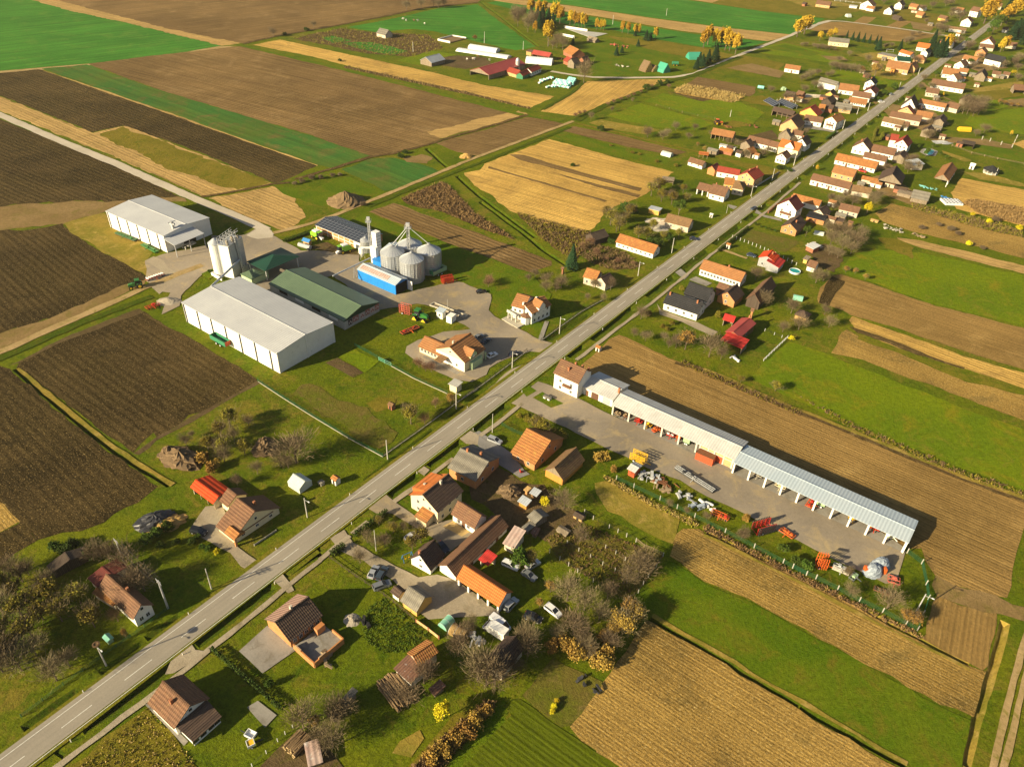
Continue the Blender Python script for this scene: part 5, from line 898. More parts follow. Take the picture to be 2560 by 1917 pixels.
('tall white block with a brown roof behind the big golden tree','E1',(1375,165),(1510,190),(1425,90),5.5,'tile_brown','white_wall',dict(wn=3)),
('broad white gable house at the foot of the golden tree','E1',(1405,352),(1490,275),(1345,272),4.4,'tile_brown','white_wall',dict(wn=0,wa=1)),
('long ochre farmhouse with a white gable end by the road bend','E1',(1055,438),(1320,472),(985,380),2.9,'tile_moss','white_wall',dict(wn=3)),
('red roofed house with a yellow annex beside the far thicket','E1',(885,272),(1005,298),(907,215),2.8,'tile_brown','yellow_wall',dict(wn=0)),
('brick house with two red brown roofs in the far meadow','E1',(440,98),(565,120),(467,42),2.8,'tile_orange','brick_pale',dict(wn=1)),
('white fronted annex with a brown roof, right of the two red brown roofs','E1',(578,112),(665,135),(602,65),2.6,'tile_brown','white_wall',dict(cat='annex')),
('small brick house with an orange hipped roof in the far meadow','E1',(545,225),(650,245),(585,165),2.6,'tile_orange','brick_pale',dict(wn=1)),
('white house with a dark roof beside the far lane','E1',(342,92),(402,62),(310,18),4.4,'tile_dark','white_wall',dict(wa=2)),
('long white house with its gable to the far lane','E1',(192,182),(242,142),(160,95),3.6,'tile_dark','white_wall',dict(wa=1)),
('dark plank hut on the small far plough strip','E1',(182,255),(290,292),(207,210),2.4,'wood_dark','wood_dark',dict(cat='hut')),
('wide brick farm building with a flat brown roof at the top edge','E2',(1220,62),(1442,90),(1242,2),3,'tile_brown','brick_pale',dict(cat='barn',wn=2)),
('tall white house at the top edge beside the white fence','E2',(2100,95),(2170,60),(2010,10),5,'tile_brown','white_wall',dict(wa=2)),
('small white cottage with an orange roof below the tall white one','E2',(1990,125),(2110,145),(2010,85),2.8,'tile_orange','white_wall',dict(wn=1)),
('round roofed brick kiln hut at the top edge','E2',(1008,60),(1060,70),None,2.4,'tile_dark','brick_red',dict(cat='hut',w=6,rise=1.6)),
('low whitewashed sheds in a row near the white fence','E2',(1735,90),(1860,105),None,2.2,'sheet_white','white_wall',dict(cat='shed',w=5,rise=.4,mono=True)),
('long ochre storehouse with a grey roof beside young spruces','E2',(1425,637),(1737,667),(1452,575),3.6,'fibre_grey','cream_wall',dict(cat='storehouse',wn=5)),
('lone white cottage with an orange roof in the open meadow','E2',(740,1047),(977,1082),(772,988),2.9,'tile_orange','white_wall',dict(wn=2,dn=(.5,))),
('brown roofed blocks among dark spruces in the top right corner','E1',(1690,85),(1870,105),None,3.5,'tile_brown','plaster_old',dict(w=10,rise=2.6,wn=2)),
('orange brown roof behind the second golden tree on the right','E1',(1925,690),(2100,712),(1950,645),2.8,'tile_brown','plaster_old',dict(cat='barn')),
('white house between dark spruces and the road in the far corner','E1',(1870,450),(1950,465),(1880,405),2.8,'tile_dark','white_wall',dict(wn=1)),
('red brown barn roof directly below the large white house on the right','E1',(1530,720),(1750,745),(1560,680),2.8,'tile_brown','plaster_old',dict(cat='barn')),

('long cattle barn with a red metal roof and an open end','E8',(362,452),(690,355),(272,392),3.4,'sheet_red','wood_grey',dict(cat='barn',Lmax=60,s0=.4,w0=20,openf=('a',))),
('small brick shed with a red tiled roof beside the cattle barn','E8',(510,418),(607,447),(548,388),2.6,'tile_red','brick_pale',dict(cat='shed')),
('white milking house with a wine red roof','E8',(738,428),(862,378),(697,395),2.9,'tile_red','white_wall',dict(wn=4,wa=0)),
('green gabled hut with a red roof beside the milking house','E8',(662,462),(728,432),(630,432),2.4,'tile_red','green_paint',dict(cat='hut')),
('hay shelter with a dull red roof and bales inside','E8',(735,265),(892,293),(752,228),3.2,'sheet_red','wood_new',dict(cat='shelter',openf=('near',),posts=(4,'post_wood',.25))),
('small plank box store left of the hay shelter','E8',(684,240),(735,250),None,3,'sheet_rusty','wood_new',dict(cat='store',w=5,rise=.4,mono=True)),
('old barn with a bright orange tiled roof at the farm','E8',(1012,240),(1107,287),(1080,190),2.8,'tile_rust','brick_red',dict(cat='barn')),
('low shed with a red roof below the orange tiled barn','E8',(1012,322),(1070,347),(1045,283),2.5,'tile_red','brick_red',dict(cat='shed')),
('tall grey corn crib barn with a dark roof','E8',(1112,350),(1168,337),(1092,300),4.0,'wood_dark','wood_grey',dict(cat='barn')),
('small brown gabled hut right of the tall corn crib','E8',(1205,338),(1257,322),(1197,283),2.6,'tile_brown','brick_red',dict(cat='hut')),
('field barn half grey and half red roofed beside the muddy paddock','B1',(1322,437),(1418,412),(1272,400),2.8,'sheet_grey','wood_grey',dict(cat='barn')),
('lone grey stone barn in the weedy pasture','B1',(938,230),(1002,245),(962,193),2.8,'fibre_grey','plaster_old',dict(cat='barn')),
('collapsed wooden hut beside the old concrete pad','C1',(735,270),(795,285),None,1.8,'wood_grey','wood_grey',dict(cat='hut',w=6,rise=2)),
]
for lab,t_,A_,B_,R_2,he_,rf,wl,kw in FAR:
 dm=kw.pop('dormer',0);bal=kw.pop('balc',0);wing=kw.pop('wing',None)
 r=H(lab,t_,A_,B_,R_2,he_,rf,wl,**kw);_,mb,L,w,he,rise=INFO[lab]
 if dm:dormer(r,L*.52,5.0,4,he-1.6,3.0,2.6,rf,'white_wall',y0=.2,win=3)
 if bal:part('balcony',(1.0,w*.5,.9),'door_brown',r,(-.1,w*.5,3.0))
 if wing:H(lab,t_,wing[0],wing[1],wing[2],he,rf,wl,root=r,cat='wing',wa=1)
# ================================================================ road paint
ZM=ZR+.034
def S_of(t,p):return(G(t,p)-r0).dot(RD)
dash_px=[('A4',(417,1380)),('A4',(850,1053)),('A4',(1235,767)),('A4',(1583,502)),('A4',(1905,267)),('B3',(535,1198)),('B3',(812,988)),('B3',(1057,805)),('B3',(1287,633)),('B3',(1497,475)),('B3',(1692,330)),('C2',(218,1433)),('C2',(388,1307)),('C2',(545,1190)),('C2',(690,1083)),('C2',(955,887)),('C2',(1190,712)),('C2',(1400,557))]
ds=[S_of(t,p) for t,p in dash_px];per=(ds[10]-ds[0])/10
off=sum((G(t,p)-r0).dot(RN) for t,p in dash_px)/len(dash_px)
q=MB();Ltot=(r1-r0).length
k0=int(ds[0]/per)
for k in range(-k0,int((Ltot-ds[0])/per)):
 s=ds[0]+k*per
 if s<5 or s>Ltot-10:continue
 a=r0+RD*s+RN*off;b=a+RD*per*.47;n=RN*.075
 q.add([a+n+Vector((0,0,ZM)),a-n+Vector((0,0,ZM)),b-n+Vector((0,0,ZM)),b+n+Vector((0,0,ZM))],[(0,1,2,3)])
q.build('centre_line',MATS['line_paint'],fix=False)['kind']='structure'
for sd in(-1,1):road_strip('edge_line','line_paint',off+sd*2.85,.14,ZM,jit=.0)
# footpath on the right of the road
ribbon('footpath','gravel','A4',[(330,1700),(405,1648),(700,1425),(985,1212),(1150,1085),(1445,848),(1700,650),(1960,432),(2208,232)],1.3,.2)
ribbon('footpath','gravel','B3',[(552,1385),(690,1265),(760,1215)],1.3,.15);ribbon('footpath','gravel','B3',[(770,1200),(880,1115)],1.2,.1)
ribbon('footpath','gravel','B3',[(1060,980),(1240,855),(1420,720),(1470,680)],1.3,.2);ribbon('footpath','gravel','C3',[(0,525),(120,440),(230,352),(290,300)],1.3,.15)
ribbon('footpath','gravel','C2',[(665,1245),(800,1140),(950,1025),(1180,852),(1390,685),(1500,590),(1650,475),(1860,310),(2000,200),(2208,20)],1.3,.2)
ribbon('garden_track','dirt_track','C2',[(1660,480),(1720,500),(1840,545)],2.0,.3)
# ================================================================ VEGETATION
def leafmat(name,a,b,c=None,rough=.8):
 t=NT(name,rough,.1);f=t.noise(.9,3,.7);col=t.mix(t.rng(f,.38,.62),a,b)
 if c:col=t.mix(t.rng(t.noise(2.2,2,.7),.55,.68),col,c)
 oi=t.n('ShaderNodeObjectInfo');hs=t.n('ShaderNodeHueSaturation');t.put(hs,'Color',col);t.put(hs,'Value',t.rng(oi.outputs['Random'],0,1,.75,1.2));t.put(hs,'Hue',t.rng(oi.outputs['Random'],0,1,.485,.512))
 t.color(hs.outputs[0]);MATS[name]=t.m
leafmat('twig',(.20,.15,.085),(.14,.105,.06));leafmat('twig_red',(.23,.13,.07),(.17,.10,.055))
leafmat('leaf_olive',(.15,.14,.014),(.21,.17,.025),(.26,.18,.03));leafmat('leaf_gold',(.50,.32,.03),(.42,.26,.022),(.58,.42,.05));leafmat('leaf_orange',(.30,.19,.04),(.36,.22,.045),(.20,.13,.045))
leafmat('leaf_yellow',(.60,.50,.02),(.50,.40,.015),(.42,.36,.015));leafmat('needle',(.018,.045,.018),(.028,.06,.022));leafmat('thuja',(.12,.14,.018),(.17,.16,.022))
leafmat('leaf_green',(.045,.085,.010),(.07,.11,.014),(.10,.12,.015));leafmat('bark',(.12,.09,.06),(.16,.125,.09));leafmat('weed_brown',(.13,.082,.04),(.19,.125,.06),(.09,.06,.03));leafmat('grass_blade',(.08,.125,.008),(.11,.14,.01));leafmat('weed_straw',(.34,.23,.09),(.26,.17,.06));leafmat('leaf_hedge',(.035,.065,.010),(.055,.085,.014))
def quads_mesh(name,P,A,Bv,mat):
 n=len(P);v=np.empty((n*4,3));v[0::4]=P-A-Bv;v[1::4]=P+A-Bv;v[2::4]=P+A+Bv;v[3::4]=P-A+Bv
 me=bpy.data.meshes.new(name);me.vertices.add(n*4);me.vertices.foreach_set('co',v.ravel())
 me.loops.add(n*4);me.loops.foreach_set('vertex_index',np.arange(n*4));me.polygons.add(n);me.polygons.foreach_set('loop_start',np.arange(0,n*4,4));me.polygons.foreach_set('loop_total',np.full(n,4))
 me.update();me.materials.append(MATS[mat]);return me
def unit(v):return v/np.maximum(np.linalg.norm(v,axis=1,keepdims=True),1e-6)
def crown_points(n,c,r,k,clump,rs):
 """n points in k clumps scattered through an ellipsoid of radii r about c"""
 cc=unit(rs.normal(size=(k,3)))*(rs.uniform(.25,1,(k,1))**.45);cc[:,2]=np.abs(cc[:,2])*1.3-.35*rs.rand(k)
 i=rs.randint(0,k,n);p=cc[i]+rs.normal(size=(n,3))*clump*rs.uniform(.6,1.25,(k,1))[i]
 return np.array(c)+p*np.array(r)
def trunk_mesh(h,r,limbs,spread,rs,fork=.3,top=.8):
 q=MB();q.tube((0,0,-.2),(0,0,h*fork),r*1.15,r*.85,6);q.tube((0,0,h*fork),(rs.normal()*.1*h*.3,rs.normal()*.1*h*.3,h*top),r*.8,r*.15,5)
 tips=[]
 for i in range(limbs):
  a=2*math.pi*i/limbs+rs.uniform(-.4,.4);z0=h*fork*rs.uniform(.8,1.6);d=spread*rs.uniform(.5,.9);z1=z0+h*rs.uniform(.2,.45)
  m_=(math.cos(a)*d*.5,math.sin(a)*d*.5,z0+(z1-z0)*.6);e=(math.cos(a+.2)*d,math.sin(a+.2)*d,z1)
  q.tube((0,0,z0),m_,r*.5,r*.32,5);q.tube(m_,e,r*.32,r*.1,4);tips+=[m_,e]
  for j in range(2):
   e2=(m_[0]+rs.normal()*spread*.3,m_[1]+rs.normal()*spread*.3,m_[2]+h*rs.uniform(.1,.25));q.tube(m_,e2,r*.22,r*.06,4);tips.append(e2)
 return q.mesh('trunk'),np.array(tips)
TREES={}
def make_kind(kind,var):
 rs=np.random.RandomState(abs(hash_(kind))+var*17);H_=6.0
 if kind in('bare','bare_red'):
  tm,tips=trunk_mesh(H_,.13,7,2.2,rs);n=1500
  base=tips[rs.randint(0,len(tips),n)]+rs.normal(size=(n,3))*np.array([.72,.72,.62]);d=unit(base-np.array([0,0,1.6])+rs.normal(size=(n,3))*1.2)
  L=rs.uniform(.2,.6,(n,1));side=unit(np.cross(d,rs.normal(size=(n,3))))*rs.uniform(.012,.026,(n,1));cm=quads_mesh('crown',base+d*L*.6,side,d*L,'twig' if kind=='bare' else 'twig_red')
 elif kind in('olive','gold','orange','yellow','green'):
  tm,tips=trunk_mesh(H_,.14,6,1.9,rs);n={'olive':1500,'gold':3200,'orange':1500,'yellow':2600,'green':2400}[kind]
  rad=(1.25,1.25,2.3) if kind=='gold' else(1.8,1.8,1.7);c=(0,0,3.6 if kind=='gold' else 3.9)
  P=crown_points(n,c,rad,30 if kind!='gold' else 36,.2,rs);P=P[P[:,2]>.7];n=len(P)
  a=unit(rs.normal(size=(n,3)));b=unit(np.cross(a,rs.normal(size=(n,3))));s=rs.uniform(.07,.17,(n,1));cm=quads_mesh('crown',P,a*s,b*s*.8,{'olive':'leaf_olive','gold':'leaf_gold','orange':'leaf_orange','yellow':'leaf_yellow','green':'leaf_green'}[kind])
  if kind in('olive','orange'):
   m2=700;base=tips[rs.randint(0,len(tips),m2)]+rs.normal(size=(m2,3))*.6;d=unit(base-np.array([0,0,1.5])+rs.normal(size=(m2,3)));L=rs.uniform(.2,.55,(m2,1));side=unit(np.cross(d,rs.normal(size=(m2,3))))*.02
   t2=quads_mesh('tw',base+d*L*.5,side,d*L,'twig');bm=bmesh.new();bm.from_mesh(cm);nf=len(bm.faces);bm.from_mesh(t2);bm.faces.ensure_lookup_table()
   for f in bm.faces[nf:]:f.material_index=1
   bm.to_mesh(cm);bm.free();cm.materials.append(MATS['twig'])
 elif kind=='conifer':
  q=MB();q.tube((0,0,-.2),(0,0,5.8),.15,.03,6);tm=q.mesh('trunk');n=2200;z=rs.uniform(0,1,n)**.75;tier=np.round(z*11)/11+rs.normal(size=n)*.018
  R2=(1-tier)*1.55*rs.uniform(.25,1,n)**.5*(1+.2*np.sin(rs.uniform(0,6.3,n)));a=rs.uniform(0,6.283,n);P=np.stack([np.cos(a)*R2,np.sin(a)*R2,.5+tier*5.4-R2*.28],1)
  d=np.stack([np.cos(a),np.sin(a),np.full(n,-.4)],1);s=np.stack([-np.sin(a),np.cos(a),np.zeros(n)],1);cm=quads_mesh('crown',P,d*rs.uniform(.12,.26,(n,1)),s*rs.uniform(.05,.11,(n,1))+rs.normal(size=(n,3))*.03,'needle')
 elif kind=='thuja':
  q=MB();q.tube((0,0,-.2),(0,0,2),.12,.05,6);tm=q.mesh('trunk');n=1800;z=rs.uniform(0,1,n);R2=.95*np.sin(np.clip(z*.92+.1,0,1)*math.pi)**.6*rs.uniform(.6,1.05,n);a=rs.uniform(0,6.283,n)
  P=np.stack([np.cos(a)*R2,np.sin(a)*R2,.2+z*5.7],1);A_=unit(rs.normal(size=(n,3))+np.array([0,0,1.5]));B_=unit(np.cross(A_,rs.normal(size=(n,3))));cm=quads_mesh('crown',P,A_*.2,B_*.09,'thuja')
 else:
  mt={'shrub':'twig','shrub_green':'leaf_green','shrub_gold':'leaf_orange','shrub_olive':'leaf_olive','shrub_yellow':'leaf_yellow','shrub_dark':'leaf_hedge'}[kind]
  q=MB()
  for i in range(9):
   a=rs.uniform(0,6.28);d=rs.uniform(.8,2.4);q.tube((0,0,-.1),(math.cos(a)*d,math.sin(a)*d,rs.uniform(2.5,4.5)),.1,.03,4)
  tm=q.mesh('trunk');n=1500;P=crown_points(n,(0,0,2.6),(3.0,3.0,2.6),22,.22,rs);P[:,2]=np.abs(P[:,2])
  a=unit(rs.normal(size=(n,3))+np.array([0,0,.6]));b=unit(np.cross(a,rs.normal(size=(n,3))))
  if kind=='shrub':cm=quads_mesh('crown',P,a*rs.uniform(.4,1.1,(n,1)),b*.05,mt)
  else:s=rs.uniform(.16,.36,(n,1));cm=quads_mesh('crown',P,a*s,b*s*.75,mt)
 tm.materials.append(MATS['bark']);return tm,cm
def hash_(s):return sum(ord(c)*(i+3) for i,c in enumerate(s))
NAMES={'bare':'bare_tree','bare_red':'bare_tree','olive':'fruit_tree','gold':'golden_tree','orange':'autumn_tree','yellow':'yellow_tree','green':'broadleaf_tree','conifer':'spruce_tree','thuja':'thuja_tree','shrub':'bare_shrub','shrub_green':'green_shrub','shrub_gold':'autumn_shrub','shrub_olive':'olive_shrub','shrub_yellow':'yellow_shrub','shrub_dark':'dark_shrub'}
def tree(kind,label,t,p,h,wide=1.0,group=None):
 v=rng.randrange(3)
 if(kind,v) not in TREES:TREES[(kind,v)]=make_kind(kind,v)
 tm,cm=TREES[(kind,v)];g=G(t,p);s=h/6.0
 r=thing(NAMES[kind],label,'shrub' if 'shrub' in kind else 'tree',group=group)
 r.matrix_world=Matrix.Translation(g)@Matrix.Rotation(rng.uniform(0,6.28),4,'Z')@Matrix.Diagonal((s*wide*rng.uniform(.9,1.1),s*wide*rng.uniform(.9,1.1),s*rng.uniform(.95,1.05),1))
 link('trunk',tm,None,r);link('crown',cm,None,r);return r
PLANTS=[('olive','A4','small olive brown fruit tree in the shaded orchard, bottom left',[(40,770,6),(95,900,5.5),(230,770,6.5),(370,520,6),(430,650,5.5),(655,690,6),(560,530,5),(150,610,5.5),(20,470,6),(300,640,5),(120,480,5),(250,560,5)],1.1),('bare','A4','leafless grey tree in the shaded orchard, bottom left',[(395,1060,5.5),(255,890,5.5),(60,960,6.5),(150,990,6),(10,880,7),(480,960,4.5),(160,380,5),(330,420,4.5),(20,1000,6),(30,610,6),(200,330,4),(90,330,4.5)],1.15),('bare','A4','leafless tree pressed against the long low house on its far side',[(950,460,6.5),(880,300,5.5),(1000,440,5.5)],1.2),('bare_red','A4','reddish bare bush tree against the front of the long low house',[(815,650,4.5)],1.0),('orange','A4','thin russet conical tree beside the long low house',[(872,770,3.6)],.5),('shrub_dark','A4','dark evergreen bush at the upper edge of the shaded orchard',[(470,190,3.5),(390,160,3),(640,220,4),(520,140,3)],.9),('bare','A4','leafless tree below the power pole in the shaded orchard',[(700,220,4.5),(760,230,5),(650,230,4.5)],1.0),('shrub_green','A4','round green bush beside the grey wood heap',[(1020,110,3),(1090,60,2.8),(1160,20,3)],1.0),('shrub_green','A3','garden shrub along the gravel yard with the black car',[(1110,1290,1.6),(1220,1270,1.8),(1330,1265,1.8),(1400,1300,1.6),(1360,1235,1.6),(1440,1310,1.4)],1.1),('shrub_yellow','A3','bright yellow bush at the edge of the gravel yard',[(1498,1335,1.5)],.8),('olive','A3','pale olive tree in the mown orchard above the brown house',[(1590,460,5.5),(1530,540,5),(1440,620,4.2),(1690,650,4.5),(1560,640,5)],1.1),('bare','A3','thin leafless tree in the mown orchard above the brown house',[(1550,700,5),(1290,600,4),(1480,630,4),(1720,470,4),(1620,560,4.5),(1330,540,2.5),(1780,790,4)],.9),('bare','A3','large spreading bare tree near the greenhouse',[(2045,710,8.5)],1.25),('bare','A3','broken leafless tree at the foot of the large spreading one',[(1940,735,5),(1990,745,4)],1.1),('shrub_gold','A3','rust and yellow bush beside the dark brush heap',[(1400,700,3.2),(1460,765,3),(1500,740,2.6)],1.0),('bare','A3','wispy tree behind the scarlet roofed shed',[(1640,870,3.5)],.9),('olive','B3','olive tree inside the iron fence by the well',[(1180,440,6)],1.1),('bare_red','B3','twiggy reddish bush inside the iron fence',[(1275,440,4),(1350,330,3)],1.2),('orange','B3','orange leaved tree next to the substation box',[(1455,305,4.2)],1.0),('bare_red','B2','leafless red brown shrub beside the office house',[(1235,1295,4),(1320,1325,3.8),(1280,1320,3.2)],1.0),('bare_red','B2','round reddish tree on the lawn behind the silos',[(1715,740,4)],1.3),('bare','B2','small leafless tree along the lawn edge near the old house',[(2110,770,4),(1990,700,3),(2180,770,3.5)],1.1),('olive','B3','yellow green shrub tree in the courtyard garden',[(1250,1260,5),(1190,1310,4.2),(1060,1190,3),(960,1140,2.8)],1.0),('bare','B3','sparse tree in the front garden by the courtyard drive',[(880,1260,3.5),(1000,1290,3.5),(930,1290,3),(830,1400,4),(1130,1180,3)],1.0),
('green','B3','yellow green leafy tree between parked cars',[(1930,1445,7)],1.0),('olive','B3','second paler tree beside the one between parked cars',[(2000,1430,5)],.9),
('bare','B4','leafless tree beside the polytunnels',[(1510,880,5.5),(1580,740,3.5),(1600,690,3.2)],1.0),
('bare','B4','tall tangled bare tree at the gable of the narrow steep barn',[(1640,1050,7.5),(1700,1090,8),(1760,1100,6.5)],1.05),
('bare','B4','small bare tree behind the narrow steep barn',[(1985,870,5),(1960,800,4)],1.2),
('bare','B4','thin leafless tree by the rusty annex',[(1270,1080,6),(1310,1030,4)],.8),('bare','B4','bare tree standing over the big log stack',[(1160,1220,5.5)],1.1),
('yellow','B4','bright yellow tree with fallen leaves, below the dog kennel',[(1400,1325,5.2)],1.0),
('bare','B4','grey leafless tree near the bottom log yard',[(440,1390,6),(640,1520,5.5),(660,1340,5.5),(700,1310,5),(560,1480,4)],1.1),
('orange','B4','small orange tree next to the garden fence corner',[(520,1375,3.5)],1.0),('shrub_green','B4','little round evergreen on the lawn by the brick terrace',[(205,1100,2.2)],.8),
('shrub_gold','B4','brown autumn bush in the weedy boundary strip',[(1560,1430,3),(1490,1480,3),(1620,1360,2.8),(1400,1560,3),(1700,1290,2.5),(1330,1610,3)],1.1),
('olive','C3','yellow green tree behind the lichen covered orange roof',[(430,530,5.5),(390,490,4.5)],1.1),
('shrub_olive','C3','olive bush beside the machinery yard drive',[(565,545,3),(500,520,3),(330,430,2.5),(270,400,2)],1.0),
('shrub_gold','C3','reedy autumn bush next to the yellow cultivator',[(810,700,3.2),(860,690,3),(920,770,2.4),(1830,1110,2.5)],.8),
('bare','C3','leafless tree beside the dry pasture',[(580,1030,5.5)],1.2),('shrub_yellow','C3','yellow shrub in the poultry yard',[(445,995,2.5)],1.0),
('bare','C3','leafless tree in the vineyard plot',[(690,1250,4),(1090,1500,6.5),(1010,1540,4.5),(1130,1420,5)],1.2),
('bare','C3','bare sapling inside the machinery yard fence',[(1800,1240,3),(1300,1010,2.2),(1560,1100,2.2),(1050,800,2),(1420,1060,2)],1.0),
('shrub_green','D3','green bush by the machinery yard fence',[(545,1320,2.6),(700,1440,3),(630,1405,2.5)],1.0),('bare','D3','young bare tree near the fence end posts',[(270,1230,3),(980,1490,2.8)],1.0),
('bare','C4','leafless garden tree behind the parked cars',[(600,510,6),(720,575,5.5),(640,740,6),(820,640,5),(880,490,4),(530,770,3.5)],1.1),
('orange','C4','yellow leaved young tree in the car lawn',[(485,450,3.5),(410,550,2.8)],1.0),
('orange','C4','golden brown hedge tree along the stubble corner',[(1000,730,5.5),(950,690,5.2),(1060,650,5.5),(1020,600,5),(920,740,4)],1.2),
('shrub_gold','C4','ochre bush in the overgrown garden edge',[(620,880,4),(670,900,4),(590,830,3.5),(830,960,4),(870,900,3.5),(850,780,3),(500,850,3),(760,860,3)],1.0),
('bare','C4','grey shrubby tree in the overgrown garden edge',[(740,880,4),(900,830,4),(700,800,4)],1.2),('shrub_yellow','C4','yellow flower clump in the garden plot',[(510,1250,1.3),(530,1210,1.2),(500,1280,1.2)],.9),
('bare','C4','small leafless tree beside the narrow steep barn, right side',[(330,820,5),(230,990,3.5)],1.2),
('bare','D4','low spreading bare tree inside the fence corner',[(1000,475,3.2),(1260,560,4.5)],1.3),('orange','D4','yellow and bare tree at the fence corner lamp',[(1380,660,4.5),(1440,670,4)],1.1),
('conifer','C2','single tall dark spruce by the field ditch',[(632,612,11.5)],1.0),
('olive','C2','overgrown tree in the thicket around the derelict house',[(900,310,6.5),(960,355,6),(870,260,5),(1000,300,5),(1090,420,5.5),(1150,410,5),(940,360,6),(1260,420,4),(1370,400,4),(1190,350,5),(1030,260,5.5)],1.15),
('shrub_dark','C2','dark bramble mass in the thicket around the derelict house',[(1000,230,5),(1050,230,4.5),(1230,460,4),(1170,450,3.5),(1300,420,3.5),(900,440,2.5)],1.1),
('green','C2','spreading yellow green tree on the lawn left of the white barbecue',[(1370,240,7.5)],1.2),('olive','C2','loose olive tree between stubble and white bungalow',[(1180,110,6),(1230,80,6),(1250,150,5.5),(1320,170,6),(1420,160,4.5),(1400,90,4)],1.2),
('bare_red','C2','brown bramble bush below the collapsing barn',[(760,450,3.5),(700,480,3),(860,560,2.5),(950,580,2.5),(1050,590,2),(800,520,3)],1.4),
('bare','C2','leafless tree on the lawn below the narrow feeder hut',[(560,745,4.5),(455,715,4),(380,670,3)],1.3),('bare_red','C2','reddish twiggy bush behind the villa lawn',[(60,715,3.5)],1.2),
('bare','C2','bare tree in front of the worn hipped house',[(780,750,3.5),(900,760,4),(740,830,2.5),(850,840,3)],1.0),
('orange','C2','broad ochre tree at the corner of the ploughed field',[(1415,1170,7.5)],1.15),('bare','C2','pale leafless birch beside the broad ochre tree',[(1580,1220,8),(1660,1240,5),(1350,1160,5)],.9),
('shrub_olive','C2','low garden shrub around the black roofed bungalow',[(1320,1000,2),(1640,945,2.2),(1290,1040,1.6),(1160,940,2.5),(1390,760,1.8),(1260,1020,1.6)],1.0),
('bare','C2','small orchard tree between the ploughed field and bungalow',[(1110,960,4.5),(1140,1110,3.5),(1270,1110,3),(1060,1080,3),(1300,1160,3)],1.1),
('bare','C2','bare tree beside the steep dark barn',[(1940,870,6),(1900,690,5.5)],1.15),
('bare','D2','leafless fruit tree behind the crimson roofs',[(600,920,5),(650,1035,5),(860,1015,4),(540,1050,3.5),(770,710,5),(820,700,4),(830,930,3.5)],1.15),
('shrub_yellow','D2','small yellow bush at the white fence corner',[(600,1105,1.8)],1.0),
('bare','D2','tangled bare tree in the brush right of the brick house',[(870,450,6),(950,490,5.5),(1000,440,6),(1050,470,6),(900,390,5.5),(1080,400,5),(960,390,6),(850,370,5),(1010,510,5),(920,540,4),(860,520,4)],1.2),
('green','D2','green tree beside the new brick house',[(700,390,5)],1.0),('yellow','D2','bright lemon yellow tree beside the cream outbuilding',[(1118,243,6)],1.0),
('bare','D2','dark leafless tree behind the lemon yellow tree',[(1150,180,6),(1020,180,5),(1190,150,5)],1.2),('bare','D2','twiggy tree over the little brown roofed yard behind three storey house',[(920,180,5),(870,160,4.5),(970,140,5),(890,220,4)],1.1),
('orange','D2','orange brown bush at the upper edge of the green meadow',[(975,640,3.2),(1040,650,3),(1110,690,3)],1.1),
('shrub_yellow','D2','yellow bush on the stubble boundary',[(1960,300,2.5),(1820,455,2.4),(2170,345,2.5),(1850,250,2)],1.0),('shrub','D2','twiggy bush along the stubble boundary',[(1700,350,2.5),(1750,380,2),(1620,320,2),(1500,340,2),(1920,480,1.8),(2010,290,2.5)],1.3),
('shrub_green','D2','clipped ball bush in the front garden row',[(355,312,1.6),(392,328,1.3),(425,338,1.3),(457,348,1.3),(490,358,1.3)],.75),
('olive','D2','small meadow tree by the long green field',[(490,1455,3.2),(250,1400,2.5)],1.3),
('gold','D1','big golden tree by the gravel lane bend',[(640,258,10),(690,238,10)],1.5),
('gold','C1','golden poplar in the clump beside the gravel lane',[(1540,335,10),(1570,310,10),(1620,330,9),(1690,350,11),(1720,355,10),(1760,378,10),(1660,320,9)],1.1),
('conifer','C1','dark spruce at the lane end of the golden poplars',[(1620,420,9),(1570,440,7),(1530,460,6.5),(1490,480,6),(1510,455,6.5)],1.3),
('gold','E1','huge golden tree beside the road in the far village',[(1590,370,14),(1680,250,13)],1.4),('gold','E1','big golden tree on the right of the road in the far village',[(1930,370,12),(2050,260,12),(1850,400,10)],1.4),
('green','E1','dark olive tree right of the road in the far village',[(1720,520,9),(1790,450,9),(1650,540,6)],1.2),('gold','E1','golden tree near two dark spruces by the road',[(1010,800,9),(980,770,8)],1.1),('gold','E1','golden tree behind the slate roofed villa',[(1890,790,8),(1840,800,7)],1.3),
('conifer','E1','tall dark spruce beside the shaded road stretch',[(890,880,11),(950,880,11),(830,860,9),(790,740,10)],1.2),
('conifer','E1','dark spruce in the far right grove',[(2000,610,11),(2060,580,11),(2130,610,12),(2180,580,11),(2120,540,10),(2195,690,10),(1940,210,11),(1980,140,10),(1960,260,9)],1.3),
('conifer','E2','little spruce in the row behind the ochre storehouse',[(1690,605,5),(1780,620,5),(1860,640,5.5),(1950,655,5.5),(2040,670,5),(2140,685,5.5),(1330,560,3.5)],1.0),
('conifer','E2','taller spruce at the right end of the small spruce row',[(2170,780,8)],1.2),('conifer','E1','lone spruce in the garden below the unfinished brick building',[(300,770,6)],1.1),
('gold','E2','ochre yellow tree left of the storehouse',[(1280,630,5),(1420,600,5),(1500,575,5)],1.5),
('bare','E2','bare bush in the twiggy row on the open meadow',[(1010,715,3),(1070,715,3),(1190,740,3.5),(1250,755,3.5),(1310,760,3.5),(1370,770,3.5),(1430,775,3.5),(1500,780,3)],1.4),
('bare','E2','dark leafless thicket tree near the white grey roofed barn',[(1470,1060,5),(1530,1070,5),(1600,1090,5),(1680,1100,5),(1760,1110,5),(1850,1120,5),(1000,1250,4),(1070,1230,4.5),(1150,1200,5),(1400,1190,3.5)],1.4),
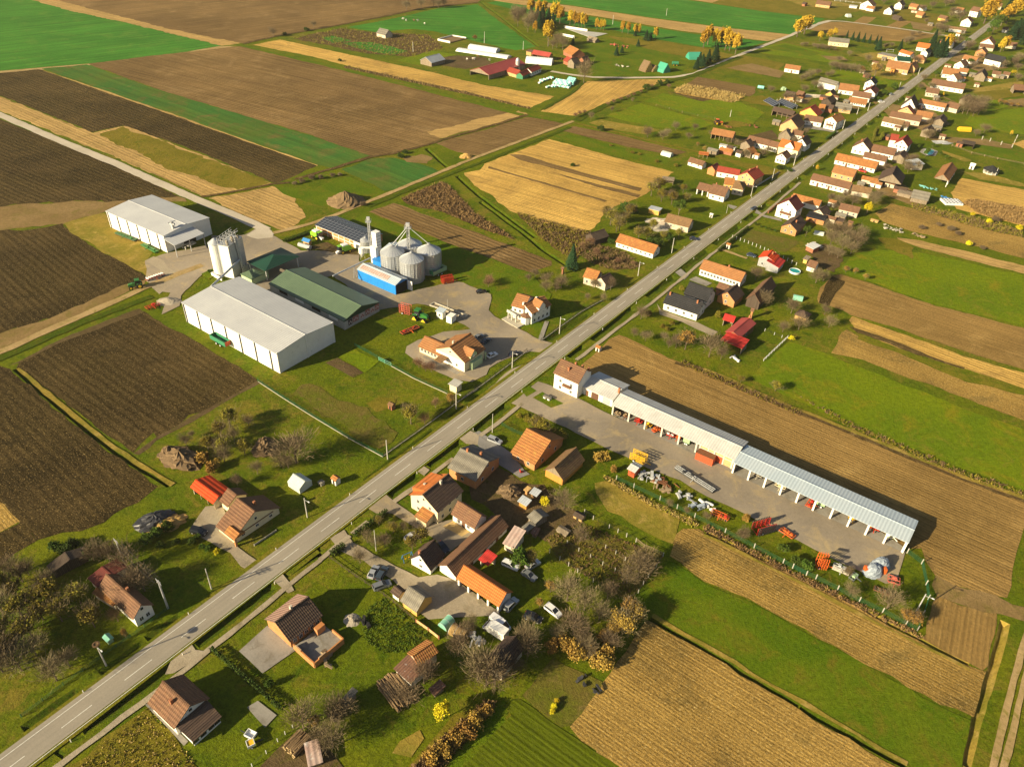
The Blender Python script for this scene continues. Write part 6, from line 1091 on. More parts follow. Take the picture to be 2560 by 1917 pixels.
('orange','E2','rusty leaved tree next to the dark leafless thicket',[(1920,1120,5),(2120,1180,7)],1.2),
('thuja','E4','golden green columnar thuja by the pool villa wall',[(1480,960,6),(1500,870,6),(1530,850,6)],1.0),('thuja','E4','broad golden thuja on the villa lawn',[(1610,915,5)],1.6),
('shrub_dark','E4','clipped hedge bush in front of the white gabled cottage',[(40,1370,2.5),(110,1370,2.5),(170,1390,2),(215,1410,1.8)],1.2),
('bare','E5','leafless tree in the large thicket beside the right farm rows',[(1260,520,7),(1330,530,7.5),(1420,560,7.5),(1500,540,7),(1560,420,7),(1400,420,7),(1300,420,6.5),(1470,470,7)],1.2),
('bare','E5','bare tree near the villa tool sheds and pool',[(700,920,5),(760,900,5),(450,1290,5),(380,1380,5),(420,1420,4),(1590,820,5),(1460,870,4),(970,1390,2.5),(560,1380,4)],1.2),
('green','E5','clipped green shrub tree around the swimming pool',[(580,1070,3),(800,1040,3),(690,1180,4),(1000,1220,2.5),(920,1160,2.2),(710,1140,4)],1.0),
('gold','E5','little yellow tree in the right hand gardens',[(2000,860,3.5),(960,260,3)],1.0),('orange','E5','rust coloured bush row above the small stubble strip',[(1830,380,4),(1900,390,3.5),(2010,410,3),(2100,420,3)],1.4),('yellow','E1','yellow bush tree behind the low brown stables',[(2030,1180,5)],1.2),
('bare','E1','grey leafless tree in the far village gardens',[(920,500,6),(980,510,6),(870,460,5),(1000,100,6),(1080,90,6),(1380,760,6),(1340,780,6),(1100,230,6),(1180,230,6),(2100,960,6),(2180,930,5),(2060,1000,5),(480,570,4),(590,550,4),(700,360,4),(1250,560,5),(390,690,5),(440,670,5),(2100,1250,5)],1.3),
('green','E1','olive green tree in the far village gardens',[(1940,990,6),(2000,970,6),(1370,1000,5),(1820,1000,5),(1330,690,6),(1560,330,6),(850,1190,5)],1.3),
('bare','D1','brown leafless garden tree in the crowded far yards',[(600,690,4.0),(640,720,4.0),(690,640,4.5),(760,610,5.0),(800,640,4.5),(830,600,5.0),(1080,520,4.0),(1120,560,4.5),(930,430,4.0),(1130,430,5.0),(1000,390,4.0),(1450,440,5.0),(1420,400,5.0),(1560,620,4.5),(1490,620,4.0),(1510,560,4.0),(1720,330,5.0),(1760,300,5.0),(1900,420,5.5),(1960,440,5.0),(1850,480,5.0),(1990,500,5.0),(2060,470,5.5),(2130,450,5.0),(2160,490,5.0),(1570,330,6.0),(1600,270,6.0),(1760,150,7.0),(1700,130,6.0),(1640,190,6.0),(1500,80,6.0),(1430,60,5.0),(1570,60,6.0),(1350,40,5.0),(1240,30,5.0),(1290,330,4.0),(1420,300,5.0),(1250,340,4.0),(1640,760,5.0),(1600,740,4.5),(1440,800,4.0),(1370,900,3.5),(1550,870,4.0),(1250,1190,4.0),(1350,1040,4.0),(1440,1120,4.0),(1190,1060,3.5),(620,1000,4.0),(230,1020,4.0),(280,1090,4.0),(400,1080,4.0),(440,1060,3.5),(160,1000,3.5),(120,960,4.0),(640,930,3.5),(700,930,3.5),(960,780,3.0),(560,690,4.0),(460,640,4.0),(880,530,4.0),(780,520,4.0)],1.3),
('gold','E4','yellow garden bush beside the road verge',[(620,1390,3)],1.2),('shrub_green','E4','round green bush near the parked white cars',[(1640,230,4),(1800,150,5),(1540,320,3)],1.2),
('bare','C1','tall leafless tree at the left of the small wood',[(260,185,10),(330,225,10),(295,150,9),(390,190,9),(240,150,9),(360,190,9)],.8),
('gold','C1','golden tree inside the small wood',[(350,110,10),(400,125,10),(440,130,10),(500,150,10),(550,165,10),(530,140,9),(380,230,6)],1.1),('gold','C1','tallest golden tree at the front of the small wood',[(470,322,13)],1.05),
('conifer','C1','dark spruce in the middle of the small wood',[(350,160,10),(395,165,10),(430,170,11),(470,180,10),(410,200,10),(500,200,9)],1.2),
('bare','C1','brown leafless tree at the lower end of the small wood',[(530,330,8),(570,345,7),(500,340,6),(560,300,6)],1.1),
('gold','C1','yellow birch in the row along the green field',[(620,175,8),(650,188,8),(680,192,8),(700,196,8),(722,196,8),(805,210,6.5),(830,212,6),(852,214,6),(980,232,7),(1020,238,6.5),(1068,246,6),(1095,246,6),(1210,272,6.5)],.95),
('conifer','C1','short dark spruce on the farm meadow',[(640,310,4),(1145,280,5.5),(1165,285,4),(1090,322,4),(940,385,5),(978,368,4),(1070,250,3.5),(1175,270,4)],1.4),
('bare','C1','big grey leafless tree at the farm lane corner',[(715,575,10)],.9),
('shrub_dark','C1','dark round bush in the field hedge row',[(1150,622,4.5),(1240,592,4),(1290,575,3)],1.0),('bare_red','C1','brown hedge bush along the field ditch',[(1020,685,3),(920,715,3),(970,695,2.5),(880,730,2.5),(1110,645,2.5),(1060,665,2.5),(685,800,3),(720,790,3),(1300,610,3),(1180,610,3),(660,810,3)],1.3),
('bare','C1','spindly pale tree beside the field ditch',[(765,830,4.5),(1050,710,3),(910,775,3)],.8),
('shrub_dark','C1','dark bush where the grass track starts',[(830,905,3.5),(640,1150,2)],1.2),('bare','C1','thin leafless tree in the meadow behind the timber barn',[(1155,950,5),(1260,965,4.5),(1350,900,4),(1480,900,3.5),(1600,950,4),(1290,940,3.5),(1440,960,3)],1.3),
('orange','C1','orange yellow bush tree in the garden by the track',[(1545,1050,3.5),(1230,1320,3.5),(1500,1010,2.5)],1.1),('shrub_olive','C1','olive shrub in the garden strip beside the white tunnel',[(1050,1060,1.5),(1220,1120,1.6),(1100,1070,1.3),(900,1010,1.2),(1350,1150,1.8)],1.3),
('bare','B1','brown leafless tree on the hedge bank far away',[(230,255,6),(510,195,5),(1150,75,8),(1250,60,8),(1335,50,8),(1410,55,8),(1370,60,7)],1.1),('orange','B1','russet round bush behind the white silage clamps',[(1620,285,5)],1.1),
('shrub_dark','B1','dark hawthorn on the hedge bank far away',[(460,215,3),(310,245,2.5),(690,425,2),(1110,1090,2.5),(1140,1060,2)],1.4),
('shrub','B1','twiggy brush bush around the earth heap field',[(430,1260,2),(500,1240,2.2),(560,1235,2),(640,1220,2),(690,1215,1.8),(380,1275,1.8),(850,1420,2)],1.3),
('shrub_green','A2','green shrub along the mill wall',[(1450,640,1.5),(1500,600,1.5)],1.2),
]
for kind,t_,lab,pts,wd in PLANTS:
 for x,y,h in pts:tree(kind,lab,t_,(x,y),h*(1.45 if t_ in('C1','D1','E1','E2') and(kind in('gold','conifer') or h>=7) else 1.15 if kind in('bare','olive') else 1),wd,lab+' group' if len(pts)>1 else None)
for o in bpy.data.objects:
 if 'group' in o and o['group'].endswith(' group'):o['group']=o['group'][:-6]
def inside(p,poly):
 c=False;n=len(poly)
 for i in range(n):
  a,b=poly[i],poly[(i+1)%n]
  if(a.y>p[1])!=(b.y>p[1]) and p[0]<(b.x-a.x)*(p[1]-a.y)/(b.y-a.y)+a.x:c=not c
 return c
def tufts(name,mats,t,px,n,h,w=.25,pts=None):
 """stems and tufts nobody could count, one object"""
 P=pts or[G(t,p) for p in px];xs=[p.x for p in P];ys=[p.y for p in P];out=[]
 for _ in range(n*6):
  p=(nrs.uniform(min(xs),max(xs)),nrs.uniform(min(ys),max(ys)))
  if inside(p,P):out.append(p)
  if len(out)>=n:break
 out=np.array(out);k=4;n=len(out);hh=nrs.uniform(.4,1.2,n)*h*(.5+nrs.rand(n))
 Q=np.repeat(np.c_[out,np.zeros(n)],k,0);H2=np.repeat(hh,k)[:,None]
 d=unit(nrs.normal(size=(n*k,3))*np.array([.7,.7,.3])+np.array([0,0,1.0]));s=unit(np.cross(d,nrs.normal(size=(n*k,3))))
 me=quads_mesh(name,Q+nrs.normal(size=(n*k,3))*np.array([.2,.2,0])+d*H2*.5,s*w*nrs.uniform(.4,1,(n*k,1))*.5,d*H2*.5,mats[0])
 if len(mats)>1:
  me.materials.append(MATS[mats[1]]);me.polygons.foreach_set('material_index',(np.repeat(nrs.rand(n),k)>.55).astype(np.int32))
 return link(name,me)
STUFF=[('dry_weeds',('weed_brown','weed_straw'),'B2',[(1115,130),(1390,12),(1450,50),(1620,230),(1900,412),(1700,352),(1400,222),(1150,165)],2600,1.0,'brown dead weeds covering the strip beside the field ditch'),('dry_weeds',('weed_brown','leaf_olive'),'C2',[(250,225),(700,350),(760,360),(740,430),(690,520),(640,560),(420,400)],1500,1.0,'brown dead weeds between the ditch and the collapsing barn'),('dry_weeds',('weed_brown','weed_brown'),'C2',[(690,520),(760,430),(1000,500),(1100,590),(1080,620),(900,620),(760,570)],900,.9,'dark brambles in front of the long white farmhouse'),('dry_weeds',('weed_brown','leaf_olive'),'B1',[(360,268),(700,197),(930,225),(1300,240),(1400,330),(1300,370),(1150,395),(860,370),(600,312)],1500,1.2,'patchy brown scrub in the far pasture'),('boundary_weeds',('weed_straw','weed_brown'),'B4',[(1700,1210),(1760,1230),(1500,1520),(1330,1720),(1150,1720),(1420,1450)],1500,1.0,'tall straw coloured weeds along the bottom plot boundary'),('boundary_weeds',('weed_straw','leaf_olive'),'C3',[(850,800),(900,820),(1200,980),(1500,1130),(1470,1150),(1150,990),(860,830)],900,.7,'dry grass along the machinery yard fence foot'),('boundary_weeds',('weed_straw','weed_brown'),'D4',[(0,0),(30,-10),(420,205),(820,410),(1500,740),(1490,770),(800,440),(400,235),(0,30)],1500,.6,'dry straw grass along the concrete post fence'),('maize_rows',('weed_straw','weed_straw'),'C1',[(1420,590),(1620,624),(1820,668),(1750,715),(1350,642),(1340,622)],1600,1.6,'standing dry maize at the brown field edge'),('maize_rows',('weed_straw','weed_straw'),'D1',[(1780,1400),(1860,1380),(2208,1440),(2208,1560),(1900,1480)],1600,1.2,'standing dry maize at the right edge'),('rough_weeds',('leaf_olive','weed_straw'),'A4',[(430,1740),(960,1300),(1020,1250),(1180,1400),(1240,1500),(1340,1640),(1330,1740)],1000,.35,'rough yellowing grass in the plot beside the bottom house'),('rough_weeds',('weed_brown','leaf_olive'),'C3',[(450,1232),(700,1122),(1260,1352),(1200,1442),(1030,1652),(700,1472),(540,1372)],1300,.5,'rough weeds in the vineyard plot'),('lush_grass',('grass_blade','leaf_green'),'B4',[(880,560),(1000,480),(1330,740),(1180,860),(980,870),(840,760)],1100,.25,'lush tall grass beside the half built terrace'),('hedge_weeds',('weed_brown','leaf_olive'),'D1',[(1420,1400),(1500,1420),(2100,1560),(2200,1600),(2190,1640),(1900,1580),(1440,1440)],1000,1.2,'ragged weeds along the right stubble boundary'),('hedge_weeds',('weed_brown','leaf_olive'),'C3',[(1400,0),(1800,180),(2208,350),(2208,390),(1790,215),(1390,30)],900,.7,'ragged weeds along the upper edge of the ploughed field'),('hedge_weeds',('weed_brown','leaf_olive'),'D3',[(650,250),(1000,420),(1400,600),(1800,770),(2208,900),(2208,950),(1790,810),(1390,640),(990,460)],1100,.7,'ragged weeds between meadow and ploughed field'),('hedge_weeds',('weed_brown','weed_straw'),'B1',[(720,450),(1000,508),(1500,620),(2000,740),(2010,758),(1500,642),(1000,534),(720,472)],900,.9,'brown weeds along the far stubble strip')]
for nm,mts,t_,px,n,h,lab in STUFF:tag(tufts(nm,mts,t_,px,n,h),lab,'weeds',None,'stuff')
def hedge(label,t,a,b,w,h,mat='leaf_hedge'):
 pa,pb=G(t,a),G(t,b);d=pb-pa;L=d.length;n=int(L*w*70);r=thing('hedge',label,'hedge',pa,math.atan2(d.y,d.x))
 P=np.c_[nrs.uniform(0,L,n),nrs.uniform(-w/2,w/2,n),nrs.uniform(.1,h,n)];sh=nrs.randint(0,3,n);P[sh==0,2]=h*nrs.uniform(.85,1.08,(sh==0).sum())
 a_=unit(nrs.normal(size=(n,3)));b_=unit(np.cross(a_,nrs.normal(size=(n,3))));link('foliage',quads_mesh('foliage',P,a_*.14,b_*.11,mat),None,r)
 q=MB()
 for i in range(max(2,int(L/2))):q.tube(((i+.5)*L/max(2,int(L/2)),0,-.1),((i+.5)*L/max(2,int(L/2))+.1,.05,h*.7),.05,.03,4)
 link('stems',q.mesh('stems'),MATS['bark'],r)
hedge('dark clipped hedge beside the gravel drive mouth','B4',(628,205),(722,140),1.6,1.6);hedge('long clipped green hedge between bottom house and half built house','A4',(1462,852),(1940,1262),.9,1.3)
hedge('tall hedge along the footpath by the courtyard garden','B3',(785,1225),(1015,1055),1.2,1.6);hedge('dark hedge by the footpath above the vegetable garden','C2',(1640,500),(1850,335),1.0,1.4)
hedge('ivy covered bank beside the combine harvester','B2',(300,430),(500,360),2.2,1.0,'leaf_green');hedge('dark wall like hedge by the verge near the balcony house','E4',(760,930),(910,820),1.2,1.6)
# ================================================================ INDUSTRIAL PLANT
GZ=.08
def dome(t,p,z=0):return G(t,p,z)
SILO={}
def silo(label,t,p,r=4.8,h=9.1,rr=2.6,group='steel grain silos',legs=False):
 g=G(t,p);T=thing('grain_silo',label,'silo',g,0,group)
 k=(r,h,rr)
 if k not in SILO:
  q=MB();q.lathe((0,0,0),[(r,0),(r,h)],36);b_=q.mesh('body');b_.materials.append(MATS['steel'])
  q=MB()
  for i in range(24):a=2*math.pi*i/24;q.bar((math.cos(a)*(r+.04),math.sin(a)*(r+.04),0),(math.cos(a)*(r+.04),math.sin(a)*(r+.04),h),.12)
  s_=q.mesh('stiffeners');s_.materials.append(MATS['galvanised'])
  q=MB();q.lathe((0,0,h),[(r+.12,-.1),(r+.12,0),(.55,rr),(.55,rr+.5),(.1,rr+.6)],36)
  for i in range(24):a=2*math.pi*(i+.5)/24;q.bar((math.cos(a)*(r+.1),math.sin(a)*(r+.1),h+.06),(math.cos(a)*.5,math.sin(a)*.5,h+rr+.06),.09,.14)
  c_=q.mesh('roof');c_.materials.append(MATS['steel_roof'])
  q=MB();
  for s in(-.25,.25):q.bar((r+.25,s,0),(r+.25,s,h),.06)
  for i in range(int(h/.5)):q.bar((r+.25,-.25,.4+i*.5),(r+.25,.25,.4+i*.5),.05)
  l_=q.mesh('ladder');l_.materials.append(MATS['galvanised']);SILO[k]=(b_,s_,c_,l_)
 for n_,me_ in zip(('body','stiffeners','roof','ladder'),SILO[k]):link(n_,me_,None,T)
 return g
s1=silo('left steel silo of the four, beside the tall dryer','B2',(1060,632));s2=silo('front steel silo of the four, behind the blue shed','B2',(1190,682))
s3=silo('rear steel silo of the four, next to the thin elevator tower','B2',(1180,578));s4=silo('right steel silo of the four, above the green trailer','B2',(1308,622))
sB=silo('small steel bin in front of the solar brick hall','B2',(872,492),2.2,5.2,1.2,None)
def tower(label,name,g,h,w=1.0,heads=True,cat='elevator'):
 T=thing(name,label,cat,g);q=MB()
 for sx in(-1,1):q.box((sx*w*.3,0,h/2),(w*.28,w*.34,h))
 q.build('leg',MATS['galvanised'],T);q=MB()
 for i in range(int(h/2)):q.box((0,0,1+i*2),(w*1.1,w*.9,.08))
 for sx in(-1,1):
  for sy in(-1,1):q.bar((sx*w*.55,sy*w*.45,0),(sx*w*.55,sy*w*.45,h-1),.08)
 q.build('frame',MATS['galvanised'],T)
 q=MB();q.box((0,0,h+.3),(w*1.4,w*.9,1.3)).box((0,0,h-1.2),(w*2.4,w*2.0,.12))
 for sx in(-1,1):
  for sy in(-1,1):q.bar((sx*w*1.2,sy*w,h-1.2),(sx*w*1.2,sy*w,h-.2),.06)
  q.bar((sx*w*1.2,-w,h-.2),(sx*w*1.2,w,h-.2),.06);q.bar((-w*1.2,sx*w,h-.2),(w*1.2,sx*w,h-.2),.06)
 q.build('head',MATS['galvanised'],T);return T
ge=(s1+s2+s3+s4)/4;ge.z=0;H1=height_over('B2',(1172,612),(1163,312));T=tower('thin elevator tower rising between the four steel silos','elevator_tower',G('B2',(1172,612)),H1,1.1)
q=MB();top=Vector((0,0,H1-.5))
for s in(s1,s3,s4):q.tube(top,s-T.location+Vector((0,0,9.1+2.8)),.17,n=8)
q.tube(Vector((0,0,H1-1.5)),G('B2',(1000,640),1.0)-T.location+Vector((0,0,4.6)),.13,n=6);q.build('spout',MATS['galvanised'],T)
gd=G('B2',(952,560));hd=height_over('B2',(952,560),(945,355));T=thing('grain_dryer','tall white square grain dryer beside the left silo','dryer',gd,math.radians(-36))
MB().box((0,0,hd*.5),(2.6,2.6,hd)).build('column',MATS['white_panel'],T);MB().box((.4,-1.9,hd*.28),(3.2,1.6,hd*.56)).build('burner_house',MATS['white_panel'],T)
q=MB()
for i in range(9):q.box((0,-1.32,1+i*hd*.1),(2.2,.1,.35)).box((1.32,0,1+i*hd*.1),(.1,2.2,.35))
q.build('louvre',MATS['galvanised'],T)
T=tower('twin leg elevator between small bin and white dryer','elevator_tower',G('B2',(905,520)),height_over('B2',(905,520),(888,270)),.9)
T=thing('cyclone','white dust cyclone with a bent duct by the dryer','cyclone',G('B2',(845,545)));q=MB();q.lathe((0,0,0),[(.25,1.0),(1.1,2.6),(1.3,3.0),(1.3,5.2)],18);q.build('body',MATS['white_panel'],T)
q=MB();q.tube((0,0,5.0),(5.2,1.0,5.0),.55,n=10);q.tube((5.2,1,5.0),(5.2,1,2),.6,n=10);q.build('duct',MATS['white_panel'],T);q=MB()
for a in range(3):q.bar((math.cos(a*2.1)*1.1,math.sin(a*2.1)*1.1,0),(math.cos(a*2.1)*1.1,math.sin(a*2.1)*1.1,3),.1)
q.build('leg',MATS['galvanised'],T)
pa=G('B2',(640,665));pa.z=5.2;pb=G('B2',(905,600));pb.z=6.3;pa=G('B2',(640,662),5.0);pb=G('B2',(905,535),6.0);T=thing('conveyor','long inclined auger tube from the green hall to the blue shed','conveyor',(pa.x,pa.y,0));o=T.location
q=MB();q.tube(pa-o,pb-o,.3,n=8);q.build('tube',MATS['galvanised'],T);q=MB();m_=pa.lerp(pb,.55)-o
for s in(-.5,.5):q.bar((m_.x+s,m_.y+s,0),(m_.x,m_.y,m_.z),.12);
q.build('stand',MATS['galvanised'],T)
# metal tower group
gt=G('Na',(340,688));ht=height_over('Na',(340,688),(297,432));A_=G('Na',(340,688));B_=G('Na',(462,590));u=(B_-A_);Lx=min(u.length,9.5);ang=math.atan2(u.y,u.x)
T=thing('metal_tower','tall corrugated metal storage tower with a white front and roof gantry','tower',A_,ang)
wdt=5.0;MB().box((Lx/2,wdt/2,ht/2),(Lx,wdt,ht)).build('body',MATS['steel'],T)
MB().box((-.08,wdt*.45,ht*.49),(.16,wdt*.85,ht*.98)).build('front_panel',MATS['white_panel'],T)
q=MB();q.lathe((1.6,wdt+2.2,0),[(2.5,0),(2.5,ht*.98)],24);q.build('side_bin',MATS['white_panel'],T);q=MB();q.lathe((1.6,wdt+2.2,ht*.98),[(2.7,0),(.3,1.9)],24);q.build('bin_roof',MATS['steel_roof'],T)
q=MB()
for y in(wdt*.35,wdt*.9):q.bar((-.5,y,ht+2.0),(Lx+.3,y,ht+2.0),.25);q.bar((-.5,y,ht+3.0),(Lx+.3,y,ht+3.0),.12)
for x in range(0,int(Lx)+1,2):
 q.bar((x,wdt*.35,ht),(x,wdt*.35,ht+3),.14);q.bar((x,wdt*.9,ht),(x,wdt*.9,ht+3),.14);q.bar((x,wdt*.35,ht+2),(x,wdt*.9,ht+2),.14)
q.build('gantry',MATS['galvanised'],T);q=MB()
for i in range(7):q.lathe((1+i*Lx/8,wdt*(.2+.2*(i%3)),ht),[(.5,0),(.55,.7),(.2,1.1)],10)
q.build('roof_vent',MATS['gravel_heap'],T);q=MB();q.tube((Lx*.55,-.45,ht*.12),(Lx*.42,-.45,ht+2.6),.28,n=8).tube((Lx*.62,-.5,ht*.12),(Lx*.5,-.5,ht+2.0),.28,n=8);q.build('elevator_leg',MATS['galvanised'],T)
q=MB()
for i in range(5):q.tube((Lx*(.5+.09*i),-.9,0),(Lx*(.5+.09*i),-.9,ht*(.18+.03*(i%3))),.3,n=8)
q.build('pipe',MATS['galvanised'],T)
pa=G('Na',(155,748),9.0);pb=G('Na',(425,572),9.0);pb=A_+Vector((math.cos(ang)*Lx*.62,math.sin(ang)*Lx*.62,ht*.42))
T2=thing('conveyor','grey conveyor tube from the metal tower down onto the white hall roof','conveyor',(pa.x,pa.y,0));q=MB();q.tube(pa-T2.location,pb-T2.location,.42,n=10);q.build('tube',MATS['galvanised'],T2);MB().box((0,0,pa.z-.6),(.9,.9,1.2)).build('outlet',MATS['galvanised'],T2)
T=thing('retaining_wall','low white wall around the pit at the foot of the metal tower','wall',G('Na',(160,660)),0);a=G('Na',(158,662))-T.location;b=G('Na',(240,705))-T.location;c=G('Na',(250,640))-T.location
q=MB();q.bar(a+Vector((0,0,.7)),b+Vector((0,0,.7)),.3,1.4);q.bar(a+Vector((0,0,.7)),c+Vector((0,0,.7)),.3,1.4);q.build('wall',MATS['white_panel'],T)
# weighbridge
T=thing('weighbridge','long sunken truck scale with raised kerbs beside the blue roofed hut','weighbridge',(0,0,0));q=MB();pts=[G('Nc',p) for p in((300,205),(335,185),(600,290),(570,300))]
for i in range(4):q.bar(pts[i]+Vector((0,0,.3)),pts[(i+1)%4]+Vector((0,0,.3)),.4,.6)
q.build('kerb',MATS['kerb_stone'],T);q=MB();q.slab([(p.x,p.y) for p in pts],.05,.16);q.build('platform',MATS['dark_steel'],T)
# ================================================================ VEHICLES
def rod(p0,p1):d=p1-p0;return math.atan2(d.y,d.x),d.length
CARP={}
def car_mesh(kind,L,W_,Hh):
 key=(kind,round(L,1))
 if key in CARP:return CARP[key]
 z0,zb=.28,.86 if kind!='van' else 1.0
 prof={'car':[(-.5,.45),(-.5,.82),(-.44,.92),(-.30,.95),(.18,.95),(.46,.80),(.5,.62),(.5,.35),(.44,.28),(-.46,.28)],'van':[(-.5,.4),(-.5,1.0),(.30,1.05),(.47,.98),(.5,.7),(.5,.35),(.45,.3),(-.47,.3)]}['van' if kind=='van' else 'car']
 body_=MB();n=len(prof);
 for f,sc in((-1,1.0),):
  vs=[]
  for y,ins in((-.5,.93),(-.44,1.0),(.44,1.0),(.5,.93)):
   vs+=[(x*L*(ins if abs(x)>.4 else 1),y*W_,.6+(z-.6)*(.94 if ins<1 else 1)) for x,z in prof]
  fs=[tuple(range(n-1,-1,-1)),tuple(range(3*n,4*n))]
  for r in range(3):fs+=[(r*n+i,r*n+(i+1)%n,(r+1)*n+(i+1)%n,(r+1)*n+i) for i in range(n)]
  body_.add(vs,fs)
 if kind=='van':cab=[(-.49,1.0),(-.48,Hh),(.20,Hh),(.40,1.02)]
 elif kind=='wagon':cab=[(-.49,.9),(-.44,Hh-.04),(-.30,Hh),(.02,Hh),(.24,.94)]
 elif kind=='suv':cab=[(-.48,.92),(-.42,Hh-.03),(-.30,Hh),(.05,Hh),(.22,.95)]
 else:cab=[(-.42,.92),(-.27,Hh-.02),(-.2,Hh),(.0,Hh),(.22,.94)]
 m_=len(cab)
 gl=MB();vs=[]
 for y in(-1,1):vs+=[(x*L,y*W_*(.47 if z<1.05 else.39),z) for x,z in cab]
 gl.add(vs,[tuple(range(m_)),tuple(range(2*m_-1,m_-1,-1))]+[(i+m_,(i+1)%m_+m_,(i+1)%m_,i) for i in range(m_)])
 rf=MB();top=[(x,z) for x,z in cab if z>Hh-.1]
 x0,x1=min(p[0] for p in top)*L,max(p[0] for p in top)*L
 rf.box(((x0+x1)/2,0,Hh+.01),(x1-x0+.1,W_*.78,.07))
 for sx,xx in((-1,cab[0][0]*L),(1,cab[-1][0]*L)):
  for sy in(-1,1):rf.bar((x0 if sx<0 else x1,sy*W_*.385,Hh),(xx,sy*W_*.46,.95),.09)
 if kind=='van':rf.box((-L*.2,0,(1.02+Hh)/2+.02),(L*.56,W_*.90,Hh-1.0))
 wh=MB().tube((0,-.11,0),(0,.11,0),.33,n=14).mesh('wheel');wh.materials.append(MATS['rubber'])
 hb=MB().tube((0,-.125,0),(0,.125,0),.19,n=10).mesh('rim');hb.materials.append(MATS['silver_paint'])
 lt=MB().box((0,0,0),(.06,.36,.14)).mesh('headlight');lt.materials.append(MATS['white_paint']);rl=MB().box((0,0,0),(.06,.30,.16)).mesh('tail_light');rl.materials.append(MATS['red_paint'])
 bm_=body_.mesh('body');gm=gl.mesh('windows');gm.materials.append(MATS['glass_dark'])
 CARP[key]=(bm_,gm,rf.mesh('cabin_roof'),wh,hb,lt,rl);return CARP[key]
def car(label,t,rear,front,paint,kind='car',L=None,name='parked_car',cat='car',group=None):
 p0,p1=G(t,rear),G(t,front);a,d=rod(p0,p1);dims={'car':(4.2,1.75,1.45),'wagon':(4.6,1.78,1.48),'suv':(4.5,1.85,1.68),'van':(5.4,2.0,2.3)}[kind]
 bm_,gm,rf,wh,hb,lt,rl=car_mesh(kind,*dims);L=dims[0];c=(p0+p1)/2;T=thing(name,label,cat,(c.x,c.y,GZ),a,group)
 def cp(me,nm,mat):m2=me.copy();m2.materials.append(MATS[mat]);return link(nm,m2,None,T)
 cp(bm_,'body',paint);link('windows',gm,None,T);cp(rf,'cabin_roof',paint)
 for sx in(-.31,.31):
  for sy in(-1,1):w=link('wheel',wh,None,T,Matrix.Translation((sx*L,sy*(dims[1]/2-.12),.33)));link('rim',hb,None,w)
 for sy in(-1,1):link('headlight',lt,None,T,Matrix.Translation((L*.485,sy*dims[1]*.33,.66)));link('tail_light',rl,None,T,Matrix.Translation((-L*.488,sy*dims[1]*.36,.78)))
 return T
CARS=[('silver estate car on the grey paved drive','Ne',(712,62),(795,95),'silver_paint','wagon'),('black car on the gravel yard of the brown house','A3',(1325,1182),(1425,1205),'black_paint','suv'),('dark car driving along the road','E6',(888,433),(832,447),'blue_grey_paint','car'),('white hatchback on the forecourt of the cream office','Nc',(762,622),(828,592),'white_paint','car'),('blue car in the shadow of the cream office','Nc',(722,508),(772,478),'blue_grey_paint','car'),('grey car half hidden behind the cream office roof','Nc',(672,470),(708,452),'grey_paint','car'),('dark blue car beside the iron gate fence','Nc',(935,612),(995,582),'navy_paint','car'),('black car with an open door on the concrete yard','Nc',(672,108),(745,98),'black_paint','car'),('slate blue car on the lawn near the grey rendered house','C2',(1845,522),(1895,535),'blue_grey_paint','car'),('silver off-roader at the end of the orange garage','Nf',(838,660),(920,575),'silver_paint','suv'),('black car parked on the lawn','Nf',(1000,700),(1112,742),'black_paint','suv'),('white estate car parked on the lawn','Nf',(1165,630),(1262,705),'white_paint','wagon'),('dark green car under the barn shadow','Nf',(985,362),(1062,412),'grey_paint','car'),('pale blue car beside the yellow green tree','Nf',(1030,315),(1075,288),'silver_paint','car'),('white car half under the yellow green tree','Nf',(832,285),(922,325),'white_paint','wagon'),('cream car parked under a bare tree on the gravel drive','B4',(905,355),(940,290),'silver_paint','car'),('blue car on the gravel drive','B4',(960,365),(1000,300),'blue_grey_paint','wagon'),('grey car at the end of the gravel drive','B4',(950,425),(1012,402),'grey_paint','wagon'),('dark blue car in the courtyard shadow','Nf',(310,130),(370,195),'navy_paint','car'),('small white car behind the courtyard shrubs','Ne',(75,850),(115,825),'white_paint','car'),('dark car by the rubble next to the road','C2',(1440,412),(1510,418),'navy_paint','car'),('white car in front of the brown roofed row house','E4',(1570,352),(1655,350),'white_paint','wagon'),('silver car on the forecourt under the dark trees','E4',(1730,245),(1805,232),'silver_paint','wagon'),('white van with a glossy bonnet next to the box truck','Nf',(735,738),(850,820),'white_paint','van'),('red car beside the golden orange row house','E4',(1275,1400),(1370,1425),'red_paint','wagon'),('silver car below the far gabled brick house','E1',(330,1145),(410,1155),'white_paint','car')]
for lab,t_,a_,b_,pc,kd in CARS:car(lab,t_,a_,b_,pc,kd,name='van' if kd=='van' else 'driving_car' if 'driving' in lab else 'parked_car',cat='van' if kd=='van' else 'car')
def boxtruck(label,t,rear,front):
 p0,p1=G(t,rear),G(t,front);a,d=rod(p0,p1);c=(p0+p1)/2;T=thing('box_truck',label,'truck',(c.x,c.y,GZ),a)
 MB().box((-.9,0,1.75),(4.4,2.2,2.3)).build('box',MATS['white_panel'],T);q=MB();q.prismy([(1.35,.45),(1.35,2.0),(2.0,2.0),(2.6,1.2),(3.0,1.05),(3.0,.45)],-.95,.95);q.build('cab',MATS['white_paint'],T)
 MB().box((2.25,0,1.62),(.5,1.7,.5),tilt=Matrix.Rotation(-.9,3,'Y')).build('windscreen',MATS['glass_dark'],T);MB().box((0,0,.5),(5.6,1.0,.2)).build('chassis',MATS['dark_steel'],T)
 for x in(-1.9,2.1):
  for y in(-.85,.85):MB().tube((x,y-.15,.42),(x,y+.15,.42),.42,n=14).build('wheel',MATS['rubber'],T)
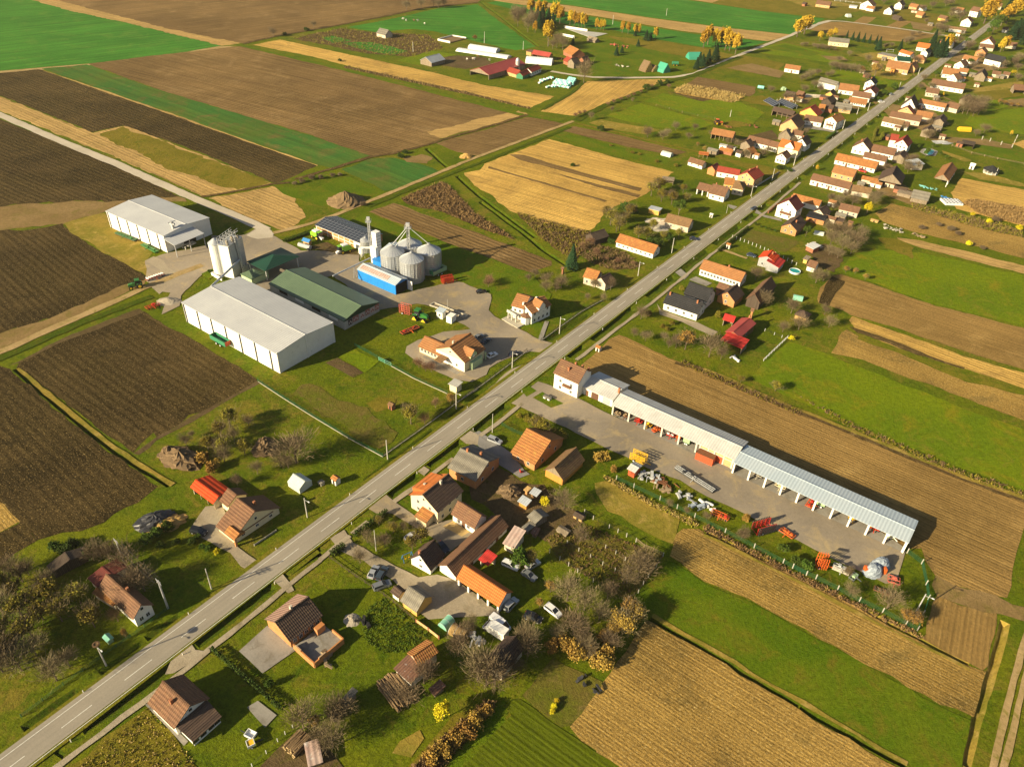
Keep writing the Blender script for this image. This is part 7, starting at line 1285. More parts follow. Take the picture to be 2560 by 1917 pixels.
boxtruck('white box truck with its cab to the left, beside the white van','Nf',(830,880),(680,785))
def wheel(T,x,y,r,w,rim='tractor_yellow'):
 o=MB().tube((0,-w/2,0),(0,w/2,0),r,n=18).build('wheel',MATS['rubber'],T,Matrix.Translation((x,y,r)));MB().tube((0,-w/2-.03,0),(0,w/2+.03,0),r*.55,n=14).build('rim',MATS[rim],o)
def tractor(label,t,rear,front,paint='tractor_green',tracks=False,s=1.0):
 p0,p1=G(t,rear),G(t,front);a,d=rod(p0,p1);c=(p0+p1)/2;T=thing('tractor',label,'tractor',(c.x,c.y,GZ),a);T.scale=(s,s,s)
 q=MB();q.prismy([(.2,.9),(.2,1.95),(1.0,2.0),(2.3,1.75),(2.5,1.5),(2.5,.9)],-.5,.5);q.build('bonnet',MATS[paint],T)
 q=MB();q.prismy([(-1.3,1.3),(-1.15,2.85),(.05,2.9),(.35,1.4)],-.8,.8);q.build('cab_glass',MATS['glass_dark'],T);MB().box((-.55,0,2.95),(1.5,1.75,.22)).build('cab_roof',MATS[paint],T)
 MB().box((.2,0,.85),(3.8,.8,.5)).build('chassis',MATS['dark_steel'],T)
 for y in(-1,1):MB().box((-1.0,y*1.05,1.75),(1.5,.55,.12)).build('mudguard',MATS[paint],T)
 MB().tube((.9,.55,1.9),(.9,.55,2.9),.07,n=6).build('exhaust',MATS['dark_steel'],T)
 if tracks:
  for x,r in((-1.1,.8),(1.7,.65)):
   for y in(-1.1,1.1):
    o=MB().prismy([(x-1.0,.05),(x-.25,r*1.75),(x+.25,r*1.75),(x+1.0,.05)],y-.32,y+.32).build('track',MATS['rubber'],T);MB().prismy([(x-.7,.18),(x-.15,r*1.45),(x+.15,r*1.45),(x+.7,.18)],y-.35,y+.35).build('track_wheel',MATS['tractor_yellow'],o)
 else:
  for y in(-1.05,1.05):wheel(T,-1.05,y,.95,.55);wheel(T,1.75,y,.68,.42)
 return T
tractor('green tractor turning at the corner of the ploughed field','A2',(985,738),(905,752),s=1.15);tractor('large green tractor on four yellow rimmed tracks, on the lawn','Np',(840,262),(1010,305),tracks=True,s=1.35)
tractor('small red tractor parked outside the paddock barn','E3',(895,690),(1000,690),'orange_paint',s=1.2)
def implement(label,t,a,b,cols,w=2.6,h=1.2,kind='tine',name='cultivator',cat='farm machine',z=0.0,seed=1,group=None):
 """frame of beams with tines, discs or rollers; a and b are the two ends of its length"""
 rs=random.Random(seed+len(label));p0,p1=G(t,a),G(t,b);ang,L=rod(p0,p1);T=thing(name,label,cat,(p0.x,p0.y,GZ+z),ang,group)
 q=MB();nb=3
 for i in range(nb):y=-w/2+w*i/(nb-1);q.bar((0,y,h*.7),(L,y,h*.7),.16)
 for i in range(max(3,int(L/1.2))+1):x=L*i/max(3,int(L/1.2));q.bar((x,-w/2,h*.7),(x,w/2,h*.7),.13)
 q.bar((L*.5,-w/2,h*.7),(L*.5,-w/2-1.4,h*.5),.18);q.bar((L*.5-.5,-w/2,h*.7),(L*.5,-w/2-.2,h*1.25),.12);q.bar((L*.5+.5,-w/2,h*.7),(L*.5,-w/2-.2,h*1.25),.12)
 q.build('frame',MATS[cols[0]],T);q=MB();m_=max(4,int(L/.6))
 if kind=='disc':
  for r in range(2):
   for i in range(m_):x=L*(i+.5)/m_;q.tube((x-.03,(-.3+.7*r)*w*.5,.38),(x+.03,(-.25+.7*r)*w*.5,.38),.38,n=10)
  q.build('disc',MATS[cols[1]],T)
 elif kind=='roller':
  q.tube((0,.2*w,.4),(L,.2*w,.4),.4,n=12);q.tube((0,-.3*w,.4),(L,-.3*w,.4),.34,n=12);q.build('roller',MATS[cols[1]],T)
 else:
  for r in range(3):
   for i in range(m_):x=L*(i+.5)/m_;y=-w/2+w*r/2;q.bar((x,y,h*.7),(x+.05,y+.25,h*.35),.07);q.bar((x+.05,y+.25,h*.35),(x,y-.05,0),.07)
  q.build('tine',MATS[cols[1]],T)
 q=MB()
 for i in range(3):x=L*rs.uniform(.15,.85);q.box((x,rs.uniform(-.3,.3)*w,h*rs.uniform(.8,1.15)),(rs.uniform(.4,1.0),rs.uniform(.3,.8),rs.uniform(.2,.6)))
 q.build('hopper',MATS[cols[2 if len(cols)>2 else 0]],T)
 for y in(-.35*w,):wheel(T,L*.12,y,.35,.22,'dark_steel');wheel(T,L*.88,y,.35,.22,'dark_steel')
 return T
def upright(label,t,a,b,cols,h=3.0,name='folded_harrow',rows=5,seed=2,disc=False,wide=1.6):
 """harrow folded up for transport: standing grid of beams"""
 p0,p1=G(t,a),G(t,b);ang,L=rod(p0,p1);T=thing(name,label,'farm machine',(p0.x,p0.y,GZ),ang);q=MB()
 for k,y in enumerate((-wide/2,wide/2)):
  for i in range(rows):z=.5+(h-.6)*i/(rows-1);q.bar((0,y,z),(L,y,z),.14)
  for i in range(5):x=L*i/4;q.bar((x,y,.4),(x,y,h),.14)
 for i in range(5):x=L*i/4;q.bar((x,-wide/2,.6),(x,wide/2,.6),.14)
 q.bar((L,0,.6),(L+1.8,0,.4),.2);q.build('frame',MATS[cols[0]],T);q=MB();m_=max(5,int(L/.5))
 for k,y in enumerate((-wide/2,wide/2)):
  for i in range(m_):
   for r in range(rows):
    x=L*(i+.5)/m_;z=.5+(h-.6)*r/(rows-1);s=-1 if k==0 else 1
    if disc:q.tube((x-.03,y+s*.35,z),(x+.03,y+s*.35,z),.28,n=8)
    else:q.bar((x,y,z),(x,y+s*.4,z-.12),.06)
 q.build('disc' if disc else 'tine',MATS[cols[1]],T)
 for y in(-wide*.6,wide*.6):wheel(T,L*.3,y,.42,.28,'white_paint')
 return T
r=implement('reversible plough with red and white blades behind the green tractor','A2',(1010,702),(1135,660),('pink_red_paint','white_paint','pink_red_paint'),1.2,1.0,name='plough');q=MB()
for i in range(7):q.box((.6+i*1.0,-.1,1.3),(.12,1.2,.7),tilt=Matrix.Rotation(.5,3,'Z'))
q.build('mouldboard',MATS['white_paint'],r)
upright('tall pink red folded harrow standing behind the tracked tractor','Np',(690,200),(815,232),('pink_red_paint','pink_red_paint'),4.0);implement('orange and black roller harrow lying on the lawn','Np',(700,470),(905,388),('orange_paint','rubber','red_paint'),2.0,.9,'roller','roller')
implement('red cultivator on the gravel below the green tractor','A2',(1010,895),(1100,862),('red_paint','red_paint','red_paint'),2.2,1.0);upright('bright red folded cultivator beside the green trailer','Nb',(965,600),(1055,585),('red_paint','red_paint'),2.8,disc=True)
implement('long green header trolley beside the far white hall','A2',(805,372),(940,425),('tractor_green','dark_steel','tractor_green'),1.6,1.1,'roller','header_trolley');implement('second green header at the corner of the far white hall','A2',(985,452),(1085,505),('tractor_green','tractor_green','tractor_green'),1.8,1.0,'roller','header')
upright('yellow folded cultivator with a grid of tines in the machinery yard','No',(640,470),(815,545),('yellow_paint','yellow_paint'),2.8,'folded_cultivator',5,wide=2.2)
implement('long grey header bar on a transport trailer','Nj',(155,292),(455,482),('junk_grey','dark_steel','dark_steel'),1.3,1.4,'roller','header_trolley');implement('orange red header lying in the machinery yard grass','Nj',(435,640),(575,700),('orange_paint','red_paint','red_paint'),1.8,1.2,'tine','header')
upright('dark red folded disc harrow on the machinery yard edge','Nj',(775,800),(915,760),('red_paint','dark_steel'),2.8,'folded_disc_harrow',4,disc=True,wide=2.4);implement('rusty orange disc frame beside the dark red harrow','Nj',(985,775),(1090,845),('orange_paint','rust','orange_paint'),1.8,.8,'disc','disc_harrow')
upright('tall orange red folded machine with white wheels on top','Nk',(120,360),(205,375),('orange_paint','orange_paint'),3.8,'folded_roller',4,disc=True,wide=1.8);implement('red grid harrow at the yard corner','Nk',(690,470),(785,500),('pink_red_paint','pink_red_paint','pink_red_paint'),2.4,.9,'tine','harrow')
implement('rusty brown toothed harrow lying in the grass','Nk',(580,545),(735,612),('rust','dark_steel','rust'),1.4,.7,'disc','harrow');implement('pale grey lifting frame in the grass','Nk',(255,378),(385,432),('junk_grey','kerb_stone','junk_grey'),1.6,1.8,'roller','lifting_frame');implement('small teal grey machine on the grass','Nk',(400,485),(440,440),('grey_paint','grey_paint','pale_green_paint'),1.2,1.2,'tine','small_implement')
UNDER=[('stack of pallets and crates in the first shed bay','Ni',(500,490),(545,510),('post_wood','post_wood','post_wood'),'crate_stack'),('wooden handled tools in the second shed bay','Ni',(570,510),(605,525),('rust','dark_steel','post_wood'),'tool_rack'),('red seed drill in the third shed bay','Ni',(655,550),(715,570),('red_paint','dark_steel','red_paint'),'seed_drill'),('yellow and grey drill in the fourth shed bay','Ni',(750,580),(790,598),('yellow_paint','grey_paint','yellow_paint'),'seed_drill'),('orange red mower reaching out of the shed','Ni',(800,640),(865,605),('orange_paint','red_paint','orange_paint'),'mower'),('red and white spreader under the shed','Ni',(910,660),(970,680),('red_paint','dark_steel','white_paint'),'spreader'),('orange rake at the bay post','Ni',(985,680),(1020,695),('orange_paint','orange_paint','orange_paint'),'rake'),('red mounted mower in front of the blue roofed shed','D3',(715,1025),(750,975),('orange_paint','red_paint','red_paint'),'mower'),('cream machine in a blue shed bay','D3',(490,865),(560,895),('cream_wall','dark_steel','cream_wall'),'drill'),('low yellow machine in a blue shed bay','D3',(990,1090),(1050,1105),('yellow_paint','dark_steel','yellow_paint'),'sprayer_bar'),('red and yellow machine in a blue shed bay','D3',(1140,1155),(1205,1180),('red_paint','yellow_paint','yellow_paint'),'mixer'),('white and green machine in the last blue shed bay','D3',(1265,1230),(1305,1215),('white_paint','lime_green','white_paint'),'baler'),('pale timber beam trolley in the first blue shed bay','D3',(345,790),(400,815),('kerb_stone','post_wood','post_wood'),'timber_trolley')]
for i,(lab,t_,a_,b_,cl,nm) in enumerate(UNDER):implement(lab,t_,a_,b_,cl,1.6,1.1,'tine' if i%2 else 'disc',nm,seed=i)
def trailer(label,t,a,b,col,col2=None,W_=2.4,Hs=1.3,z=1.1,wheels=2,fill=None,name='trailer'):
 p0,p1=G(t,a),G(t,b);ang,L=rod(p0,p1);T=thing(name,label,'trailer',(p0.x,p0.y,GZ),ang);q=MB()
 q.box((L/2,0,z+.08),(L,W_,.16));
 for y in(-W_/2+.05,W_/2-.05):q.box((L/2,y,z+Hs/2+.1),(L,.1,Hs))
 q.box((.05,0,z+Hs/2+.1),(.1,W_-.2,Hs));q.build('body',MATS[col],T);MB().box((L-.05,0,z+Hs/2+.1),(.12,W_-.2,Hs)).build('tailgate',MATS[col2 or col],T);MB().bar((0,0,z*.6),(-1.6,0,z*.5),.16).build('drawbar',MATS['dark_steel'],T)
 for i in range(wheels):
  for y in(-W_*.42,W_*.42):wheel(T,L*(.5+(i-(wheels-1)/2)*.26),y,min(.5,z*.5),.35,'white_paint')
 if fill:MB().box((L/2,0,z+Hs*.5),(L-.3,W_-.3,Hs*.8)).build('load',MATS[fill],T)
 return T
trailer('green tipper trailer with a red tailgate beside the long white hall','A2',(1475,1105),(1580,1165),'green_paint','container_red',z=1.2,Hs=1.6);trailer('pale green grain trailer at the foot of the right silo','Nb',(990,505),(885,555),'pale_green_paint','green_paint',z=1.2,Hs=1.6)
trailer('small white garden trailer with an empty bed','Nn',(245,150),(335,195),'white_paint',None,1.5,.5,.6,1);trailer('small white garden trailer carrying yellow wood','Nn',(330,250),(250,290),'white_paint',None,1.5,.6,.6,1,'yellow_paint');trailer('green box trailer under the machinery shed','Ni',(1045,715),(1095,738),'pale_green_paint','green_paint',2.0,1.4,.9);trailer('pale green wagon in a blue shed bay','D3',(775,995),(830,1018),'pale_green_paint',None,2.0,1.3,.9)
def combine(label,t,rear,front,paint,s=1.0):
 p0,p1=G(t,rear),G(t,front);a,d=rod(p0,p1);c=(p0+p1)/2;T=thing('combine_harvester',label,'harvester',(c.x,c.y,GZ),a);T.scale=(s,s,s)
 q=MB();q.prismy([(-3.2,1.2),(-3.2,2.6),(-2.2,3.3),(1.2,3.4),(1.2,1.0)],-1.3,1.3);q.build('body',MATS[paint],T);MB().box((-.6,0,3.6),(2.6,2.3,.5)).build('grain_tank',MATS['white_paint'],T)
 q=MB();q.prismy([(1.2,1.9),(1.2,3.5),(2.4,3.6),(2.8,2.0)],-.95,.95);q.build('cab_glass',MATS['glass_dark'],T);MB().box((1.8,0,3.65),(1.5,2.0,.16)).build('cab_roof',MATS[paint],T)
 MB().bar((1.5,0,1.5),(3.6,0,.8),1.2,.8).build('feeder',MATS['white_paint'],T);MB().tube((-.5,1.4,3.4),(-3.6,1.5,3.2),.2,n=8).build('unloading_auger',MATS[paint],T)
 for y in(-1.35,1.35):wheel(T,1.3,y,.95,.6);wheel(T,-2.2,y*.9,.6,.4)
combine('green combine harvester parked at the corner of the brick hall','Na',(945,345),(1050,395),'lime_green');combine('lime and white chopper harvester in front of the brick hall','Na',(1245,470),(1165,495),'lime_green')
H('toy sized log hut with a bright blue roof beside the green combine','Na',(868,385),(925,402),(895,362),1.8,'blue_tarp','wood_new',w=2.6,rise=.8,cat='hut')
# tanks, bales, containers, junk
T=thing('roller_tank','pale grey lying tank roller beside the blue roofed log hut','tank',G('Na',(850,432)),rod(G('Na',(850,432)),G('Na',(938,458)))[0]);q=MB();q.tube((0,0,1.0),(6.2,0,1.0),.95,n=18);q.build('drum',MATS['junk_grey'],T);wheel(T,5.9,-1.2,.6,.4,'dark_steel');wheel(T,5.9,1.2,.6,.4,'dark_steel')
def lump(label,t,p,r,hh,mat,name='heap',cat='heap',n=22,rough=.15,sx=1.0,rot=0,kind=None,power=1.0,squash=None):
 g=G(t,p);rs=np.random.RandomState(hash_(label)%9999);q=MB();rings=9;vs=[];fs=[]
 for k in range(rings+1):
  f=k/rings
  for i in range(n):a=2*math.pi*i/n;rr=r*(1-f)**power*(1+rs.uniform(-rough,rough));vs.append((math.cos(a)*rr*sx,math.sin(a)*rr,hh*f*(1+rs.uniform(-rough,rough)*.5)-.1))
 for k in range(rings):
  for i in range(n):fs.append((k*n+i,k*n+(i+1)%n,(k+1)*n+(i+1)%n,(k+1)*n+i))
 q.add(vs,fs);o=q.build(name,MATS[mat]);o.matrix_world=Matrix.Translation(g)@Matrix.Rotation(rot,4,'Z');return tag(o,label,cat,None,kind)
lump('big brown conical earth heap with furrowed sides','B2',(728,150),9.5,5.5,'earth_heap',n=34,rough=.10);lump('pale gravel heap beside the red cultivator','A2',(1165,838),3.6,1.6,'gravel_heap',sx=1.4,rough=.1);lump('tall thatched brush heap on the orchard lawn','A3',(1835,615),3.6,4.2,'hay_dark',name='brush_heap',rough=.3,power=.55);lump('dark sagging brush heap with a wooden front','A3',(1250,690),4.4,3.4,'hay_dark',name='brush_heap',rough=.25,sx=1.6,rot=-.5,power=.5);lump('smaller dark brush heap leaning on the larger one','A3',(1175,655),2.8,3.2,'hay_dark',name='brush_heap',rough=.3,power=.55)
lump('woodpile under a black and silver tarpaulin','A3',(1075,1115),3.6,2.8,'tarp_black',name='tarp_heap',sx=1.5,rot=.5,rough=.2,power=.6);lump('pale chopped wood heap next to the tarpaulin','A3',(1150,1130),3.0,1.6,'hay',name='wood_heap',sx=1.6,rot=.5,rough=.25,power=.6);lump('loose firewood stack in the middle of the poultry yard','Ne',(868,478),2.9,2.4,'hay_dark',name='firewood_heap',rough=.25,sx=1.2,power=.5);lump('sand heap near the half built terrace','B4',(775,640),2.2,.8,'gravel_heap',rough=.15);lump('pale log heap on the field corner','B1',(1560,1085),3.0,2.0,'hay',name='log_heap',sx=1.3,rough=.3,power=.6)
lump('heap of rubble and bricks beside the derelict house','E6',(40,545),5,.9,'plaster_old',name='rubble_heap',rough=.35,sx=1.5);lump('second rubble spread nearer to the bushes','E6',(30,600),4,.8,'kerb_stone',name='rubble_heap',rough=.35,sx=1.3);lump('grey junk heap beside the villa sheds','E5',(960,960),4,1.2,'junk_grey',name='junk_heap',rough=.4,sx=1.6);lump('rubble wall remains behind the dark barn','E4',(600,250),5,.9,'plaster_old',name='rubble_heap',rough=.35,sx=2.2)
for i,(p,lab) in enumerate((((575,415),'front machine wrapped in grey blue sheeting at the yard end'),((632,365),'rear machine wrapped in grey blue sheeting at the yard end'))):
 lump(lab,'Nk',p,2.1,3.0,'tarp_grey',name='wrapped_machine',cat='wrapped machine',rough=.10,sx=1.3,rot=.4,power=.35)
 T=thing('end_cap','orange cover at the side of the %s wrapped machine'%('front','rear')[i],'cover',G('Nk',((512,410),(660,415))[i]));MB().box((0,0,.9),(.7,1.4,1.8)).build('panel',MATS['orange_paint'],T)
a_,L_=rod(G('Nj',(305,215)),G('Nj',(440,275)));T=thing('container','rust red shipping container in front of the brick shed bays','container',G('Nj',(305,215)),a_);MB().box((L_/2,1.3,1.35),(L_,2.5,2.5)).build('body',MATS['container_red'],T);MB().box((L_/2,1.3,2.63),(L_,2.5,.06)).build('roof',MATS['rust'],T);q=MB()
for i in range(int(L_/.5)):q.box((.3+i*.5,0.02,1.35),(.18,.08,2.2))
q.build('ribs',MATS['container_red'],T);MB().box((-.03,1.3,1.35),(.08,2.3,2.3)).build('door',MATS['rust'],T)
H('small red container with a pale pitched roof','No',(588,605),(690,660),(640,540),2.6,'sheet_corrugated','container_red',w=4,rise=.5,cat='container')
junk=[('pile of scrap metal tubes and plates by the small red container','No',(850,720),3.5,'junk_grey',18),('heap of steel parts and planks along the yard edge','No',(1060,800),3.2,'rust',14),('silver blue scrap ducts by the header trolley','Nj',(245,530),2.8,'galvanised',12),('white scrap tanks and sheets on the yard grass','Nj',(400,590),2.6,'white_paint',10),('piled panels and blue frames on the grass','Nj',(330,600),2.0,'tarp_grey',8),('planks and beams along the grass','No',(1010,850),3.0,'post_wood',12),('stacked junk rack with white sheets near the vans','Nf',(575,885),2.8,'junk_grey',16),('farm clutter in front of the hay barn','E7',(1060,215),4.0,'kerb_stone',14),('straw bales and timber inside the hay barn mouth','E7',(1090,195),2.5,'hay',8),('garden clutter beside the white sheeted hut','E7',(420,760),3.0,'plaster_old',10),('red machine parts row on the far farm meadow','C1',(960,318),9.0,'pink_red_paint',20),('rusty scrap beside the far hay shelter','C1',(560,410),4.0,'rust',10),('loose planks on the far farm meadow','C1',(975,460),5.0,'kerb_stone',10),('timber and rubble strip along the field edge, right','D2',(1300,340),5.5,'kerb_stone',22),('pale plank heap near the rubble strip end','D2',(1480,390),3.0,'post_wood',12),('wrapped silage pieces under a blue sheet','D1',(1545,1305),4.0,'tarp_teal',9),('blue sheets and clutter left of the white tarp','D1',(1640,1365),3.5,'blue_tarp',8),('scrap and timber in the tangled yard','E3',(1350,1150),3.0,'rust',10),('machine parts row behind the paddock barn','E3',(1480,715),4.0,'rust',9),('red brown ploughs beside the small red tractor','E3',(1090,725),2.5,'rust',8),('bricks and boards around the half built terrace','B4',(600,880),1.2,'post_wood',6),('stone edged board lying on the lawn','B4',(595,955),1.2,'post_wood',3),('dark wheels and engine parts on the grass','B4',(855,665),1.5,'rubber',9),('dark sheet covered garden bed frame','C4',(755,1085),2.8,'dark_steel',8),('long white boards stacked on trestles','Nl',(665,875),2.6,'white_paint',5)]
for i,(lab,t_,p,r_,mt,n) in enumerate(junk):
 rs=random.Random(i*7+3);q=MB();g=G(t_,p);big=TILE[t_][2]>3.4 or t_ in('C1','D1')
 for k in range(n):
  x,y=rs.uniform(-r_,r_),rs.uniform(-r_*.45,r_*.45);L=rs.uniform(.5,2.2 if not big else 3);q.box((x,y,rs.uniform(.15,.7)),(L,rs.uniform(.15,.9),rs.uniform(.12,.7)),rs.uniform(0,3.1),Matrix.Rotation(rs.uniform(-.3,.3),3,'Y'))
 o=q.build('junk_pile',MATS[mt]);o.matrix_world=Matrix.Translation((g.x,g.y,GZ))@Matrix.Rotation(-.6,4,'Z');tag(o,lab,'junk pile',None,'stuff')
# log stacks
def logs(label,group,t,a,b,across,n,layers=3,dmin=.24):
 p0,p1,p2=G(t,a),G(t,b),G(t,across);d=p1-p0;L=d.length;ang=math.atan2(d.y,d.x);nn=(p2-p0);nn=nn-d.normalized()*nn.dot(d.normalized());rs=random.Random(5)
 per=math.ceil(n/layers)
 for k in range(n):
  ly,i=divmod(k,per);f=(i+.5*ly+.3)/(per+.5);Lk=L*rs.uniform(.55,1.0);r=rs.uniform(.13,.26);c=p0+nn*f+d*rs.uniform(0,1-Lk/L*.98)
  o=MB().tube((0,0,0),(Lk,0,0),r,r*.75,7).build('log',MATS['log_bark']);o.data.materials.append(MATS['log_end'])
  for p_ in o.data.polygons:
   if len(p_.vertices)>4:p_.material_index=1
  o.matrix_world=Matrix.Translation((c.x,c.y,.25+ly*.42))@Matrix.Rotation(ang+rs.uniform(-.09,.09),4,'Z')@Matrix.Rotation(rs.uniform(-.05,.05),4,'Y');tag(o,label,'log',group)
logs('long peeled log in the big pale stack below the rusty annex','logs in the big pale stack','Nh',(118,350),(300,585),(275,265),54);logs('barky log in the dark stack at the bottom log yard','logs in the bottom log yard','Nn',(615,300),(810,105),(745,420),38)
H('small wooden crate full of split wood in the log yard','Nn',(870,340),(910,375),None,1.0,'wood_new','wood_new',w=1.2,rise=.1,mono=True,cat='crate',oe=.05,og=.05)
# bales
def bales(label,group,t,pts,mats,r=.65,L=1.2):
 me={m_:MB().tube((-L/2,0,r),(L/2,0,r),r,n=12).mesh('wrapped_bale') for m_ in mats}
 for m_ in mats:me[m_].materials.append(MATS[m_])
 for i,(p,z) in enumerate(pts):
  m_=mats[i%len(mats)];g=G(t,p);o=link('wrapped_bale',me[m_]);o.matrix_world=Matrix.Translation((g.x+rng.uniform(-.2,.2),g.y+rng.uniform(-.2,.2),z))@Matrix.Rotation(-.5+rng.uniform(-.1,.1),4,'Z');tag(o,label,'bale',group)
pts=[((925+i*15+j*9,548+i*2.5-j*10),0) for i in range(10) for j in range(5)]+[((933+i*15+j*9,543+i*2.5-j*10),1.25) for i in range(9) for j in range(4)]
bales('pale teal wrapped bale in the big block at the farm lane','big bale block at the farm','E8',pts,['tarp_white','tarp_teal','tarp_teal']);bales('deep teal wrapped bale at the right end of the bale block','right end bales','E8',[((1045+i*13+j*8,530+i*3-j*11),z) for i in range(5) for j in range(4) for z in(0,1.25)],['tarp_teal']);bales('loose pale bale in the scattered row above the block','scattered pale bales','E8',[((800+i*14,525-i*5+rng.uniform(-5,5)),0) for i in range(10)]+[((815+i*15,500-i*3+rng.uniform(-5,5)),0) for i in range(8)],['tarp_white','tarp_teal']);bales('loose teal white bale left below the block','loose bales below the block','E8',[((870+i*10,560+rng.uniform(-6,8)),0) for i in range(9)],['tarp_white','tarp_teal'])
bales('green wrapped bale standing on the meadow near the vine posts','green meadow bales','E2',[((700,1400),0),((745,1400),0),((720,1385),0)],['pale_green_paint'],1.2,2.0);bales('teal wrapped bale in the short row on the meadow','teal meadow bales','E2',[((350,1360),0),((375,1363),0),((400,1366),0)],['tarp_teal'],1.1,2.0)
# ================================================================ SMALL STRUCTURES
def tunnel(label,t,a,b,w,h,mat,name='polytunnel',cat='polytunnel'):
 p0,p1=G(t,a),G(t,b);ang,L=rod(p0,p1);T=thing(name,label,cat,(p0.x,p0.y,0),ang);n=12
 prof=[(math.cos(math.pi*i/n)*w/2,math.sin(math.pi*i/n)*h) for i in range(n+1)];q=MB();q.prism(prof,0,L);q.build('cover',MATS[mat],T);q=MB()
 for k in range(int(L/1.5)+1):
  x=min(L,k*1.5)
  for i in range(n):q.bar((x,prof[i][0]*1.01,prof[i][1]*1.01),(x,prof[i+1][0]*1.01,prof[i+1][1]*1.01),.06)
 q.build('hoop',MATS['galvanised'],T)
tunnel('small translucent green polytunnel in the vegetable plot','Nf',(335,795),(405,725),2.6,1.7,'film_green');tunnel('olive film polytunnel next to the green one','Nf',(410,800),(525,860),3.2,1.6,'weed_straw');tunnel('white film polytunnel at the end of the tilled strip','E3',(95,1140),(240,1180),4,2.2,'film');tunnel('teal polytunnel near the ploughed field corner','D2',(612,815),(680,830),2.8,1.7,'film_green');tunnel('pale grey glazed cold frame behind the new brick house','E7',(405,645),(490,662),3.0,1.4,'film');tunnel('white sheeted hay tunnel at the farm','E8',(690,335),(920,355),10,4.2,'tarp_white','tarp_tunnel','tunnel')
tunnel('front white silage clamp, longest of the two','E8',(90,232),(540,300),9,1.7,'tarp_white','silage_clamp','silage clamp');tunnel('rear white silage clamp, shorter and taller','E8',(195,212),(440,250),8,3.0,'tarp_white','silage_clamp','silage clamp');tunnel('small grey film tunnel in the far gardens','E2',(1690,262),(1745,262),6,2.8,'film')
H('glass greenhouse with a pitched roof on the lawn','A3',(1982,838),(2065,892),(2012,762),1.8,'film','film',w=4.5,rise=1.3,cat='greenhouse',oe=.05,og=.05,th=.06,ridge=True)
def hut(label,t,p,w,d,h,roof,wall,rise=.6,rot=-.63,name='hut',cat='hut'):
 g=G(t,p);T=thing(name,label,cat,g,rot);MB().box((0,0,h/2),(w,d,h)).build('wall',MATS[wall],T);MB().prism([(-d/2-.2,h-.05),(0,h+rise),(d/2+.2,h-.05),(d/2+.2,h-.15),(0,h+rise-.12),(-d/2-.2,h-.15)],-w/2-.2,w/2+.2).build('roof',MATS[roof],T);part('door',(.7,.1,h*.75),'dark_inside',T,(0,-d/2,h*.4));return T
for a in(('white well house with a red tiled roof by the roadside lawn','B3',(665,848),1.7,1.7,2.0,'tile_rust','white_wall'),('weathered grey chest beside the white well house','B3',(563,858),1.2,1.2,1.1,'fibre_grey','kerb_stone',.1),('brick draw well under a plank roof inside the iron fence','B3',(1048,335),1.6,1.6,1.8,'wood_brown','brick_red'),('whitewashed draw well at the end of the ploughed field','C2',(816,1178),1.5,1.5,1.7,'tile_rust','white_wall'),('white roadside well house beside the garden track','C2',(1712,470),1.6,1.6,1.9,'tile_rust','white_wall'),('white brick barbecue on a paved square','C2',(1595,258),1.4,1.0,1.9,'white_wall','white_wall',.2),('small white chest in the grass triangle of the yard entrance','C3',(465,268),2.4,1.4,1.0,'fibre_grey','white_wall',.15),('green rubbish container beside the fence, bottom left','A4',(755,785),1.8,1.2,1.3,'film_green','pale_green_paint',.3),('white shrine pillar on the meadow beside the hay barn','E5',(1400,1365),2.4,2.4,2.4,'white_wall','white_wall',1.0),('plank bench box at the end of the stubble','D2',(1175,288),3.4,1.6,1.0,'wood_new','wood_new',.2),('wooden chicken ark in the dry pasture corner','C3',(685,1090),2.6,2.0,1.2,'wood_dark','wood_new',.5),('low wooden coop at the vineyard edge','C3',(575,1190),3.0,2.0,1.0,'wood_grey','wood_grey',.3),('narrow brown nest box hut beside the little road','E1',(185,1120),3,3,3,'tile_rust','wood_orange',.6)):hut(*a)
T=thing('gazebo','round dark roofed summer pavilion on the meadow','gazebo',G('E5',(1685,1435)));q=MB();q.lathe((0,0,2.4),[(4.4,0),(.2,2.2)],10);q.build('roof',MATS['tile_black'],T);q=MB();q.lathe((0,0,0),[(3.6,0),(3.6,1.0)],10);q.build('parapet',MATS['kerb_stone'],T);q=MB()
for i in range(10):a=2*math.pi*i/10;q.bar((math.cos(a)*3.6,math.sin(a)*3.6,0),(math.cos(a)*3.6,math.sin(a)*3.6,2.5),.18)
q.build('post',MATS['white_paint'],T)
T=thing('swimming_pool','turquoise garden pool beside the red roofed villa','pool',(0,0,0));P=[G('E5',p) for p in((668,1115),(705,1070),(765,1072),(830,1098),(800,1145),(740,1162))];q=MB();q.slab([(p.x,p.y) for p in P],LAYER[0],LAYER[0]+.12);q.build('water',MATS['pool_water'],T)
q=MB()
for i in range(6):q.bar(P[i]+Vector((0,0,.2)),P[(i+1)%6]+Vector((0,0,.2)),.5,.2)
q.build('rim',MATS['white_paint'],T)
T=thing('round_pool','white rimmed round paddling pool on the lawn','pool',G('D2',(625,636)));q=MB();q.lathe((0,0,0),[(2.4,0),(2.4,.8),(2.2,.8),(2.2,.6)],24);q.build('rim',MATS['white_paint'],T);q=MB();q.tube((0,0,.1),(0,0,.62),2.2,n=24);q.build('water',MATS['pool_water'],T)
T=thing('tarp_stack','white tarpaulin pinned with dark tyres at the stubble edge','tarp',G('D1',(1705,1400)));q=MB();q.box((0,0,.5),(9,7,1.0));q.build('sheet',MATS['tarp_white'],T);q=MB()
for i in range(5):
 for j in range(4):q.tube((-3.6+i*1.8,-2.7+j*1.8,1.0),(-3.6+i*1.8,-2.7+j*1.8,1.15),.35,n=8)
q.build('tyre',MATS['rubber'],T)
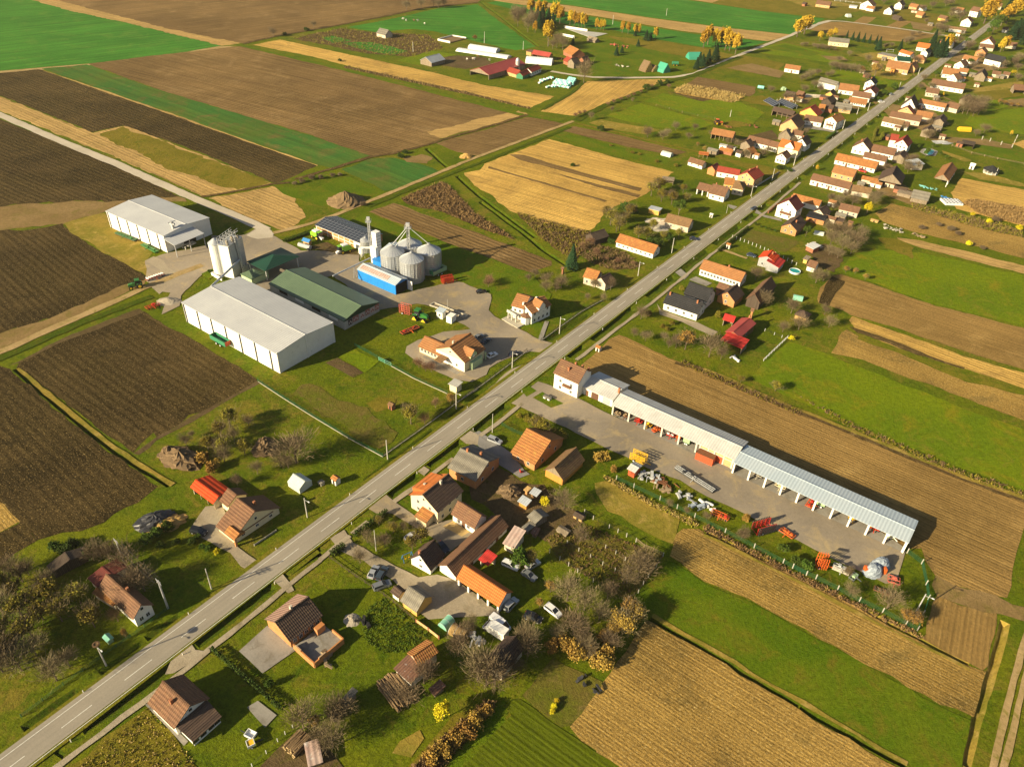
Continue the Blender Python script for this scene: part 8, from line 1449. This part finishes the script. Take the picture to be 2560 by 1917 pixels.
T=thing('tarp_stack','yellow tarpaulin over a long stack behind the plank barns','tarp',G('E5',(1210,790)),rod(G('E5',(1210,790)),G('E5',(1395,800)))[0]);MB().prism([(0,0),(0,1.4),(1.5,2.6),(3.4,1.4),(3.4,0)],0,rod(G('E5',(1210,790)),G('E5',(1395,800)))[1]).build('sheet',MATS['yellow_paint'],T)
for lab,a,b in(('left ground mounted solar array behind the black roofed hall',(1640,330),(1800,420)),('right ground mounted solar array behind the black roofed hall',(1840,355),(2080,458))):
 ang,L=rod(G('E3',a),G('E3',b));T=thing('solar_array',lab,'solar array',G('E3',a),ang);MB().add([(0,0,.6),(L,0,.6),(L,4.6,2.6),(0,4.6,2.6),(0,0,.5),(L,0,.5),(L,4.6,2.5),(0,4.6,2.5)],[(0,1,2,3),(7,6,5,4),(0,4,5,1),(1,5,6,2),(2,6,7,3),(3,7,4,0)]).build('panel',MATS['solar'],T);q=MB()
 for i in range(6):x=L*i/5;q.bar((x,4.2,0),(x,4.2,2.5),.15);q.bar((x,.4,0),(x,.4,.6),.15)
 q.build('support',MATS['galvanised'],T)
def tent(label,t,p,w,d,h,mat,mat2=None,rot=.3,name='straw_stack'):
 g=G(t,p);T=thing(name,label,'straw stack',g,rot);MB().prism([(-d/2,-.1),(-d*.42,h*.35),(0,h),(d*.42,h*.35),(d/2,-.1)],-w/2,w/2).build('cover',MATS[mat2 or mat],T);MB().prism([(-d*.46,0),(-d*.38,h*.33),(0,h*.95),(d*.38,h*.33),(d*.46,0)],-w/2-.15,w/2+.15).build('straw',MATS[mat],T)
tent('tallest straw stack with a dark cover, left of three','C1',(1145,490),7,9,7.5,'hay','hay_dark',-.9);tent('smaller straw stack, middle of three','C1',(1195,490),5,7,4.5,'hay','hay_dark',-.9);tent('straw stack fully covered by green tarpaulin, right of three','C1',(1262,495),8,8,6.5,'tarp_green',None,-.9);tent('wide green tarpaulin tent beside the lane spruces','C1',(1475,405),11,9,5,'tarp_green',None,.2)
T=thing('green_wagon','green tanker wagon near the lane spruces','wagon',G('C1',(1345,455)),0);q=MB();q.tube((-2.5,0,2),(2.5,0,2),1.3,n=14);q.build('tank',MATS['green_paint'],T);wheel(T,-1.2,-1,.6,.4);wheel(T,1.2,-1,.6,.4);wheel(T,-1.2,1,.6,.4);wheel(T,1.2,1,.6,.4)
T=thing('slurry_silo','small domed grey feed silo beside the cattle barn','silo',G('E8',(612,410)));q=MB();q.lathe((0,0,0),[(1.6,0),(1.6,7),(1.1,8.4),(.2,9)],14);q.build('body',MATS['galvanised'],T)
T=thing('manure_pit','white walled manure pit on the far pasture','pit',(0,0,0));P=[G('B1',p) for p in((1365,282),(1450,300),(1560,272),(1465,256))];q=MB()
for i in(0,2,3):q.bar(P[i]+Vector((0,0,.8)),P[(i+1)%4]+Vector((0,0,.8)),.4,1.6)
q.build('wall',MATS['white_wall'],T);q=MB();q.slab([(p.x,p.y) for p in P],.05,.7);q.build('manure',MATS['earth_heap'],T)
T=thing('concrete_ruin','old concrete yard with low white walls behind the wood','ruin',(0,0,0));P=[G('C1',p) for p in((580,195),(740,220),(880,235),(770,265))];q=MB();q.slab([(p.x,p.y) for p in P],.05,.3);q.build('floor',MATS['concrete_wall'],T);q=MB();q.bar(P[0]+Vector((0,0,1)),P[1]+Vector((0,0,1)),.5,2);q.bar(G('C1',(570,250))+Vector((0,0,1)),G('C1',(650,265))+Vector((0,0,1)),.5,2);q.build('wall',MATS['white_wall'],T)
T=thing('football_goal','white football goal frame on the far garden lawn','goal',G('E1',(95,800)));q=MB();q.bar((0,0,0),(0,0,2.2),.12);q.bar((6,0,0),(6,0,2.2),.12);q.bar((0,0,2.2),(6,0,2.2),.12);q.build('frame',MATS['white_paint'],T);MB().bar((0,1.2,0),(6,1.2,0),.1).build('ground_bar',MATS['white_paint'],T)
T=thing('swing','blue and yellow garden swing beside the whitewashed outbuilding','swing',G('Nf',(22,262)),.6);q=MB()
for x in(0,2.6):
 q.bar((x,-.8,0),(x,0,2.1),.1);q.bar((x,.8,0),(x,0,2.1),.1)
q.bar((0,0,2.1),(2.6,0,2.1),.1);q.build('frame',MATS['blue_tarp'],T)
for x in(.8,1.8):MB().box((x,0,.5),(.5,.25,.06)).bar((x-.2,0,.5),(x-.2,0,2.1),.03).bar((x+.2,0,.5),(x+.2,0,2.1),.03).build('seat',MATS['yellow_paint'],T)
T=thing('garden_chair','dark red garden chair on the paved drive','chair',G('Ne',(962,322)),.4);MB().box((0,0,.45),(.8,.8,.12)).build('seat',MATS['tile_crimson'],T);MB().box((-.4,0,.85),(.12,.8,.8)).build('backrest',MATS['tile_crimson'],T);q=MB()
for x in(-.35,.35):
 for y in(-.35,.35):q.bar((x,y,0),(x,y,.45),.08)
q.build('leg',MATS['tile_crimson'],T)
T=thing('garden_gate','pale green open gate frame at the end of the mesh fence','gate',G('Np',(425,785)),rod(G('Np',(425,785)),G('Np',(575,855)))[0]);Lg=rod(G('Np',(425,785)),G('Np',(575,855)))[1];q=MB()
for x in(0,Lg*.5,Lg):q.bar((x,0,0),(x,0,1.5),.1)
for z in(.2,.8,1.45):q.bar((0,0,z),(Lg,0,z),.07)
q.build('frame',MATS['film_green'],T);MB().box((Lg*.25,0,.8),(Lg*.45,.03,1.1)).build('mesh',MATS['mesh_green'],T)
# ================================================================ FENCES, POSTS, POLES
def fence(label,t,px,post,gap,h,panel=None,pmat=None,sz=.12,name='fence',rails=(),base=None):
 P=[G(t,p) for p in px];T=thing(name,label,'fence',P[0]);o=T.location;pts=densify(P,gap,0,closed=False);cnt=0
 key=box_mesh('post',(sz,sz,h),post)
 pm=MB()
 for i,p in enumerate(pts):
  if i<98:link('post',key,None,T,Matrix.Translation(p-o+Vector((0,0,h/2))))
  if i<len(pts)-1:
   a,b=p-o,pts[i+1]-o
   for z in rails:pm.bar(a+Vector((0,0,z)),b+Vector((0,0,z)),.03 if pmat=='dark_steel' else.07)
   if panel=='mesh':
    d=b-a;n=max(2,int(d.length/.3))
    for k in range(n):q0=a.lerp(b,k/n);pm.bar(q0+Vector((0,0,.05)),q0+Vector((0,0,h-.1)),.045)
    for z in(.1,.45,.8,1.15):
     if z<h:pm.bar(a+Vector((0,0,z)),b+Vector((0,0,z)),.03)
   if panel=='solid':pm.bar(a+Vector((0,0,h/2)),b+Vector((0,0,h/2)),.07,h*.92)
   if panel=='iron':
    d=b-a;n=max(2,int(d.length/.35))
    for k in range(n):q0=a.lerp(b,k/n);pm.bar(q0+Vector((0,0,.3)),q0+Vector((0,0,h)),.05)
    for z in(.4,h-.15):pm.bar(a+Vector((0,0,z)),b+Vector((0,0,z)),.06)
 if pm.v:pm.build('panel',MATS[pmat or post],T,fix=False)
 if base:
  q=MB()
  for i in range(len(pts)-1):q.bar(pts[i]-o+Vector((0,0,.1)),pts[i+1]-o+Vector((0,0,.1)),.16,.2)
  q.build('plinth',MATS[base],T)
fence('long green mesh fence with a stone footing across the lawns','B3',[(125,150),(300,265),(500,390),(750,540),(985,668)],'mesh_green',2.5,1.5,'mesh','mesh_green',base='kerb_stone');fence('green mesh fence on a pale footing beside the office lawn','B2',[(1045,1285),(1200,1370),(1330,1430),(1430,1475)],'mesh_green',2.5,1.4,'mesh','mesh_green',base='kerb_stone');fence('short green mesh fence above the vegetable beds','B2',[(790,1145),(860,1180),(950,1230)],'mesh_green',2.5,1.4,'mesh','mesh_green')
fence('black iron fence along the office frontage','Nc',[(560,935),(700,845),(820,755),(960,650),(1070,565)],'iron_black',2.5,1.3,'iron','iron_black',base='kerb_stone');fence('black iron fence in front of the villa','C2',[(420,1112),(560,1010),(700,910),(845,830)],'iron_black',2.5,1.3,'iron','iron_black',base='kerb_stone');fence('thin dark fence beside the roadside well lawn','Nm',[(240,725),(450,575),(600,470),(845,290),(1060,130),(1250,10)],'iron_black',2.8,1.1,'iron','iron_black',base='kerb_stone')
fence('concrete post fence along the machinery yard grass','C3',[(940,825),(1060,880),(1240,965),(1480,1085),(1690,1190),(1890,1295),(2090,1400),(2250,1485)],'post_concrete',4.5,1.7,'mesh','mesh_green',.18);fence('concrete post fence along the end of the machinery yard','D4',[(610,285),(770,360),(920,435),(1070,515),(1230,590),(1390,675),(1470,715)],'post_concrete',4.5,1.8,'mesh','mesh_green',.18);fence('leaning end fence around the machinery yard corner','D4',[(1470,715),(1545,500),(1530,400),(1500,255),(1400,180)],'post_concrete',4.5,1.8,'mesh','mesh_green',.18)
fence('white plank fence between the lawns of the crimson house','Nl',[(915,897),(1000,815),(1105,715)],'white_paint',2.0,1.2,None,None,.12,rails=(.4,.8,1.1));fence('wire fence with white posts behind the crimson house','Nl',[(925,660),(1000,690),(1060,712)],'white_paint',3.0,1.2,None,'dark_steel',.12,rails=(.5,1.0))
fence('rusty brown plank fence along the gravel drive garden','B4',[(618,215),(700,275),(800,345),(930,430),(1060,520),(1200,640)],'wood_dark',2.2,1.2,None,'wood_dark',.14,rails=(.4,.9));fence('low brick wall at the end of the plank fence','B4',[(1215,655),(1300,715),(1372,772)],'brick_red',2.2,1.1,'solid','brick_pale',.3,name='garden_wall');fence('concrete rail fence beside the wine red roofed house','E6',[(880,240),(960,190),(1085,115)],'kerb_stone',2.5,1.1,'solid','concrete_wall',.2);fence('wall with piers along the white balcony house garden','E7',[(0,470),(45,430),(75,405)],'brick_red',2.5,1.2,'solid','brick_red',.4,name='garden_wall')
fence('wooden rail fence at the end of the vineyard plot','C3',[(1075,1250),(1130,1295),(1195,1320),(1262,1355)],'post_wood',2.5,1.4,None,'post_wood',.15,rails=(.5,1.0,1.3));fence('low curb fence in front of the brown house','B3',[(100,1280),(250,1180)],'kerb_stone',3,.6,'solid','kerb_stone',.2);fence('green mesh fence around the orange roofed house garden','C3',[(150,450),(220,490),(290,520)],'mesh_green',2.5,1.4,'mesh','mesh_green');fence('thin green fence in front of the shaded orchard','A4',[(150,1310),(440,1090),(700,900),(1000,690),(1170,560)],'mesh_green',3,1.1,'mesh','mesh_green');fence('wire fence along the log yard','Nn',[(300,490),(450,350),(570,225),(650,150),(730,80)],'white_paint',3.0,1.2,None,'dark_steel',.12,rails=(.5,1.0))
fence('white plank fence at the top edge of the far meadow','E2',[(1510,25),(1680,35),(1900,60),(2000,75)],'white_paint',6,1.4,None,None,.3,rails=(.5,1.2));fence('post and wire fence across the far paddock','E3',[(0,400),(200,450),(400,505),(640,560),(900,605)],'post_wood',6,1.2,None,'dark_steel',.2,rails=(.6,1.1));fence('rubble edged boundary wall beside the hay barn meadow','E5',[(1100,1020),(1400,1130),(1800,1220),(2208,1300)],'post_wood',7,1.2,None,'post_wood',.25,rails=(.5,1.0));fence('tall pale posts of the small stubble enclosure','E5',[(1560,920),(1680,950),(1850,1000),(2020,1040),(2090,900)],'post_concrete',9,2.4,None,'post_wood',.3,rails=(1.2,))
fence('vine wire fence beside the garden track','C2',[(1740,400),(1850,440),(1960,485),(2060,530),(2180,590)],'post_white',1.9,1.5,None,'dark_steel',.16,rails=(1.2,));fence('orchard wire fence around the poultry yard dry pasture','C3',[(720,1055),(780,1100),(890,1160),(950,1190),(1010,1220),(1075,1255)],'post_concrete',4,1.5,None,'dark_steel',.16,rails=(.7,1.3));fence('vineyard side fence toward the car lawn','C3',[(480,1330),(550,1380),(610,1420),(672,1465),(780,1530),(900,1600)],'post_concrete',4,1.5,None,'dark_steel',.16,rails=(.7,1.3));fence('vineyard side fence along the green meadow','C3',[(1262,1355),(1215,1430),(1160,1500),(1125,1550),(1090,1610),(1025,1655)],'post_concrete',3.5,1.5,None,'dark_steel',.16,rails=(.7,1.3));fence('middle wire row of the vineyard plot','C3',[(600,1270),(680,1320),(760,1365),(845,1415),(930,1460),(1010,1510)],'post_concrete',4,1.5,None,'dark_steel',.14,rails=(1.2,));fence('upper wire row of the vineyard plot','C3',[(730,1220),(865,1300),(935,1340),(1000,1385)],'post_concrete',4,1.5,None,'dark_steel',.14,rails=(1.2,))
fence('vine posts in a row near the brick walled shed','E4',[(10,330),(90,345),(190,365),(290,385)],'post_white',2.5,1.6,None,'dark_steel',.2,rails=(1.2,));fence('second vine row near the brick walled shed','E4',[(60,310),(150,325),(260,345)],'post_white',2.5,1.6,None,'dark_steel',.2,rails=(1.2,))
def pole(label,t,base,top,lamp=False,mat='post_concrete',arms=0,nest=False,r=.15):
 g=G(t,base);h=max(4.5,min(11,height_over(t,base,top)));T=thing('utility_pole',label,'pole',g,math.atan2(RD.y,RD.x));q=MB();q.tube((0,0,-.3),(0,0,h),r*1.25,r*.8,8);q.build('pole',MATS[mat],T)
 if lamp:l=MB().tube((0,0,h-.7),(0,-1.5,h-.35),.05,n=6).build('lamp_arm',MATS['galvanised'],T);MB().box((0,-1.7,h-.35),(.25,.6,.14)).build('lamp',MATS['white_paint'],l)
 if arms:
  q=MB()
  for k in range(arms):q.bar((0,-.9,h-.2-k*.5),(0,.9,h-.2-k*.5),.1)
  c=q.build('crossarm',MATS['dark_steel'],T);q=MB()
  for k in range(arms):
   for y in(-.8,-.4,.4,.8):q.tube((0,y,h-.15-k*.5),(0,y,h+.12-k*.5),.06,n=6)
  q.build('insulator',MATS['white_paint'],c)
 if nest:lumpn=MB().lathe((0,0,h),[(.3,0),(.75,.25),(.8,.55),(.5,.6),(.2,.45)],12).build('stork_nest',MATS['stork_nest'],T)
 return g+Vector((0,0,h))
POLES=[('bare concrete pole on the lawn beside the brown house','A4',(1460,427),(1420,287),{}),('concrete pole carrying a stork nest and lamp','A4',(733,955),(672,815),dict(lamp=True,nest=True)),('lamp pole in the shadow of the brown house','Nd',(1170,358),(1145,205),dict(lamp=True)),('plain concrete pole at the fence by the road','Nm',(293,752),(283,550),{}),('lamp pole beside the orange leaved tree','Nm',(1018,220),(1015,40),dict(lamp=True)),('thin pole in the courtyard garden','B3',(940,1315),(935,1172),dict(r=.1)),('concrete pole in front of the office fence','C2',(222,1297),(222,1183),dict(lamp=True)),('white lamp pole in front of the villa fence','C2',(548,1055),(558,945),dict(lamp=True)),('lamp pole by the brambles','C2',(1090,662),(1105,562),dict(lamp=True)),('pole in front of the long white farmhouse','C2',(1322,505),(1335,400),{}),('tall pole at the wine red roofed house','E6',(1020,187),(1047,75),{}),('lamp pole beside the hipped roof house','E6',(836,320),(855,222),dict(lamp=True)),('tall pole before the white gabled cottage','E4',(268,1320),(292,1150),dict(r=.2)),('pole by the balcony house','E4',(1020,760),(1052,610),dict(r=.2)),('pole beside the orange row house','E4',(1405,480),(1435,350),dict(r=.2)),('pole in front of the grey hipped roof','E4',(1240,530),(1250,470),dict(r=.2)),('thin pole on the verge beside the dark car','C2',(1700,230),(1705,170),dict(r=.08)),('pole at the small paved drive','C3',(85,500),(85,370),dict(r=.1)),('white lamp mast at the machinery yard corner','D4',(1465,582),(1463,425),dict(lamp=True,mat='galvanised')),('tall thin mast beside the weighbridge','Nc',(440,240),(447,155),dict(r=.07)),('yellow pole on the meadow by the road','E4',(1880,150),(1910,30),dict(r=.2)),('slim pole on the far green field','C1',(915,170),(920,105),dict(r=.2)),('second slim pole on the far green field','C1',(1285,110),(1290,60),dict(r=.2)),('farm pole beside the pasture','C1',(30,300),(32,220),dict(r=.2)),('farm pole beside the hay shelter','C1',(298,345),(298,285),dict(r=.2)),('pole on the weedy pasture','B1',(1195,360),(1193,290),dict(r=.2)),('leaning pole by the far gabled brick house','E1',(580,1160),(615,1040),dict(r=.2)),('thin pole beside the round pavilion','E5',(1765,1470),(1795,1350),dict(r=.15)),('white post on the brown garden plot','E3',(1135,570),(1135,510),dict(r=.2))]
for lab,t_,b_,tp,kw in POLES:pole(lab,t_,b_,tp,**kw)
pA=pole('pole with cross arms and insulators on the orchard lawn','A3',(855,1390),(800,1240),arms=2);pB=pole('grey transformer pole with many cross arms near the long low house','A4',(1160,560),(1100,365),arms=3,mat='galvanised',r=.22)
T=thing('power_line','three thin cables between the two cross armed poles','power line',(pA.x,pA.y,0));q=MB()
for k in(-.8,0,.8):
 prev=None
 for i in range(13):f=i/12;p=pA.lerp(pB,f)+Vector((k*.6,k*.6,-.2-1.0*4*f*(1-f)))-Vector((pA.x,pA.y,0));
 pts=[pA.lerp(pB,i/12)+Vector((k*.6,k*.6,-.2-4*(i/12)*(1-i/12)))-Vector((pA.x,pA.y,0)) for i in range(13)]
 for i in range(12):q.tube(pts[i],pts[i+1],.025,n=4)
q.build('cable',MATS['iron_black'],T)
for i,(x,y) in enumerate(((1090,505),(1120,535),(1560,640),(1600,690),(1680,470),(1730,520),(1780,560),(1850,530),(1420,700),(1480,760),(1540,820),(1600,900),(1640,960),(1110,690),(1060,720),(980,720),(900,690),(830,690),(660,700),(500,860),(560,890),(180,1040),(350,1090),(60,1060),(1330,900),(1250,960),(1180,1290),(1080,1290),(1280,1290),(1350,1330),(880,1420),(940,1510),(860,1530),(1760,1010),(1960,560),(2040,540),(1880,600),(1380,420),(1300,410),(1240,420),(1180,450),(1640,300),(1750,250),(1560,180),(1450,90))):
 hut('small brown roofed outbuilding in the crowded far yards','D1',(x,y),3.5+i%3*1.2,3+i%2,2.2,('tile_brown','tile_dark','tile_orange','fibre_grey')[i%4],('plaster_old','wood_grey','white_wall','brick_red')[i*7%4],.9,name='outbuilding',cat='outbuilding')['group']='outbuildings in the far yards'
# roadside marker posts
mk=MB().box((0,0,.45),(.13,.13,.9)).mesh('marker_post');mk.materials.append(MATS['post_white'])
for i in range(26):
 for sd in(-1,1):
  p=r0+RD*(150+i*25+(7 if sd>0 else 0))+RN*(off+sd*4.1);o=link('marker_post',mk);o.location=(p.x,p.y,0);tag(o,'small white marker post standing on the road verge','marker post','marker posts along the road')
# culvert headwalls at ditch ends are part of the ditch banks; cows on the far pasture
def cow(label,t,p,mat,rot):
 vs=[(0,0,1.15),(.7,0,1.2),(1.2,0,1.15),(1.55,0,1.35),(1.95,0,1.1),(-.1,.22,.75),(-.1,.22,0),(-.1,-.22,.75),(-.1,-.22,0),(1.15,.22,.7),(1.15,.22,0),(1.15,-.22,.7),(1.15,-.22,0),(-.25,0,1.1),(-.32,0,.5)]
 es=[(0,1),(1,2),(2,3),(3,4),(0,5),(5,6),(0,7),(7,8),(2,9),(9,10),(2,11),(11,12),(0,13),(13,14)];rad=[.38,.42,.36,.2,.13,.13,.07,.13,.07,.12,.07,.12,.07,.08,.04]
 me=bpy.data.meshes.new('cow');me.from_pydata(vs,es,[]);o=link('cow',me,MATS[mat]);sk=o.modifiers.new('skin','SKIN');o.modifiers.new('sub','SUBSURF').levels=1
 for i,r in enumerate(rad):me.skin_vertices[0].data[i].radius=(r,r)
 me.skin_vertices[0].data[1].use_root=True;g=G(t,p);o.matrix_world=Matrix.Translation(g)@Matrix.Rotation(rot,4,'Z')@Matrix.Scale(1.15,4);tag(o,label,'cow','cows at the far farm')
for lab,t_,ps in(('pale cow standing on the far green pasture','B1',[(1120,138),(1145,148),(1205,150),(1232,148),(1272,170)]),('cow standing in the muddy paddock','E8',[(215,318),(235,318),(270,295),(375,325),(165,320)])):
 for i,p in enumerate(ps):cow(lab,t_,p,'cow_white' if i%3!=2 else 'door_brown',i*1.3)
# ================================================================ haze over the plain
P0=G('A1',(0,0));hz=MB().box((150,1250,83),(4200,2900,168)).build('haze',None);hz['kind']='stuff';tag(hz,'thin pale haze over the whole plain','haze')
hm=bpy.data.materials.new('haze');hm.use_nodes=True;nt=hm.node_tree
for n_ in list(nt.nodes):nt.nodes.remove(n_)
ou=nt.nodes.new('ShaderNodeOutputMaterial');pv=nt.nodes.new('ShaderNodeVolumePrincipled');pv.inputs['Color'].default_value=(1,.95,.78,1);pv.inputs['Density'].default_value=.00005;pv.inputs['Anisotropy'].default_value=.2
nt.links.new(pv.outputs[0],ou.inputs['Volume']);hz.data.materials.append(hm)
